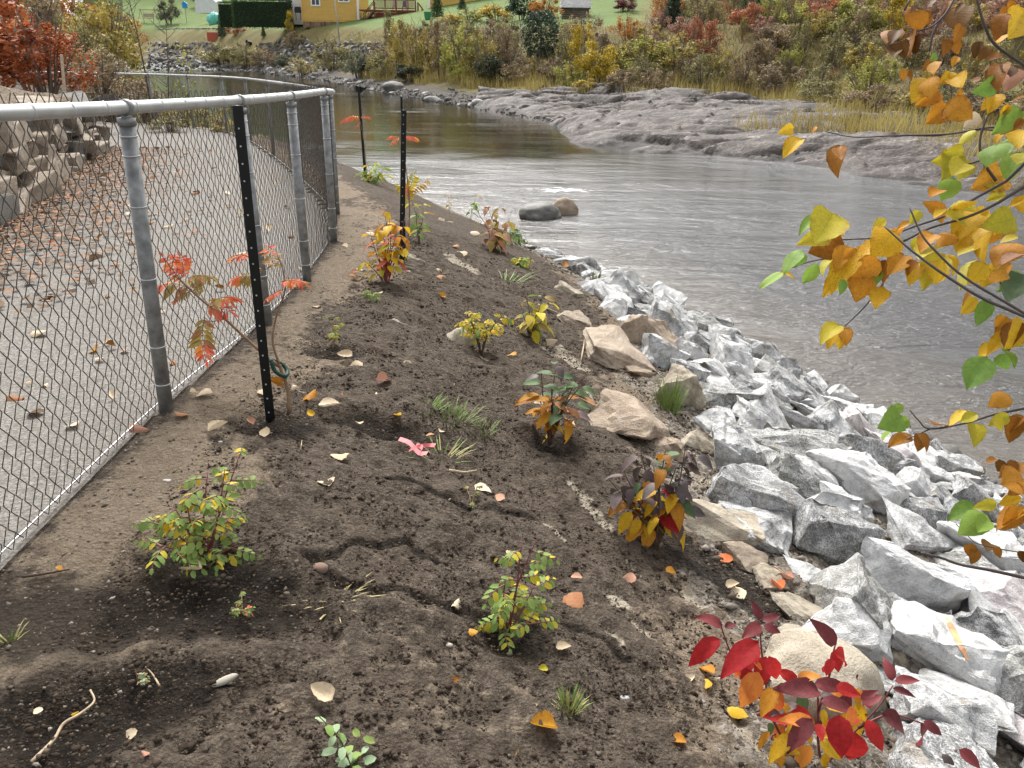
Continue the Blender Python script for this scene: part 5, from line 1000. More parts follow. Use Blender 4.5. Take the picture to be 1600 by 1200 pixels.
NL(c7, 1.62, [(310, 400, 250, 500, LI, 0), (320, 420, 330, 500, O, 0), (250, 415, 195, 450, G, 1), (300, 470, 210, 495, LI, 1), (200, 525, 130, 590, G, 1), (205, 530, 165, 590, G, 0), (140, 600, 60, 668, G, 1), (130, 600, 188, 620, Y, 1), (255, 570, 205, 655, G, 1), (300, 560, 260, 590, LI, 1), (345, 500, 225, 535, B_, 0), (360, 510, 300, 600, O, 0), (380, 520, 340, 560, O, 0), (390, 520, 285, 660, Y, 1), (370, 590, 280, 660, Y, 1), (345, 625, 335, 680, G, 1), (420, 565, 405, 690, O, 0), (470, 560, 360, 620, O, 0), (475, 560, 510, 645, B_, 0), (550, 540, 500, 600, O, 0), (590, 560, 550, 610, B_, 0), (480, 500, 380, 545, Y, 1), (520, 460, 470, 520, Y, 0), (440, 520, 400, 560, O, 0), (490, 420, 425, 475, LI, 1), (540, 470, 470, 450, O, 1), (570, 430, 515, 455, O, 1), (470, 600, 455, 640, G, 1), (480, 650, 455, 705, Y, 1), (345, 785, 330, 865, Y, 0), (340, 785, 275, 840, Y, 0), (350, 790, 355, 850, O, 1), (330, 780, 265, 820, LI, 1),
    (605, 390, 570, 440, LI, 0), (610, 480, 590, 550, LI, 0), (650, 510, 600, 530, LI, 0), (690, 540, 610, 640, LI, 1), (600, 565, 570, 640, Y, 1), (660, 560, 670, 640, Y, 0), (700, 580, 650, 640, Y, 0), (700, 540, 745, 600, Y, 0), (690, 420, 650, 350, O, 0), (650, 410, 690, 380, Y, 0), (770, 380, 725, 330, Y, 0), (800, 380, 720, 360, LI, 0), (840, 390, 770, 430, Y, 0), (800, 400, 720, 460, Y, 0), (760, 430, 700, 400, LI, 0), (820, 440, 740, 510, Y, 0), (830, 470, 800, 560, Y, 0), (760, 470, 720, 540, Y, 0), (800, 510, 730, 540, LI, 0), (720, 470, 670, 490, O, 0), (650, 470, 610, 500, O, 1), (900, 340, 830, 350, LI, 0), (890, 330, 840, 290, LI, 1), (960, 350, 900, 380, Y, 0), (950, 340, 960, 400, Y, 0), (930, 420, 850, 430, LI, 0), (900, 410, 860, 480, Y, 0), (940, 480, 870, 500, LI, 0), (930, 500, 860, 540, O, 0), (960, 540, 880, 545, 'pinkbrown', 0), (880, 440, 830, 500, O, 0), (800, 560, 730, 640, LI, 1), (830, 570, 780, 640, Y, 0), (870, 580, 820, 650, Y, 0), (900, 600, 850, 620, O, 1), (780, 660, 735, 710, B_, 1), (800, 690, 735, 750, Y, 1), (845, 690, 800, 790, G, 1), (960, 620, 870, 660, G, 0), (960, 610, 900, 720, 'deepgreen', 0), (915, 570, 860, 640, O, 1),
    (920, 760, 860, 830, O, 0), (940, 770, 890, 860, B_, 0), (900, 750, 860, 800, O, 0), (905, 810, 830, 870, Y, 1), (850, 850, 790, 890, Y, 0), (835, 890, 760, 1010, G, 1), (885, 865, 945, 920, G, 0), (875, 880, 905, 940, G, 0), (960, 770, 940, 850, Y, 0), (910, 1020, 855, 1040, O, 0), (770, 1075, 690, 1115, Y, 0), (690, 1125, 640, 1125, B_, 1), (800, 1085, 740, 1110, LI, 1), (790, 1115, 800, 1195, LI, 0), (870, 1095, 880, 1145, LI, 0), (910, 1090, 840, 1120, LI, 1), (935, 1090, 905, 1185, B_, 0), (960, 1090, 900, 1150, B_, 0), (570, 1105, 510, 1130, G, 0), (540, 1090, 500, 1120, G, 0), (550, 1060, 495, 1075, G, 1), (500, 1140, 470, 1165, G, 1), (610, 1150, 600, 1215, B_, 0), (600, 1150, 640, 1210, B_, 0), (575, 1155, 500, 1175, B_, 1), (560, 1160, 490, 1190, O, 1)])
NL(c8, 1.62, [(640, 780, 580, 850, Y, 0), (0, 0, 0, 1, None, 0)][:0])
NL(c8, 1.8, [(200, 815, 75, 910, Y, 0), (150, 750, 80, 775, Y, 1), (290, 745, 240, 775, O, 0), (420, 850, 375, 1005, B_, 1), (400, 870, 420, 950, B_, 1)])
NL(c8, 1.62, [(940, 130, 790, 90, B_, 0), (860, 50, 830, 160, B_, 1), (890, 50, 880, 160, DB, 1), (920, 60, 950, 150, B_, 1), (770, 170, 710, 250, DB, 1), (745, 170, 700, 195, B_, 0), (750, 250, 730, 355, DB, 1), (780, 240, 800, 340, DB, 0), (830, 210, 820, 330, B_, 0), (860, 215, 855, 310, DB, 1), (1150, 20, 1080, 80, DB, 0), (1110, 40, 1120, 160, DB, 0), (1165, 60, 1140, 170, B_, 0), (1060, 225, 1040, 310, B_, 0), (1080, 220, 1135, 320, B_, 0), (1110, 330, 1080, 380, O, 1), (1130, 140, 1115, 240, B_, 1), (795, 400, 790, 480, O, 1), (830, 410, 840, 470, B_, 1), (975, 350, 915, 400, B_, 1), (980, 360, 960, 410, O, 1), (990, 320, 940, 360, G, 1), (950, 0, 935, 40, DB, 0), (1070, 0, 1050, 40, B_, 1),
    (960, 470, 860, 520, Y, 0), (940, 455, 930, 540, O, 0), (1000, 530, 870, 620, O, 0), (1080, 450, 1010, 480, Y, 0), (1070, 470, 1165, 425, Y, 0), (1090, 450, 1140, 500, Y, 0), (1060, 630, 935, 715, O, 0), (1050, 600, 1170, 670, O, 0), (1080, 620, 1030, 720, B_, 0), (1150, 590, 1060, 690, O, 0), (1240, 240, 1215, 350, DB, 0), (1290, 270, 1240, 340, DB, 0), (1330, 300, 1280, 370, B_, 0), (1400, 80, 1330, 190, B_, 0), (1440, 0, 1400, 70, B_, 0), (1480, 40, 1410, 180, Y, 0), (1500, 80, 1430, 220, Y, 0), (1410, 200, 1345, 270, O, 1), (1390, 30, 1370, 110, B_, 1), (1300, 380, 1240, 430, DB, 1), (1330, 380, 1290, 470, DB, 0), (1370, 370, 1330, 480, B_, 1), (1470, 400, 1370, 510, 'pinkbrown', 0), (1250, 460, 1180, 480, 'pinkbrown', 1), (1400, 380, 1410, 470, DB, 1), (1335, 490, 1255, 540, G, 0), (1355, 560, 1235, 640, Y, 0), (1330, 550, 1300, 650, Y, 0), (1410, 610, 1330, 720, Y, 0), (1400, 610, 1380, 680, Y, 0), (1480, 640, 1320, 790, G, 1), (1500, 670, 1390, 740, O, 0), (1500, 700, 1420, 760, B_, 0), (1240, 670, 1140, 750, 'pale', 0), (1210, 760, 1095, 830, LI, 0), (1370, 780, 1310, 830, Y, 0), (1350, 840, 1265, 910, G, 0), (1450, 810, 1375, 930, G, 1), (1480, 890, 1380, 1070, G, 1), (1500, 900, 1450, 980, LI, 1), (1145, 890, 965, 960, LI, 0), (1090, 900, 1040, 1040, LI, 0), (1150, 950, 1060, 1050, LI, 0), (1180, 940, 1150, 1030, LI, 0), (1090, 1040, 1030, 1150, G, 0), (1010, 1110, 945, 1170, O, 0), (1370, 1030, 1220, 1090, O, 0), (1500, 760, 1470, 860, Y, 0), (1500, 560, 1430, 580, B_, 0), (1150, 640, 1140, 690, B_, 0)])
NL(c6, 1.5, [(1060, 830, 1045, 895, B_, 0), (1090, 860, 1065, 935, B_, 0), (1160, 830, 1135, 880, DB, 0), (1190, 850, 1210, 910, B_, 0), (1333, 870, 1315, 940, DB, 0), (1190, 390, 1130, 410, B_, 0), (1230, 400, 1185, 460, DB, 0), (1240, 420, 1210, 500, B_, 0), (1290, 400, 1260, 480, B_, 0), (1320, 410, 1300, 480, B_, 0)])
NL(c6, 1.4, [(1320, 590, 1190, 630, Y, 1), (1190, 620, 1075, 645, LI, 1), (1080, 635, 930, 688, G, 1), (1140, 680, 1010, 760, G, 0), (1140, 700, 1080, 780, G, 0), (1340, 650, 1170, 760, O, 0), (1300, 640, 1230, 780, O, 0), (1330, 500, 1180, 530, O, 1), (1330, 530, 1240, 570, B_, 0), (1333, 640, 1290, 700, O, 0)])
# ================================================================== FAR BANK: VEGETATION
FM = {}
def F_(k, *st): FM[k] = folmat(k + '_foliage', list(st))
F_('olive', (.0, (.07, .068, .026)), (.4, (.20, .185, .075)), (.8, (.36, .31, .125)), (1, (.50, .43, .17)))
F_('brownish', (.0, (.085, .06, .036)), (.5, (.235, .175, .105)), (.85, (.36, .27, .15)), (1, (.46, .38, .19)))
F_('yellow', (.0, (.16, .12, .02)), (.4, (.42, .31, .035)), (.8, (.6, .44, .05)), (1, (.62, .5, .12)))
F_('lime', (.0, (.12, .125, .035)), (.5, (.32, .32, .08)), (.9, (.45, .42, .08)), (1, (.5, .4, .08)))
F_('golden_olive', (.0, (.10, .085, .028)), (.4, (.28, .225, .065)), (.8, (.46, .36, .085)), (1, (.55, .40, .08)))
F_('red', (.0, (.15, .05, .03)), (.5, (.36, .13, .07)), (.9, (.5, .22, .09)), (1, (.46, .3, .12)))
F_('pinkish', (.0, (.17, .1, .07)), (.5, (.34, .19, .14)), (.85, (.44, .25, .17)), (1, (.46, .34, .16)))
F_('orange', (.0, (.2, .08, .02)), (.5, (.46, .2, .04)), (1, (.58, .34, .07)))
F_('rust', (.0, (.10, .03, .014)), (.5, (.32, .085, .028)), (.85, (.46, .15, .045)), (1, (.5, .24, .06)))
F_('conifer', (.0, (.012, .028, .015)), (.6, (.035, .065, .034)), (1, (.07, .11, .055)))
F_('cedar', (.0, (.02, .045, .015)), (.6, (.05, .095, .03)), (1, (.1, .15, .05)))
F_('green', (.0, (.03, .055, .015)), (.6, (.08, .13, .035)), (1, (.16, .2, .06)))
F_('grey_green', (.0, (.05, .06, .035)), (.6, (.13, .145, .085)), (1, (.22, .22, .13)))
F_('barberry', (.0, (.05, .012, .02)), (.6, (.12, .03, .035)), (1, (.2, .06, .05)))
F_('crimson', (.0, (.25, .02, .02)), (1, (.5, .05, .04)))
F_('straw', (.0, (.16, .12, .035)), (.5, (.34, .27, .09)), (1, (.52, .44, .17)))
F_('dark', (.0, (.014, .022, .012)), (.6, (.04, .055, .026)), (1, (.08, .09, .045)))
twigm = plain('shrub_twig', (.13, .105, .085), .8, .2, 0, .3, 3)
def crown_data(name, kind, seed, n, ls):
    """a crown 1 high and about 1 wide, of leaf faces gathered in clumps, each with its own tint"""
    rg = np.random.default_rng(seed); P_ = []; N_ = []
    def cloud(c, r, k, shell=.55):
        v = rg.normal(size=(k, 3)); v /= np.linalg.norm(v, axis=1, keepdims=True); q = shell + (1 - shell) * rg.random((k, 1)); q = np.where(rg.random((k, 1)) < .25, rg.random((k, 1)), q)
        P_.append(np.array(c) + v * q * np.array(r)); N_.append(v)
    if kind in ('round', 'loose', 'tall', 'spray'):
        nb = {'round': 26, 'loose': 34, 'tall': 30, 'spray': 40}[kind]
        for i in range(nb):
            a = rg.random() * 6.283; t = rg.random(); 
            if kind == 'round': rr = .36 * math.sqrt(rg.random()); z = .18 + .62 * rg.random() * math.sqrt(max(.05, 1 - (rr / .42) ** 2)); s_ = .10 + .08 * rg.random(); sz = (s_, s_, s_ * .8)
            elif kind == 'loose': rr = .42 * math.sqrt(rg.random()); z = .12 + .82 * rg.random() * (1 - .5 * rr / .42); s_ = .05 + .07 * rg.random(); sz = (s_, s_, s_ * 1.3)
            elif kind == 'tall': rr = .2 * math.sqrt(rg.random()); z = .15 + .8 * t; rr *= 1.25 - .8 * abs(t - .35); s_ = .05 + .05 * rg.random(); sz = (s_, s_, s_ * 1.6)
            else: rr = .4 * rg.random(); z = .2 + .75 * rg.random() * (1 - rr); s_ = .035 + .05 * rg.random(); sz = (s_, s_, s_ * 2.4)
            cloud((math.cos(a) * rr, math.sin(a) * rr, z), sz, int(n / nb * (.5 + rg.random())), .5)
    elif kind == 'cone':
        k = n; t = rg.random(k) ** .62; z = 1 - t * .97; a = rg.random(k) * 6.283; tier = .82 + .18 * np.sin(z * 46 + 2 * np.sin(a * 3)); br = .8 + .2 * np.sin(a * 7 + z * 21)
        r = .40 * (1 - z) ** .8 * tier * br * (.55 + .45 * np.sqrt(rg.random(k))); P_.append(np.stack([r * np.cos(a), r * np.sin(a), z - .05 * r], 1)); N_.append(np.stack([np.cos(a), np.sin(a), .5 + 0 * a], 1))
    elif kind == 'spruce':
        k = n; t = rg.random(k); z = t; a = rg.random(k) * 6.283; env = np.sqrt(np.clip(1 - ((z - .42) / .6) ** 2, 0, 1)); lump = .75 + .25 * np.sin(a * 5 + z * 17) * np.cos(z * 11 + a * 2)
        r = .47 * env * lump * (.6 + .4 * np.sqrt(rg.random(k))); P_.append(np.stack([r * np.cos(a), r * np.sin(a), z], 1)); N_.append(np.stack([np.cos(a), np.sin(a), .4 + 0 * a], 1))
    elif kind == 'hedge':
        k = n; f = rg.integers(0, 5, k); u, v = rg.random(k) - .5, rg.random(k); w_ = rg.random(k) - .5; bump = .03 * np.sin(u * 21) * np.sin(v * 13)
        x = np.where(f == 1, -.5, np.where(f == 2, .5, u)); y = np.where(f == 3, -.5 - bump, np.where(f == 4, .5, w_)); z = np.where(f == 0, 1 + bump, v); P_.append(np.stack([x, y, z], 1) + rg.normal(size=(k, 3)) * .014); N_.append(rg.normal(size=(k, 3)))
    P_ = np.concatenate(P_); N_ = np.concatenate(N_); k = len(P_); P_[:, 2] = np.maximum(P_[:, 2], .01)
    N_ = N_ / np.linalg.norm(N_, axis=1, keepdims=True) + rg.normal(size=(k, 3)) * .75 + np.array([0, 0, .35]); N_ /= np.linalg.norm(N_, axis=1, keepdims=True)
    t = np.cross(N_, rg.normal(size=(k, 3))); t /= np.linalg.norm(t, axis=1, keepdims=True); b = np.cross(N_, t)
    s_ = ls * (.6 + .8 * rg.random((k, 1))); wd = .55 if kind not in ('cone', 'spruce') else .3
    co = np.stack([P_ - t * s_, P_ - b * s_ * wd, P_ + t * s_, P_ + b * s_ * wd], 1).reshape(-1, 3); q = np.arange(k * 4).reshape(k, 4)
    lump = np.array([mn.noise(Vector(p * 3.3) + Vector((seed, 0, 0))) for p in P_]) * .55
    return np_mesh(name, co, q, FM['olive'], None, False, dict(rnd=np.clip(rg.random(k) * .75 + .12 + lump, 0, 1)))
def stems_data(name, kind, seed):
    r_ = random.Random(seed); m = MB()
    if kind in ('cone', 'spruce'): m.tube([(0, 0, -.05), (0, 0, .5), (0, 0, .92)], [.03, .02, .006], 6)
    else:
        for i in range(16 if kind != 'tall' else 10):
            a = r_.uniform(0, 6.28); q = r_.uniform(.1, .42) * (.5 if kind == 'tall' else 1); top_ = Vector((math.cos(a) * q, math.sin(a) * q, r_.uniform(.5, 1.02) * (1 - .35 * q))); b0 = Vector((math.cos(a) * .06, math.sin(a) * .06, -.05)); mid = b0.lerp(top_, .5) + Vector((0, 0, .06))
            m.tube([b0, mid, top_], [.010, .006, .002], 3, 0, False)
            for j in range(3):
                p = mid.lerp(top_, r_.random()); m.tube([p, p + rv(r_, .14) + Vector((0, 0, .1))], [.004, .0015], 3, 0, False)
    return m.data(name, twigm)
CR = {}
for kind, n, ls, cnt_ in (('round', 3400, .023, 4), ('loose', 3200, .020, 4), ('tall', 2400, .018, 3), ('spray', 3000, .017, 4), ('cone', 3600, .028, 2), ('spruce', 5200, .030, 1)):
    CR[kind] = [(crown_data('crown', kind, 300 + 11 * i + len(kind), n, ls), stems_data('stems' if kind not in ('cone', 'spruce') else 'trunk', kind, 400 + i)) for i in range(cnt_)]
rp = random.Random(33)
def plant(px, py, wpx, hpx, kind, fm, name, label, cat='shrub', group=None, pos=None, squash=1.0, d=None):
    h = pos if pos is not None else (at(px, py, d) if d else hit(px, py)); D = (h - EYE).dot(FW); w_, hh_ = wpx * D / FPX / .84, hpx * D / FPX
    root = thing(name, h - Vector((0, 0, .05)), label, cat, group); cd_, st_ = CR[kind][rp.randrange(len(CR[kind]))]
    mw = Matrix.Translation(h - Vector((0, 0, .05))) @ Matrix.Rotation(rp.uniform(0, 6.28), 4, 'Z') @ Matrix.Diagonal((w_, w_ * squash, hh_, 1))
    link('crown', cd_, root, mw, FM[fm]); link('stems' if kind not in ('cone', 'spruce') else 'trunk', st_, root, mw); return root
used = []
for px, py, w_, h_, k, f, lab in (
    (845, 88, 74, 66, 'spruce', 'conifer', 'dense round topped dark spruce standing alone on the far bank'),
    (347, 58, 22, 40, 'cone', 'conifer', 'small dark cedar beside the red panel across the river'),
    (683, 27, 34, 44, 'cone', 'cedar', 'clipped cone shaped cedar beside the stairs of the yellow house'), (722, 14, 22, 26, 'cone', 'cedar', 'small cone shaped cedar by the right yellow wing'),
    (1160, 40, 26, 62, 'cone', 'cedar', 'paler green cedar, left of the pair above the thicket'), (1183, 38, 26, 58, 'cone', 'cedar', 'darker green cedar, right of the pair above the thicket'), (1232, 12, 30, 34, 'cone', 'conifer', 'dark conifer at the top edge right of the cedar pair'), (1050, 42, 60, 60, 'cone', 'conifer', 'broad dark conifer among red shrubs on the upper slope'), (1225, 42, 18, 18, 'round', 'conifer', 'small dark evergreen below the orange bush')):
    plant(px, py, w_, h_, k, f, 'evergreen_tree' if k != 'round' else 'evergreen_shrub', lab, 'tree')
HS = [(455, 62, 26, 42, 'tall', 'yellow', 'small yellow birch on the far embankment below the house'), (462, 76, 36, 34, 'loose', 'brownish', 'brown twiggy shrub at the foot of the small yellow birch'), (350, 104, 66, 42, 'round', 'olive', 'olive shrub between the stone patches of the far embankment'), (385, 106, 52, 44, 'loose', 'olive', 'loose olive shrub right of the olive one on the far embankment'), (412, 106, 44, 40, 'loose', 'brownish', 'reddish brown shrub on the far embankment'), (440, 104, 30, 22, 'round', 'grey_green', 'grey green shrub among the far embankment stones'),
    (472, 118, 50, 26, 'spray', 'straw', 'straw coloured clump at the far water line'), (520, 110, 60, 56, 'loose', 'olive', 'olive shrub below the grey pole'), (560, 122, 56, 50, 'spray', 'grey_green', 'grey green willow right of the grey pole'), (582, 118, 46, 40, 'round', 'dark', 'dark green shrub near the far boulder'),
    (625, 122, 66, 84, 'tall', 'golden_olive', 'tall golden willow in front of the wooden deck'), (655, 124, 64, 92, 'loose', 'golden_olive', 'golden brown willow right of the tall golden one'), (690, 122, 60, 86, 'tall', 'brownish', 'brown half bare willow below the clipped cedars'), (605, 122, 60, 60, 'loose', 'olive', 'olive shrub left of the tall golden willow'), (724, 126, 70, 104, 'loose', 'lime', 'large pale green willow below the yellow bushes'), (752, 128, 62, 90, 'loose', 'golden_olive', 'golden willow left of the dark spruce'), (790, 124, 56, 84, 'spray', 'brownish', 'grey brown bare willow touching the dark spruce'), (770, 132, 60, 58, 'round', 'dark', 'dark green shrub below the golden willow'), (800, 132, 60, 44, 'loose', 'brownish', 'brown shrub below the dark spruce'), (640, 128, 50, 34, 'round', 'dark', 'low dark shrub at the foot of the golden willows'),
    (905, 130, 70, 88, 'tall', 'yellow', 'bright yellow birch right of the dark spruce'), (932, 134, 66, 84, 'round', 'yellow', 'full yellow bush right of the bright yellow birch'), (890, 138, 50, 50, 'loose', 'lime', 'yellow green shrub at the foot of the yellow birch'), (862, 128, 50, 46, 'loose', 'brownish', 'brown shrub under the right side of the dark spruce'), (915, 146, 40, 30, 'round', 'yellow', 'low yellow shrub at the edge of the bedrock'),
    (835, 118, 44, 40, 'loose', 'straw', 'pale straw shrub in front of the dark spruce'),
    (775, 32, 60, 30, 'round', 'yellow', 'rounded yellow bush in the garden right of the yellow house'), (735, 34, 50, 26, 'loose', 'lime', 'yellow green bush at the ramp of the yellow house'), (705, 38, 44, 20, 'round', 'yellow', 'low yellow bush below the ramp of the yellow house'), (815, 32, 50, 52, 'round', 'conifer', 'dark green hedge shrub left of the small shed'), (852, 34, 50, 46, 'loose', 'orange', 'rusty orange bush left of the small shed'), (838, 30, 30, 34, 'loose', 'rust', 'rust brown bush behind the rusty orange one'), (888, 45, 36, 15, 'round', 'lime', 'low yellow perennial clump in front of the shed'), (977, 18, 40, 26, 'round', 'barberry', 'dark red barberry bush on the lawn'), (970, 17, 14, 22, 'round', 'crimson', 'bright red shrub inside the dark barberry'),
    (265, 38, 36, 46, 'round', 'grey_green', 'small rounded tree on the left lawn across the river'), (322, 10, 50, 30, 'round', 'green', 'green tree beside the white tarpaulin shed'), (355, 50, 14, 20, 'loose', 'rust', 'red shrub beside the small dark cedar'), (370, 54, 30, 16, 'loose', 'rust', 'low red shrub on the far bank crest'), (412, 56, 14, 16, 'cone', 'green', 'tiny green conifer on the far bank crest'),
    (1250, 26, 36, 36, 'round', 'orange', 'glowing orange bush near the top of the hill'), (1225, 30, 40, 30, 'spray', 'pinkish', 'grey pink bare shrub left of the orange bush'), (1340, 70, 90, 90, 'round', 'lime', 'large yellow green tree on the upper right slope'), (1395, 76, 74, 84, 'tall', 'yellow', 'bright yellow tree right of the yellow green one'), (1300, 60, 70, 60, 'loose', 'golden_olive', 'golden shrub left of the yellow green tree'), (1160, 62, 24, 34, 'tall', 'straw', 'pale leaved sapling below the cedar pair'), (1470, 80, 60, 70, 'spray', 'pinkish', 'mauve brown bare shrub high on the right slope'), (1230, 120, 40, 62, 'loose', 'lime', 'yellow green shrub in the middle of the thicket'), (1300, 126, 20, 24, 'loose', 'red', 'small pink red shrub in the thicket'), (1450, 150, 44, 50, 'tall', 'yellow', 'yellow shrub behind the hanging orange leaves'),
    (1010, 110, 90, 70, 'loose', 'lime', 'large yellow olive willow left in the thicket'), (1060, 104, 100, 62, 'loose', 'golden_olive', 'golden olive willow beside the large yellow olive one')]
for px, py, w_, h_, k, f, lab in HS:
    r_ = plant(px, py, w_, h_, k, f, 'tree' if lab.split(',')[0].find('tree') > 0 or 'birch' in lab else 'shrub', lab, 'tree' if 'tree' in lab or 'birch' in lab else 'shrub')
    used.append((r_.location.x, r_.location.y, .6))
# the thicket on the right slope, by place on the hill
TH = 'shrubs of the thicket on the far slope'; nth = 0
LOWC = ['olive', 'olive', 'golden_olive', 'brownish', 'brownish', 'lime', 'olive']; HIC = ['pinkish', 'red', 'brownish', 'golden_olive', 'orange', 'pinkish', 'olive', 'red', 'lime']
for k in range(9000):
    x, y = rp.uniform(-14, 62), rp.uniform(24, 108)
    z, s_, t_ = far_z(np.array([x]), np.array([y])); s_ = float(s_[0]); sw_ = float(np.interp(t_[0], _FI, SHW)); lc_ = float(np.interp(t_[0], _FI, LCR))
    P_ = Vector((x, y, float(z[0]))); px, py, d = proj(P_)
    if not (560 < px < 1690) or py < -25: continue
    hi = (s_ - sw_) / max(1, lc_ - sw_)
    if px < 960 and (hi > .75 or hi < .02 or 800 < px < 880): continue
    if px >= 960:
        if s_ < sw_ + .3 or s_ > lc_ + 42: continue
        if px < 1110 and py < 78 - (px - 960) * .5: continue         # the lawn stays open
    rad = 1.2 if px >= 960 else 1.35
    if s_ > lc_: rad = 1.45
    if any((x - a) ** 2 + (y - b) ** 2 < (rad + c * .5) ** 2 for a, b, c in used): continue
    used.append((x, y, rad)); nth += 1
    if nth > 296: break
    red_ = px > 960 and px < 1330 and (py < 98 - abs(px - 1090) * .06) and rp.random() < .9
    yel = px >= 1330 and hi > .6
    f = rp.choice(HIC) if red_ else rp.choice(['yellow', 'lime', 'brownish', 'pinkish', 'golden_olive', 'olive']) if yel else rp.choice(LOWC)
    knd = rp.choice(['loose', 'loose', 'round', 'spray', 'tall', 'spray']); hm = rp.uniform(1.5, 2.6) * (.8 if hi < .12 else 1) * (1.3 if s_ > lc_ else 1); wm_ = rp.uniform(2.2, 3.6)
    tone = {'olive': 'olive green', 'golden_olive': 'golden olive', 'brownish': 'brown', 'lime': 'yellow green', 'pinkish': 'pinkish', 'red': 'red', 'orange': 'orange', 'yellow': 'yellow'}[f]
    root = thing('shrub', P_ - Vector((0, 0, .05)), f'{tone} shrub in the autumn thicket on the slope across the river', 'shrub', TH); cd_, st_ = CR[knd][rp.randrange(len(CR[knd]))]
    mw = Matrix.Translation(P_ - Vector((0, 0, .05))) @ Matrix.Rotation(rp.uniform(0, 6.28), 4, 'Z') @ Matrix.Diagonal((wm_, wm_, hm, 1)); link('crown', cd_, root, mw, FM[f]); link('stems', st_, root, mw)
# grass standing along the foot of the thicket and over the bank: uncountable
def grass_stuff(name, n, fm, region, hgt, wdt, keepf, seed, label):
    rg = np.random.default_rng(seed); X = region[0] + (region[1] - region[0]) * rg.random(n); Y = region[2] + (region[3] - region[2]) * rg.random(n); z, s_, t_ = far_z(X, Y); sw_ = np.interp(t_, _FI, SHW); lc_ = np.interp(t_, _FI, LCR)
    k = keepf(X, Y, s_, sw_, lc_, rg.random(n)); X, Y, z = X[k], Y[k], z[k]; n = len(X); a = rg.random(n) * 6.283; h = hgt[0] + (hgt[1] - hgt[0]) * rg.random(n); w_ = wdt * (.6 + .8 * rg.random(n)); le = (rg.random((n, 2)) - .5) * h[:, None] * .7
    c, s2 = np.cos(a) * w_, np.sin(a) * w_; B = np.stack([X, Y, z - .03], 1); e = np.stack([c, s2, 0 * c], 1); T_ = np.stack([X + le[:, 0], Y + le[:, 1], z + h], 1)
    co = np.stack([B - e, B + e, T_], 1).reshape(-1, 3); q = np.arange(n * 3).reshape(n, 3)
    cl = fbm(X / 1.6, Y / 1.6, 5, 2); tag(link(name, np_mesh(name, co, q, FM[fm], None, False, dict(rnd=np.clip(rg.random(n) * .6 + cl * .6 - .1, 0, 1)))), label, None, None, 'stuff')
grass_stuff('tall_grass', 170000, 'straw', (-16, 40, 16, 80), (.3, .95), .022, lambda X, Y, s, sw, lc, r: (s > sw - 1.2 + 3.2 * (fbm(X / 2, Y / 2, 9, 3) - .5) - 4.2 * ((X > 8.5) & (Y < 36))) & (s < sw + 3) & (fbm(X / 1.3, Y / 1.3, 19, 3) > .40 - .1 * (X > 8.5)), 3, 'golden dry grass along the foot of the far thicket')
grass_stuff('rough_grass', 150000, 'olive', (-45, 60, 20, 110), (.12, .4), .03, lambda X, Y, s, sw, lc, r: (s > sw) & (s < lc - 1.2) & (fbm(X / 2, Y / 2, 29, 3) > .36), 4, 'rough olive grass and weeds covering the far bank')
grass_stuff('undergrowth', 70000, 'brownish', (-10, 62, 24, 110), (.15, .5), .03, lambda X, Y, s, sw, lc, r: (s > sw + .5) & ((s < lc - 1) | (X - (Y - 60) * .12 > 25)) & (s < lc + 30) & (X > 6), 6, 'brown undergrowth between the shrubs of the far slope')
# rest of the far embankment stones, joined
rs_ = random.Random(71); m = MB(); proto = [( [tuple(v.co) for v in me.vertices], [tuple(p.vertices) for p in me.polygons]) for me in [rock_data('tmp', 500 + i, 8, (1, .85, .75), 0, .02, FARST, sharp=.0) for i in range(6)]]
for k in range(1500):
    px = rs_.choice([rs_.uniform(232, 350), rs_.uniform(400, 610), rs_.uniform(400, 610)]); py = rs_.uniform(68, 112); h = hit(px, py); D = (h - EYE).dot(FW); r = rs_.uniform(1.8, 4.6) * D / FPX; vs_, fs_ = proto[k % 6]; rm = Euler((rs_.uniform(0, 3), rs_.uniform(0, 3), rs_.uniform(0, 6))).to_matrix()
    m.add([rm @ Vector(v) * r + Vector((h.x, h.y, h.z + r * .15)) for v in vs_], fs_)
for k in range(1700):
    px = rs_.uniform(210, 930) if k < 900 else rs_.uniform(540, 905); lo = np.interp(px, [210, 310, 505, 560, 650, 800, 930], [88, 101, 126, 137, 153, 178, 205]); py = lo - rs_.uniform(-2, 10 if px < 700 else 24); h = hit(px, py); D = (h - EYE).dot(FW); r = rs_.uniform(.8, 2.6) * D / FPX; vs_, fs_ = proto[k % 6]; rm = Euler((rs_.uniform(0, 3), rs_.uniform(0, 3), rs_.uniform(0, 6))).to_matrix()
    m.add([rm @ Vector(v) * r + Vector((h.x, h.y, max(h.z, WATER) + r * .1)) for v in vs_], fs_)
tag(m.build('shore_rubble', FARST), 'small grey stones filling the far embankment and shore', None, None, 'stuff')

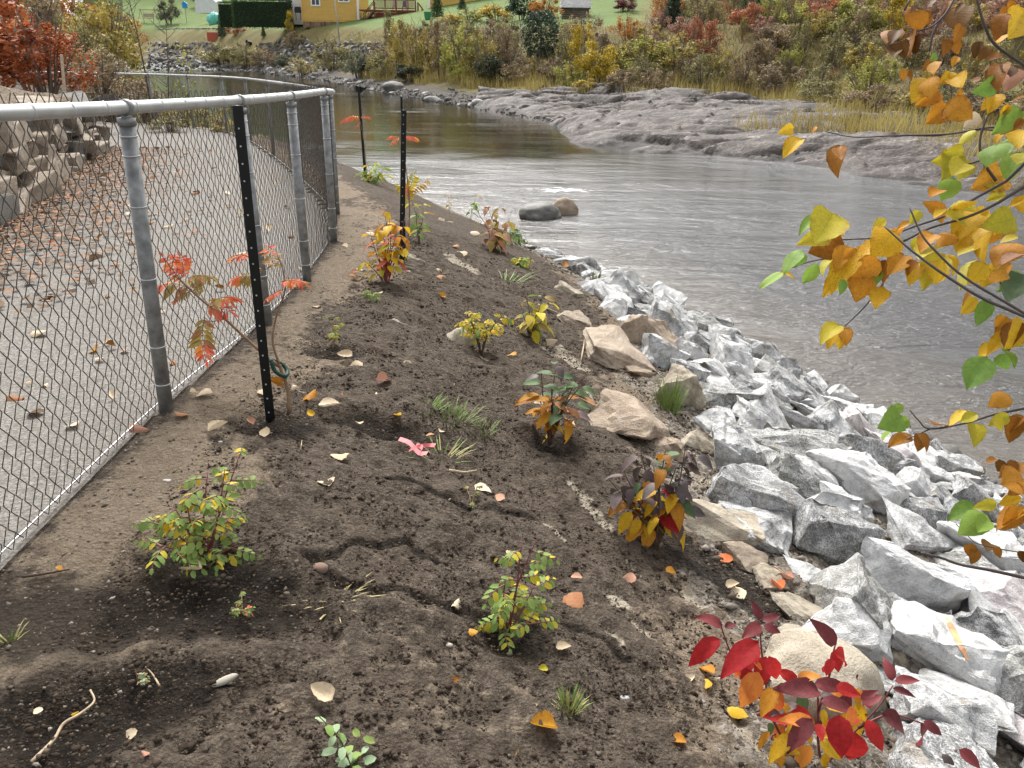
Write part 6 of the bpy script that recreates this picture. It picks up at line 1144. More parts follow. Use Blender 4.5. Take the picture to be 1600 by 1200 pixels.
# ================================================================== LEFT SIDE: RED TREE, SHRUBS BY THE WALL, SAPLINGS
def gp(x, y): return Vector((x, y, gz(x, y)))
for x, y, w_, h_, k, f, nm, lab, ct in ((-11.9, 18.6, 3.6, 3.0, 'loose', 'rust', 'tree', 'rust red leaved tree behind the soil mound', 'tree'), (-10.4, 19.4, 2.2, 1.9, 'loose', 'rust', 'shrub', 'lower rust red shrub right of the red tree', 'shrub'), (-13.6, 20.5, 4.2, 3.8, 'round', 'rust', 'tree', 'tall rust brown tree at the left edge behind the red one', 'tree'),
    (-10.7, 15.8, 1.5, 1.3, 'loose', 'lime', 'shrub', 'yellow green shrub at the left edge on the soil mound', 'shrub'), (-11.4, 16.0, 1.8, 2.1, 'loose', 'olive', 'shrub', 'olive leaved shrub at the left edge above the mound', 'shrub'),
    (-9.6, 20.3, 1.5, 1.0, 'spray', 'brownish', 'shrub', 'bare brown shrub at the end of the wall', 'shrub'), (-8.7, 23.6, 1.8, 1.15, 'loose', 'golden_olive', 'shrub', 'golden leaved low shrub behind the far fence', 'shrub'), (-10.2, 24.2, 1.8, 1.6, 'spray', 'brownish', 'shrub', 'tangled bare shrub behind the far fence', 'shrub'), (-7.4, 23.6, 1.4, .7, 'loose', 'olive', 'shrub', 'low olive shrub behind the far fence bend', 'shrub'), (-12.0, 25.5, 2.4, 2.2, 'spray', 'brownish', 'shrub', 'bare reddish shrub left of the sapling', 'shrub'), (-8.2, 20.4, .9, .5, 'loose', 'olive', 'shrub', 'low weedy shrub at the end of the path', 'shrub'), (-6.9, 20.9, 1.0, .45, 'loose', 'golden_olive', 'shrub', 'low golden weeds where the path meets the far fence', 'shrub'),
    (-41.5, 89, 8, 9, 'round', 'golden_olive', 'tree', 'yellow olive tree upstream on the left bank', 'tree'), (-49, 106, 9, 10, 'loose', 'lime', 'tree', 'pale yellow tree at the top left beyond the red tree', 'tree'), (-38, 78, 5, 6, 'loose', 'olive', 'tree', 'olive tree on the left bank where the river narrows', 'tree'), (-32, 66, 4, 3.6, 'loose', 'olive', 'shrub', 'olive shrub on the left bank upstream', 'shrub'), (-25, 54, 3, 2.6, 'loose', 'brownish', 'shrub', 'brown shrub on the left bank nearer the fence', 'shrub'), (-20, 43, 3, 2.4, 'spray', 'brownish', 'shrub', 'bare shrub on the left bank beyond the fence', 'shrub'), (-17, 34, 2.4, 2.2, 'spray', 'brownish', 'shrub', 'bare shrub just beyond the far fence corner', 'shrub'), (-22, 40, 4, 4.4, 'loose', 'rust', 'tree', 'dull red tree behind the bare shrubs on the left', 'tree'), (-29, 52, 6, 6.5, 'round', 'brownish', 'tree', 'brown tree far left beyond the red tree', 'tree'),
    (-66, 132, 10, 12, 'round', 'orange', 'tree', 'orange brown tree far upstream at the top left', 'tree'), (-64, 142, 9, 12, 'loose', 'orange', 'tree', 'reddish orange tree left of the far lawn', 'tree'), (-64, 118, 10, 12, 'round', 'lime', 'tree', 'yellow green tree far upstream', 'tree')):
    P_ = gp(x, y); 
    if y < 21 and x < -9: P_.z = max(P_.z, ZF(y) + .9)
    D = (P_ - EYE).dot(FW); plant(0, 0, w_ * FPX / D, h_ * FPX / D, k, f, nm, lab, ct, None, P_)
rt = random.Random(90)
def sapling(x, y, h, label, n, mat, lean=(0, 0), lw=.035, r0=.03):
    B = gp(x, y) - Vector((0, 0, .05)); root = thing('sapling', B, label, 'sapling'); m = MB(); T_ = B + Vector((lean[0], lean[1], h)); pts = smooth_line([B, B.lerp(T_, .5) + Vector((.05, 0, 0)), T_], 5); m.tube(pts, [r0 * (1 - .8 * i / (len(pts) - 1)) for i in range(len(pts))], 6); tips = []
    m.build('trunk', barkg, root, True); m = MB()
    for i in range(22):
        t = rt.uniform(.22, 1); p = B.lerp(T_, t); a = rt.uniform(0, 6.28); l = h * rt.uniform(.1, .26) * (1.15 - t * .7); q = p + Vector((math.cos(a) * l, math.sin(a) * l, l * rt.uniform(.5, 1.1))); m.tube([p, p.lerp(q, .5) - Vector((0, 0, .04 * l)), q], [.008, .005, .002], 4, 0, False); tips.append((p, q))
    m.build('branches', barkg, root)
    vs_ = []; 
    for i in range(n):
        p, q = tips[rt.randrange(len(tips))]; c = p.lerp(q, rt.uniform(.3, 1.05)) + rv(rt, .04); vs_.append(c)
    rg = np.random.default_rng(n); k = len(vs_); Pn = np.array([tuple(v) for v in vs_]); t = rg.normal(size=(k, 3)); t /= np.linalg.norm(t, axis=1, keepdims=True); b = np.cross(t, rg.normal(size=(k, 3))); b /= np.linalg.norm(b, axis=1, keepdims=True)
    co = np.stack([Pn - t * lw, Pn - b * lw * .6, Pn + t * lw, Pn + b * lw * .6], 1).reshape(-1, 3); link('foliage', np_mesh('foliage', co, np.arange(k * 4).reshape(k, 4), FM[mat], None, False, dict(rnd=rg.random(k))), root)
sapling(-9.7, 23.2, 3.6, 'thin bare sapling standing tall behind the far fence', 40, 'brownish', (-.25, 0))
sapling(-8.95, 23.4, 2.2, 'young sapling with a few pale yellow leaves behind the far fence', 90, 'lime', (.3, 0), .05, .018)
sapling(-9.4, 23.3, 3.0, 'second thin bare sapling beside the tall one', 30, 'brownish', (.35, 0), .035, .02)

# ================================================================== HOUSES AND GARDENS ACROSS THE RIVER
ylw = plain('yellow_siding', (.62, .40, .10), .6, .3, 0, .06, 2); wht = plain('white_painted_trim', (.78, .78, .76), .5, .3, 0, .04, 2); glass = plain('window_glass', (.06, .07, .08), .1, .6, 0, .2, 1); deckm = plain('red_brown_stained_wood', (.20, .065, .045), .7, .2, 0, .25, 4); conc = plain('foundation_concrete', (.34, .32, .29), .9, .2, 0, .15, 2); shing = plain('grey_shingle', (.42, .42, .41), .8, .2, 0, .2, 6); logm = plain('grey_log', (.19, .16, .13), .85, .2, 0, .25, 5); dirt = plain('bare_earth', (.22, .15, .10), .95, .1, 0, .3, 3)
def house_frame(px, py, D):
    P_ = at(px, py, D); P_.z = gz(P_.x, P_.y); return P_
HD = 108.0; k_ = HD / FPX                                        # metres per photo pixel at the house
def hx(px): return at(px, 40, HD).x
HB = at(515, 33, HD); HY = HB.y; HZ = HB.z
def hz(py): return HZ + (33 - py) * k_
house = thing('yellow_house', (hx(515), HY, HZ), 'yellow clapboard house with white windows and a red brown deck', 'house')
x0, x1 = hx(473), hx(561)
MB().box(((x0 + x1) / 2, HY + 4, HZ + 3.2), (x1 - x0, 8, 6.6)).build('wall', ylw, house)
MB().box(((x0 + x1) / 2, HY + 4, HZ - .45), (x1 - x0 - .1, 7.9, 1.0)).build('foundation', conc, house)
m = MB(); W2 = (x1 - x0) + 1; xm = (x0 + x1) / 2; m.add([(xm - W2 / 2, HY - .5, HZ + 6.5), (xm + W2 / 2, HY - .5, HZ + 6.5), (xm, HY - .5, HZ + 10), (xm - W2 / 2, HY + 8.5, HZ + 6.5), (xm + W2 / 2, HY + 8.5, HZ + 6.5), (xm, HY + 8.5, HZ + 10)], [(0, 1, 2), (5, 4, 3), (0, 2, 5, 3), (1, 4, 5, 2), (0, 3, 4, 1)]); m.build('roof', shing, house)
z_ = hz(31.5); cl_ = MB()
for i in range(40): cl_.box(((x0 + x1) / 2, HY - .022, z_ + .08 + i * .165), ((x1 - x0) - .02, .05, .15), 0, Matrix.Rotation(R(-9), 3, 'X'))
tag(cl_.build('clapboards', ylw, house), None, None, None, 'stuff')
MB().box((x1 - .05, HY - .04, HZ + 3.2), (.28, .16, 6.6)).build('corner_trim', wht, house); MB().box((x0 + .05, HY - .04, HZ + 3.2), (.16, .16, 6.6)).build('corner_trim', ylw, house)
def window(root, wxc, wyc, ww, wh, y, panes=2):
    f = MB(); cxx, czz = hx(wxc), hz(wyc); W_, H_ = ww * k_, wh * k_; t = .16
    f.box((cxx, y - .09, czz + H_ / 2 - t / 2), (W_, .1, t)).box((cxx, y - .09, czz - H_ / 2 + t / 2), (W_, .1, t)).box((cxx - W_ / 2 + t / 2, y - .09, czz), (t, .1, H_ - 2 * t)).box((cxx + W_ / 2 - t / 2, y - .09, czz), (t, .1, H_ - 2 * t)).box((cxx, y - .085, czz), (.1, .08, H_ - 2 * t))
    o = f.build('window', wht, root); MB().box((cxx, y - .06, czz), (W_ - 2 * t, .03, H_ - 2 * t)).build('pane', glass, o)
window(house, 495, 2, 15, 20, HY); window(house, 539, -2, 18, 16, HY)
# right wing
xr0, xr1 = hx(668), hx(790)
MB().box(((xr0 + xr1) / 2, HY + 5, HZ + 3.4), (xr1 - xr0, 7, 6.6)).build('wall', ylw, house); MB().box(((xr0 + xr1) / 2, HY + 5, HZ - .2), (xr1 - xr0 - .1, 6.9, 1.0)).build('foundation', conc, house)
MB().box((xr0 + .1, HY + 1.42, HZ + 3.4), (.3, .16, 6.6)).build('corner_trim', wht, house); MB().box(((xr0 + xr1) / 2, HY + 1, HZ + 7), (xr1 - xr0 + .8, .2, .5)).build('fascia', wht, house); window(house, 779, 2, 17, 16, HY + 1.5)
cl_ = MB()
for i in range(40): cl_.box(((xr0 + xr1) / 2, HY + 1.478, HZ + .2 + i * .165), ((xr1 - xr0) - .02, .05, .15), 0, Matrix.Rotation(R(-9), 3, 'X'))
tag(cl_.build('clapboards', ylw, house), None, None, None, 'stuff')
# deck: floor, lattice skirt, rails, stairs
deck = thing('wooden_deck', (hx(620), HY - 1, HZ), 'red brown wooden deck with lattice skirt, railing and two stairs', 'deck'); dz = hz(17); xa, xb = hx(588), hx(652); yd = HY - 1.5
MB().box(((hx(565) + xb) / 2, HY + .2, dz), (xb - hx(565), 3.4, .16)).build('floor', deckm, deck)
for px in (588, 605, 622, 640, 652): MB().box((hx(px), yd, (HZ - .3 + hz(2)) / 2), (.13, .13, hz(2) - HZ + .3)).build('post', deckm, deck)
for zz in (2, 14): MB().box(((xa + xb) / 2, yd, hz(zz)), (xb - xa, .09, .12)).build('rail', deckm, deck)
m = MB()
for i in range(44): m.box((xa + (xb - xa) * (i + .5) / 44, yd, hz(8)), (.055, .05, 12 * k_))
tag(m.build('balusters', deckm, deck), None, None, None, 'stuff')
m = MB()
for i in range(-8, 40):
    for sg in (1, -1):
        a_ = Vector((xa + i * .19, yd + .03 * sg, HZ - .25)); h_ = dz - HZ + .2; b_ = a_ + Vector((sg * h_, 0, h_)); f0, f1 = 0., 1.
        lo_, hi_ = xa, xb
        def cl(p, q, t): return p + (q - p) * t
        ts = [0, 1]
        if sg > 0: t0 = max(0, (lo_ - a_.x) / h_); t1 = min(1, (hi_ - a_.x) / h_)
        else: t0 = max(0, (a_.x - hi_) / h_); t1 = min(1, (a_.x - lo_) / h_)
        if t1 - t0 > .05: m.tube([cl(a_, b_, t0), cl(a_, b_, t1)], .035, 4)
tag(m.build('lattice', deckm, deck), None, None, None, 'stuff'); MB().box(((xa + xb) / 2, yd + .25, (HZ + dz) / 2 - .2), (xb - xa - .2, .1, dz - HZ - .1)).build('skirt_board', deckm, deck)
for (p0, p1, n) in ((588, 572, 8), (655, 668, 7)):
    for i in range(n):
        t = (i + .5) / n; MB().box((hx(p0 + (p1 - p0) * t), yd + .5, dz + (HZ - dz) * t), (.34, 1.2, .07)).build('step', deckm, deck)
    for o_ in (-.2, .95):
        MB().tube([(hx(p0), yd + o_, dz - .05), (hx(p1), yd + o_, HZ - .1)], .09, 4).build('stringer', deckm, deck); MB().tube([(hx(p0), yd + o_, dz + 1.0), (hx(p1), yd + o_, HZ + .95)], .06, 4).build('handrail', deckm, deck)
        for t in (0, .5, 1): MB().box((hx(p0 + (p1 - p0) * t), yd + o_, dz + (HZ - dz) * t + .45), (.09, .09, 1.1)).build('baluster', deckm, deck)
def deck_chair(px, y, c, label):
    x = hx(px); r = thing('deck_chair', (x, y, dz + .08), label, 'chair'); mt = plain('chair_' + label.split()[0], c, .6)
    MB().box((x, y, dz + .5), (.55, .5, .06)).build('seat', mt, r); MB().box((x, y + .26, dz + .85), (.55, .06, .7), 0, Matrix.Rotation(R(-12), 3, 'X')).build('backrest', mt, r)
    for a in (-.24, .24):
        for b in (-.2, .2): MB().box((x + a, y + b, dz + .28), (.05, .05, .4)).build('leg', mt, r)
deck_chair(618, HY - .3, (.45, .45, .47), 'grey patio chair on the wooden deck'); deck_chair(633, HY - .3, (.10, .10, .3), 'blue patio chair on the wooden deck')
MB().box(((hx(690) + hx(735)) / 2, HY - 3, hz(24)), (hx(735) - hx(690), 1.4, .25), 0, Matrix.Rotation(R(-3), 3, 'Y')); rmp = thing('garden_ramp', (hx(712), HY - 3, HZ), 'low pinkish wooden ramp in front of the right yellow wing', 'ramp'); MB().box((hx(712), HY - 3, hz(25)), (hx(735) - hx(690), 1.3, .6), 0, Matrix.Rotation(R(-6), 3, 'Y')).build('deck_boards', plain('pink_brown_boards', (.42, .22, .16), .8), rmp)
bt = thing('foundation_bed', (hx(540), HY - 1.2, HZ), 'strip of bare earth along the foot of the yellow house', 'garden bed'); m = MB(); xs_ = np.linspace(hx(478), hx(592), 26)
for i, x in enumerate(xs_[:-1]): m.box(((x + xs_[i + 1]) / 2, HY - 1 + .2 * math.sin(i), HZ - .5 + .06 * math.sin(i * 2.3)), (xs_[i + 1] - x + .05, 1.2 + .4 * math.sin(i * 1.7), .7))
m.build('earth', dirt, bt)
# white building, BBQ, tarpaulin shed
wb = thing('white_building', (hx(458), HY + 3, HZ), 'white clapboard building left of the yellow house', 'building'); MB().box((hx(452), HY + 6, HZ + 2.6), (hx(474) - hx(425), 6, 6)).build('wall', wht, wb); m = MB()
for i in range(34): m.box((hx(452), HY + 2.975, HZ + .1 + i * .165), (hx(474) - hx(425), .05, .15), 0, Matrix.Rotation(R(-9), 3, 'X'))
tag(m.build('clapboards', wht, wb), None, None, None, 'stuff'); MB().box((hx(452), HY + 6, HZ + 5.8), (hx(474) - hx(425) + .6, 6.6, .3)).build('roof', shing, wb)
blk = plain('black_enamel', (.015, .015, .016), .5); bq = thing('barbecue', (hx(467), HY - .2, HZ), 'small black barbecue on legs beside the yellow house', 'barbecue'); MB().box((hx(467), HY - .2, hz(19)), (.75, .5, .5)).box((hx(467), HY - .2, hz(15)), (.7, .45, .25)).build('firebox', blk, bq)
for a in (-.3, .3): MB().box((hx(467) + a, HY - .2, hz(26)), (.06, .06, 1.1)).build('leg', blk, bq)
ts = thing('tarpaulin_shed', (hx(322), HY, HZ), 'white tarpaulin shelter among trees behind the left lawn', 'shed'); XT = at(322, 22, 134); tp = plain('white_tarpaulin', (.62, .64, .66), .5, .3, 0, .08, 2); m = MB(); w2 = 2.0
pr = [(-w2, 0), (-w2 * .98, 2.0), (-w2 * .6, 3.0), (0, 3.4), (w2 * .6, 3.0), (w2 * .98, 2.0), (w2, 0)]; n = len(pr); m.add([(XT.x + a, XT.y, XT.z - .4 + b) for a, b in pr] + [(XT.x + a, XT.y + 5, XT.z - .4 + b) for a, b in pr], [(i, i + 1, n + i + 1, n + i) for i in range(n - 1)] + [tuple(range(n - 1, -1, -1)), tuple(range(n, 2 * n))]); m.build('canopy', tp, ts); ts.location = XT
m = MB()
for i in (-1, -.4, .3, .9): m.tube([(XT.x + i * 1.7, XT.y - .03, XT.z - .4), (XT.x + i * 1.5, XT.y - .03, XT.z + 2.4)], .03, 4)
m.build('door_fold', tp, ts)
# hedge
HG = at(400, 41, 112); HG2 = at(362, 40, 114); hd1 = crown_data('foliage', 'hedge', 5, 9000, .016); hd2 = crown_data('foliage', 'hedge', 6, 5000, .02)
for (px, wpx, hpx, D, me, lab) in ((412, 86, 38, 109, hd1, 'long clipped dark green hedge left of the white building'), (361, 27, 34, 114, hd2, 'shorter clipped hedge block behind the teal covered object')):
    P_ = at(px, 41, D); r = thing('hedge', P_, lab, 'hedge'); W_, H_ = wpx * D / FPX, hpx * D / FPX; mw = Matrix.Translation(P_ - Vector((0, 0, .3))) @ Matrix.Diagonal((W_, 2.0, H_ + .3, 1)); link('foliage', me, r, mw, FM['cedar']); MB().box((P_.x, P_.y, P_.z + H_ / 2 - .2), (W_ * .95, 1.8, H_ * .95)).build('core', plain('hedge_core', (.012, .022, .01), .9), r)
# small things of the gardens
def far_thing(px, py, D, nm, label, cat):
    P_ = hit(px, py); D = (P_ - EYE).dot(FW)
    if not 60 < D < 240: P_ = at(px, py, 110); P_.z = gz(P_.x, P_.y); D = 110; print('no hit', nm)
    r = thing(nm, P_, label, cat); return P_, r, D / FPX
P_, r, s = far_thing(334, 39, 106, 'covered_swing', 'teal tarpaulin bundled over something on the left lawn', 'tarpaulin'); m = MB(); bmc = cobble_data('cover', 901, (9 * s, 6 * s, 10 * s), 3, .3, plain('teal_tarpaulin', (.12, .46, .40), .5, .3, 0, .15, 2)); o = link('cover', bmc, r, Matrix.Translation(P_ + Vector((0, 0, 8 * s))))
for a in (-6, 6): MB().box((P_.x + a * s, P_.y, P_.z + 1.5 * s), (1.5 * s, 1 * s, 5 * s)).build('leg', blk, r)
P_, r, s = far_thing(333, 64, 113, 'garden_screen', 'orange red panel standing on the far bank beside the small cedar', 'panel'); o = MB().box((P_.x, P_.y, P_.z + 6 * s), (17 * s, .15, 13 * s)).build('board', plain('orange_red_board', (.42, .10, .06), .7), r); MB().box((P_.x - 6 * s, P_.y + .15, P_.z + 5 * s), (1 * s, .1, 13 * s)).build('post', logm, r); MB().box((P_.x + 6 * s, P_.y + .15, P_.z + 5 * s), (1 * s, .1, 13 * s)).build('post', logm, r)
P_, r, s = far_thing(292, 36, 122, 'birdhouse', 'bright blue birdhouse on a pole on the left lawn', 'birdhouse'); MB().box((P_.x, P_.y, P_.z + 11 * s), (.09, .09, 22 * s)).build('pole', logm, r); m = MB().box((P_.x, P_.y, P_.z + 24 * s), (7 * s, .5, 6 * s)); m.add([(P_.x - 5 * s, P_.y - .3, P_.z + 27.1 * s), (P_.x + 5 * s, P_.y - .3, P_.z + 27.1 * s), (P_.x, P_.y - .3, P_.z + 31 * s), (P_.x - 5 * s, P_.y + .3, P_.z + 27.1 * s), (P_.x + 5 * s, P_.y + .3, P_.z + 27.1 * s), (P_.x, P_.y + .3, P_.z + 31 * s)], [(0, 1, 2), (5, 4, 3), (0, 2, 5, 3), (1, 4, 5, 2), (0, 3, 4, 1)]); m.build('house_box', plain('bright_blue_paint', (.03, .26, .6), .5), r)
P_, r, s = far_thing(233, 36, 130, 'garden_swing', 'rustic wooden garden swing frame on the left lawn', 'garden swing')
for a in (-12, 12):
    for b in (-4, 4): MB().tube([(P_.x + (a + b) * s, P_.y + b * .1, P_.z), (P_.x + a * s * .9, P_.y, P_.z + 20 * s)], .09, 5).build('leg', wood, r)
MB().tube([(P_.x - 14 * s, P_.y, P_.z + 19 * s), (P_.x + 14 * s, P_.y, P_.z + 19 * s)], .09, 5).build('beam', wood, r); MB().box((P_.x, P_.y, P_.z + 7 * s), (16 * s, .6, 1.2 * s)).build('seat', wood, r); MB().box((P_.x, P_.y + .3, P_.z + 11 * s), (16 * s, .1, 5 * s)).build('backrest', wood, r)
for a in (-7, 7): MB().tube([(P_.x + a * s, P_.y, P_.z + 7 * s), (P_.x + a * s, P_.y, P_.z + 19 * s)], .03, 4).build('chain', logm, r)
P_, r, s = far_thing(390, 72, 100, 'black_object', 'small black object lying on the far embankment stones', 'object'); link('shell', cobble_data('shell', 911, (5 * s, 3 * s, 5 * s), 2, .3, blk), r, Matrix.Translation(P_ + Vector((0, 0, 3 * s)))); MB().box((P_.x - 4 * s, P_.y, P_.z + 7 * s), (2 * s, .3, 5 * s), 0, Matrix.Rotation(R(20), 3, 'Y')).build('flap', blk, r)
P_ = hit(531, 68); r = thing('utility_pole', P_, 'thin grey metal pole standing on the far embankment before the house', 'pole'); s = (P_ - EYE).dot(FW) / FPX; gm_ = plain('grey_metal', (.36, .37, .38), .5, .4, .4); MB().tube([P_ - Vector((0, 0, .3)), P_ + Vector((-.4, 0, 85 * s))], [1.1 * s, .7 * s], 8).build('shaft', gm_, r, True); MB().tube([P_ - Vector((0, 0, .2)), P_ + Vector((0, 0, 4 * s))], [4.2 * s, 2.6 * s], 8).build('base', conc, r)
P_, r, s = far_thing(668, 31, 114, 'garden_bin', 'green plastic bin at the foot of the deck stairs', 'bin'); m = MB(); m.tube([P_, P_ + Vector((0, 0, 10 * s))], [4.2 * s, 5.4 * s], 10); m.build('body', plain('green_plastic', (.03, .2, .09), .5), r); MB().tube([P_ + Vector((0, 0, 10 * s)), P_ + Vector((0, 0, 11.5 * s))], 5.8 * s, 10).build('rim', plain('green_plastic_rim', (.03, .22, .1), .5), r)
P_, r, s = far_thing(766, 36, 104, 'garden_bench', 'low grey bench on the lawn below the yellow bush', 'bench'); MB().box((P_.x, P_.y, P_.z + 5 * s), (14 * s, .5, 1.6 * s)).build('seat', logm, r)
for a in (-5, 5): MB().box((P_.x + a * s, P_.y, P_.z + 2 * s), (2 * s, .4, 5 * s)).build('leg', logm, r)
for i, (px, py, w_) in enumerate(((866, 40, 9), (905, 44, 7), (897, 42, 6))): h = at(px, py + 2, 98); put_rock(FC[i % 5], 'garden_stone', h + Vector((0, 0, .1)), (w_ * .035,) * 3, Euler((0, 0, i)), None, ('grey garden stone left of the yellow perennial clump', 'grey garden stone right of the yellow perennial clump', 'small garden stone behind the yellow perennial clump')[i], 'stone')
P_, r, s = far_thing(899, 28, 104, 'log_shed', 'small log shed with a grey shingle roof', 'shed'); Wd = 40 * s
MB().box((P_.x, P_.y + 1.4, P_.z + 6 * s), (Wd, 2.6, 17 * s)).build('wall', logm, r)
for i in range(5): MB().tube([(P_.x - Wd * .53, P_.y + .08, P_.z + (i * 3.2 - .5) * s), (P_.x + Wd * .53, P_.y + .08, P_.z + (i * 3.2 - .5) * s)], 1.5 * s, 8).build('log', logm, r, True)
m = MB(); m.add([(P_.x - 24 * s, P_.y - .5, P_.z + 14 * s), (P_.x + 24 * s, P_.y - .5, P_.z + 14 * s), (P_.x + 22 * s, P_.y + 1.4, P_.z + 32 * s), (P_.x - 22 * s, P_.y + 1.4, P_.z + 32 * s), (P_.x - 24 * s, P_.y + 3.3, P_.z + 14 * s), (P_.x + 24 * s, P_.y + 3.3, P_.z + 14 * s)], [(0, 1, 2, 3), (3, 2, 5, 4), (0, 3, 4), (1, 5, 2)]); rf = m.build('roof', shing, r)
m = MB(); r5 = random.Random(2)
for j in range(8):
    t0 = j / 8
    for i in range(24): xx = -24 + 2 * (i + .5) + (j % 2); m.box((P_.x + xx * s * .97, P_.y - .52 + 1.9 * (t0 + .06), P_.z + (14.3 + 18 * (t0 + .06)) * s + .03 * r5.random()), (1.85 * s, .05, 2.5 * s), 0, Matrix.Rotation(R(-42), 3, 'X'))
tag(m.build('shingles', shing, rf), None, None, None, 'stuff')
P_, r, s = far_thing(1278, 18, 86, 'garden_table', 'pale garden table and bench high on the right slope', 'table'); MB().box((P_.x, P_.y, P_.z + 9 * s), (14 * s, .8, 1.2 * s)).build('tabletop', tp, r); MB().box((P_.x, P_.y - .7, P_.z + 5 * s), (14 * s, .3, 1 * s)).build('bench_seat', tp, r)
for a in (-5, 5): MB().box((P_.x + a * s, P_.y, P_.z + 4 * s), (1 * s, 1.5, 9 * s)).build('leg', tp, r)
sb = thing('stone_border', gp(-37, 103), 'low line of stones edging the left lawn across the river', 'stone border')
for i in range(26):
    px = 248 + i * 4.1; Q = hit(px, 46 - .02 * i); s = (Q - EYE).dot(FW) / FPX; link('stone', FC[i % 5], sb, Matrix.Translation(Q + Vector((0, 0, .1))) @ Matrix.Diagonal((2.4 * s, 2 * s, 1.8 * s, 1)))
# woods closing the view behind the gardens
rg = np.random.default_rng(8)
for (x, y, h_, f, k) in [(rp.uniform(-120, 110), rp.uniform(138, 175), rp.uniform(7, 12), rp.choice(['green', 'olive', 'golden_olive', 'conifer', 'orange']), rp.choice(['round', 'loose', 'cone'])) for i in range(46)]:
    _z, _s, _t = far_z(np.array([x]), np.array([y]))
    if _s[0] < np.interp(_t[0], _FI, LCR) + 24: continue
    P_ = gp(x, y); D = (P_ - EYE).dot(FW); plant(0, 0, h_ * .9 * FPX / D, h_ * FPX / D, k, f, 'tree', 'tree in the wood behind the houses across the river', 'tree', 'trees behind the houses', P_)
# ================================================================== labels that tell alike things apart by what they lie next to
ORD = ['nearest', 'second nearest', 'third nearest', 'fourth nearest', 'fifth nearest', 'sixth nearest', 'seventh nearest', 'eighth nearest', 'ninth nearest', 'tenth nearest', 'eleventh nearest', 'twelfth nearest', 'thirteenth nearest', 'fourteenth nearest', 'fifteenth nearest', 'sixteenth nearest', 'seventeenth nearest', 'eighteenth nearest', 'nineteenth nearest', 'twentieth nearest']
def relabel(group, what, marks):
    rows = {}
    for o in COL.objects:
        if o.get('group') != group or (group.startswith('broken') and 'broken stone in' not in o['label']): continue
        x, y, _ = proj(o.matrix_basis.translation); n, mx, my = min(marks, key=lambda m_: (m_[1] - x) ** 2 + ((m_[2] - y) * 1.3) ** 2); dx, dy = x - mx, y - my
        rel = ('right of' if dx > 0 else 'left of') if abs(dx) > abs(dy) * 1.2 else ('below' if dy > 0 else 'above'); rows.setdefault((what(o), rel, n), []).append((dx * dx + dy * dy, o.name))
    for (wh, rel, n), v in rows.items():
        for i, (_, nm) in enumerate(sorted(v)):
            bpy.data.objects[nm]['label'] = (f'{wh} {rel} the {n}' if len(v) == 1 else f'{wh} {ORD[i]} {rel} the {n}') if i < 20 else bpy.data.objects[nm]['label']
RM = [('reddish tan angular block', 1012, 528), ('green grass tuft', 1045, 630), ('dark faced stone', 1352, 958), ('orange streaked white stone', 1472, 1010), ('long striped slab', 1420, 905), ('broad pale boulder', 1205, 785), ('undercut stone', 1225, 695), ('grey green grass tuft', 1243, 705), ('pinkish flat slab', 1555, 945), ('square edged stone', 1430, 800), ('cream boulder', 1290, 1075), ('topmost white stone', 958, 482), ('low hanging orange leaf', 1435, 690), ('veined pale stone', 1330, 750), ('smooth grey stone', 1150, 715), ('stone with orange leaf', 1300, 850), ('edge cut grey stone', 1570, 1070), ('half buried tan boulder', 1120, 815), ('lone hanging yellow leaf', 1305, 530)]
relabel('broken stones of the riprap bank', lambda o: o['label'].split(' broken stone')[0] + ' riprap stone' if 'broken stone in' in o['label'] else o['label'], RM)
relabel('cobbles along the near water line', lambda o: 'dark rounded cobble', [('square edged riprap stone', 1430, 800), ('topmost white riprap stone', 958, 482), ('hanging round green leaf', 1405, 660), ('lone hanging yellow leaf', 1300, 525), ('veined pale riprap stone', 1330, 750), ('tan mid river boulder', 881, 335)])
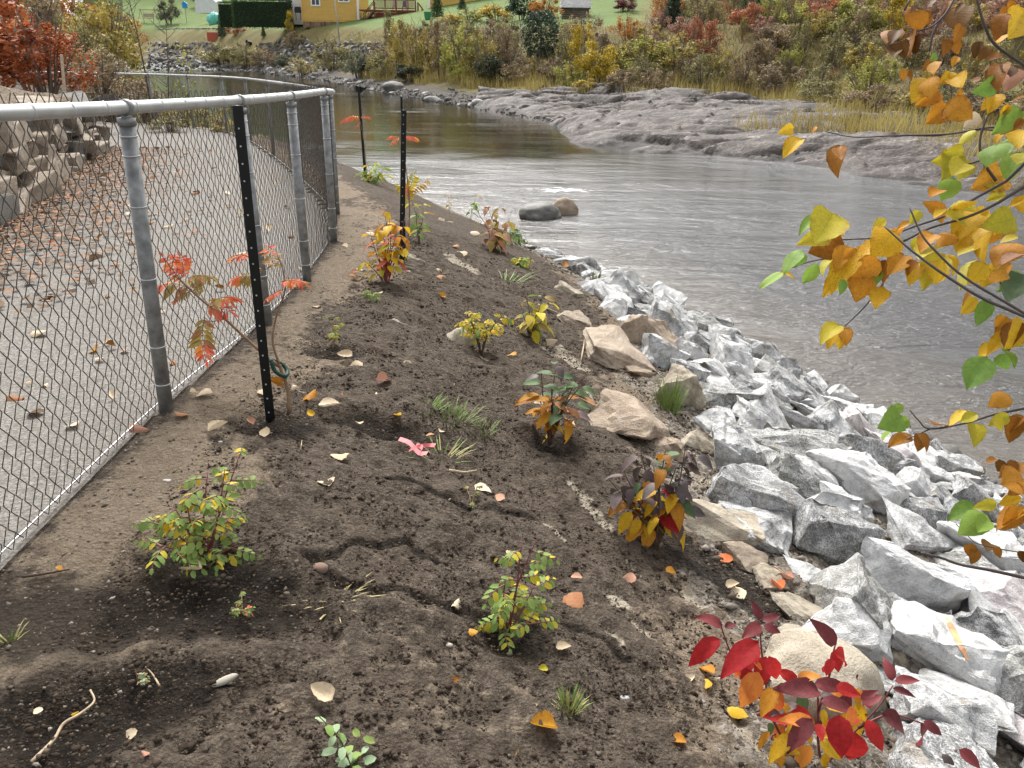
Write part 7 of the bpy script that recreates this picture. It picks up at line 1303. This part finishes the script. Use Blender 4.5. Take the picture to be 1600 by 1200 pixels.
FMK = [('grey pole', 531, 68), ('small yellow birch', 455, 62), ('orange red panel', 333, 64), ('black object', 390, 68), ('first olive bank shrub', 350, 104), ('grey green bank shrub', 440, 104), ('large rounded boulder', 615, 133), ('leaning shore boulder', 828, 168), ('farthest stake top', 560, 135), ('grey green willow', 560, 122), ('reddish brown bank shrub', 412, 106)]
relabel('stones of the far embankment', lambda o: 'grey embankment stone', FMK); relabel('stones along the far shore', lambda o: 'grey shore stone', FMK + [('standing shore boulder', 676, 152), ('grey shore boulder', 750, 158)])
TM = [('round dark spruce', 845, 60), ('bright yellow birch', 905, 90), ('cedar pair', 1170, 30), ('orange bush', 1250, 15), ('yellow green tree', 1340, 40), ('mauve bare shrub', 1470, 50), ('broad dark conifer', 1050, 25), ('large yellow olive willow', 1010, 85), ('mid thicket yellow green shrub', 1230, 95), ('small pink red shrub', 1300, 120), ('golden willow', 752, 90), ('tall golden willow', 625, 90), ('hanging orange leaves', 1440, 150), ('hanging brown leaves', 1410, 60)]
relabel('shrubs of the thicket on the far slope', lambda o: o['label'].split(' in the')[0], TM)
GM = [('nearest sumac', 445, 640), ('rose bush', 300, 880), ('thin rose bush', 800, 970), ('yellow spirea', 752, 550), ('orange dogwood', 600, 440), ('bottom pale shrub', 530, 1170), ('pink ribbon', 650, 705), ('soil crack end', 640, 940), ('purple leaved dogwood', 1020, 830), ('red dogwood', 1180, 1100), ('long pale root', 100, 1140), ('low grass patch', 660, 640), ('spindly seedling', 520, 540), ('lone grass tuft', 888, 1100)]
relabel('fallen leaves on the soil', lambda o: 'small dry fallen leaf', GM)
relabel('fallen leaves on the path', lambda o: 'dry leaf on the path', [('nearest fence post', 228, 430), ('second fence post', 395, 330), ('third fence post', 467, 300), ('wall end', 150, 200), ('wall foot', 20, 300), ('bottom wire', 120, 740), ('near sumac fronds', 300, 470), ('left photo edge', 0, 520)])
relabel('trees behind the houses', lambda o: 'tree in the wood', [('yellow house', 515, 15), ('log shed', 899, 15), ('hedge', 400, 20), ('barberry', 977, 10), ('cedar pair', 1170, 20), ('orange bush', 1250, 15), ('yellow green tree', 1340, 40)])
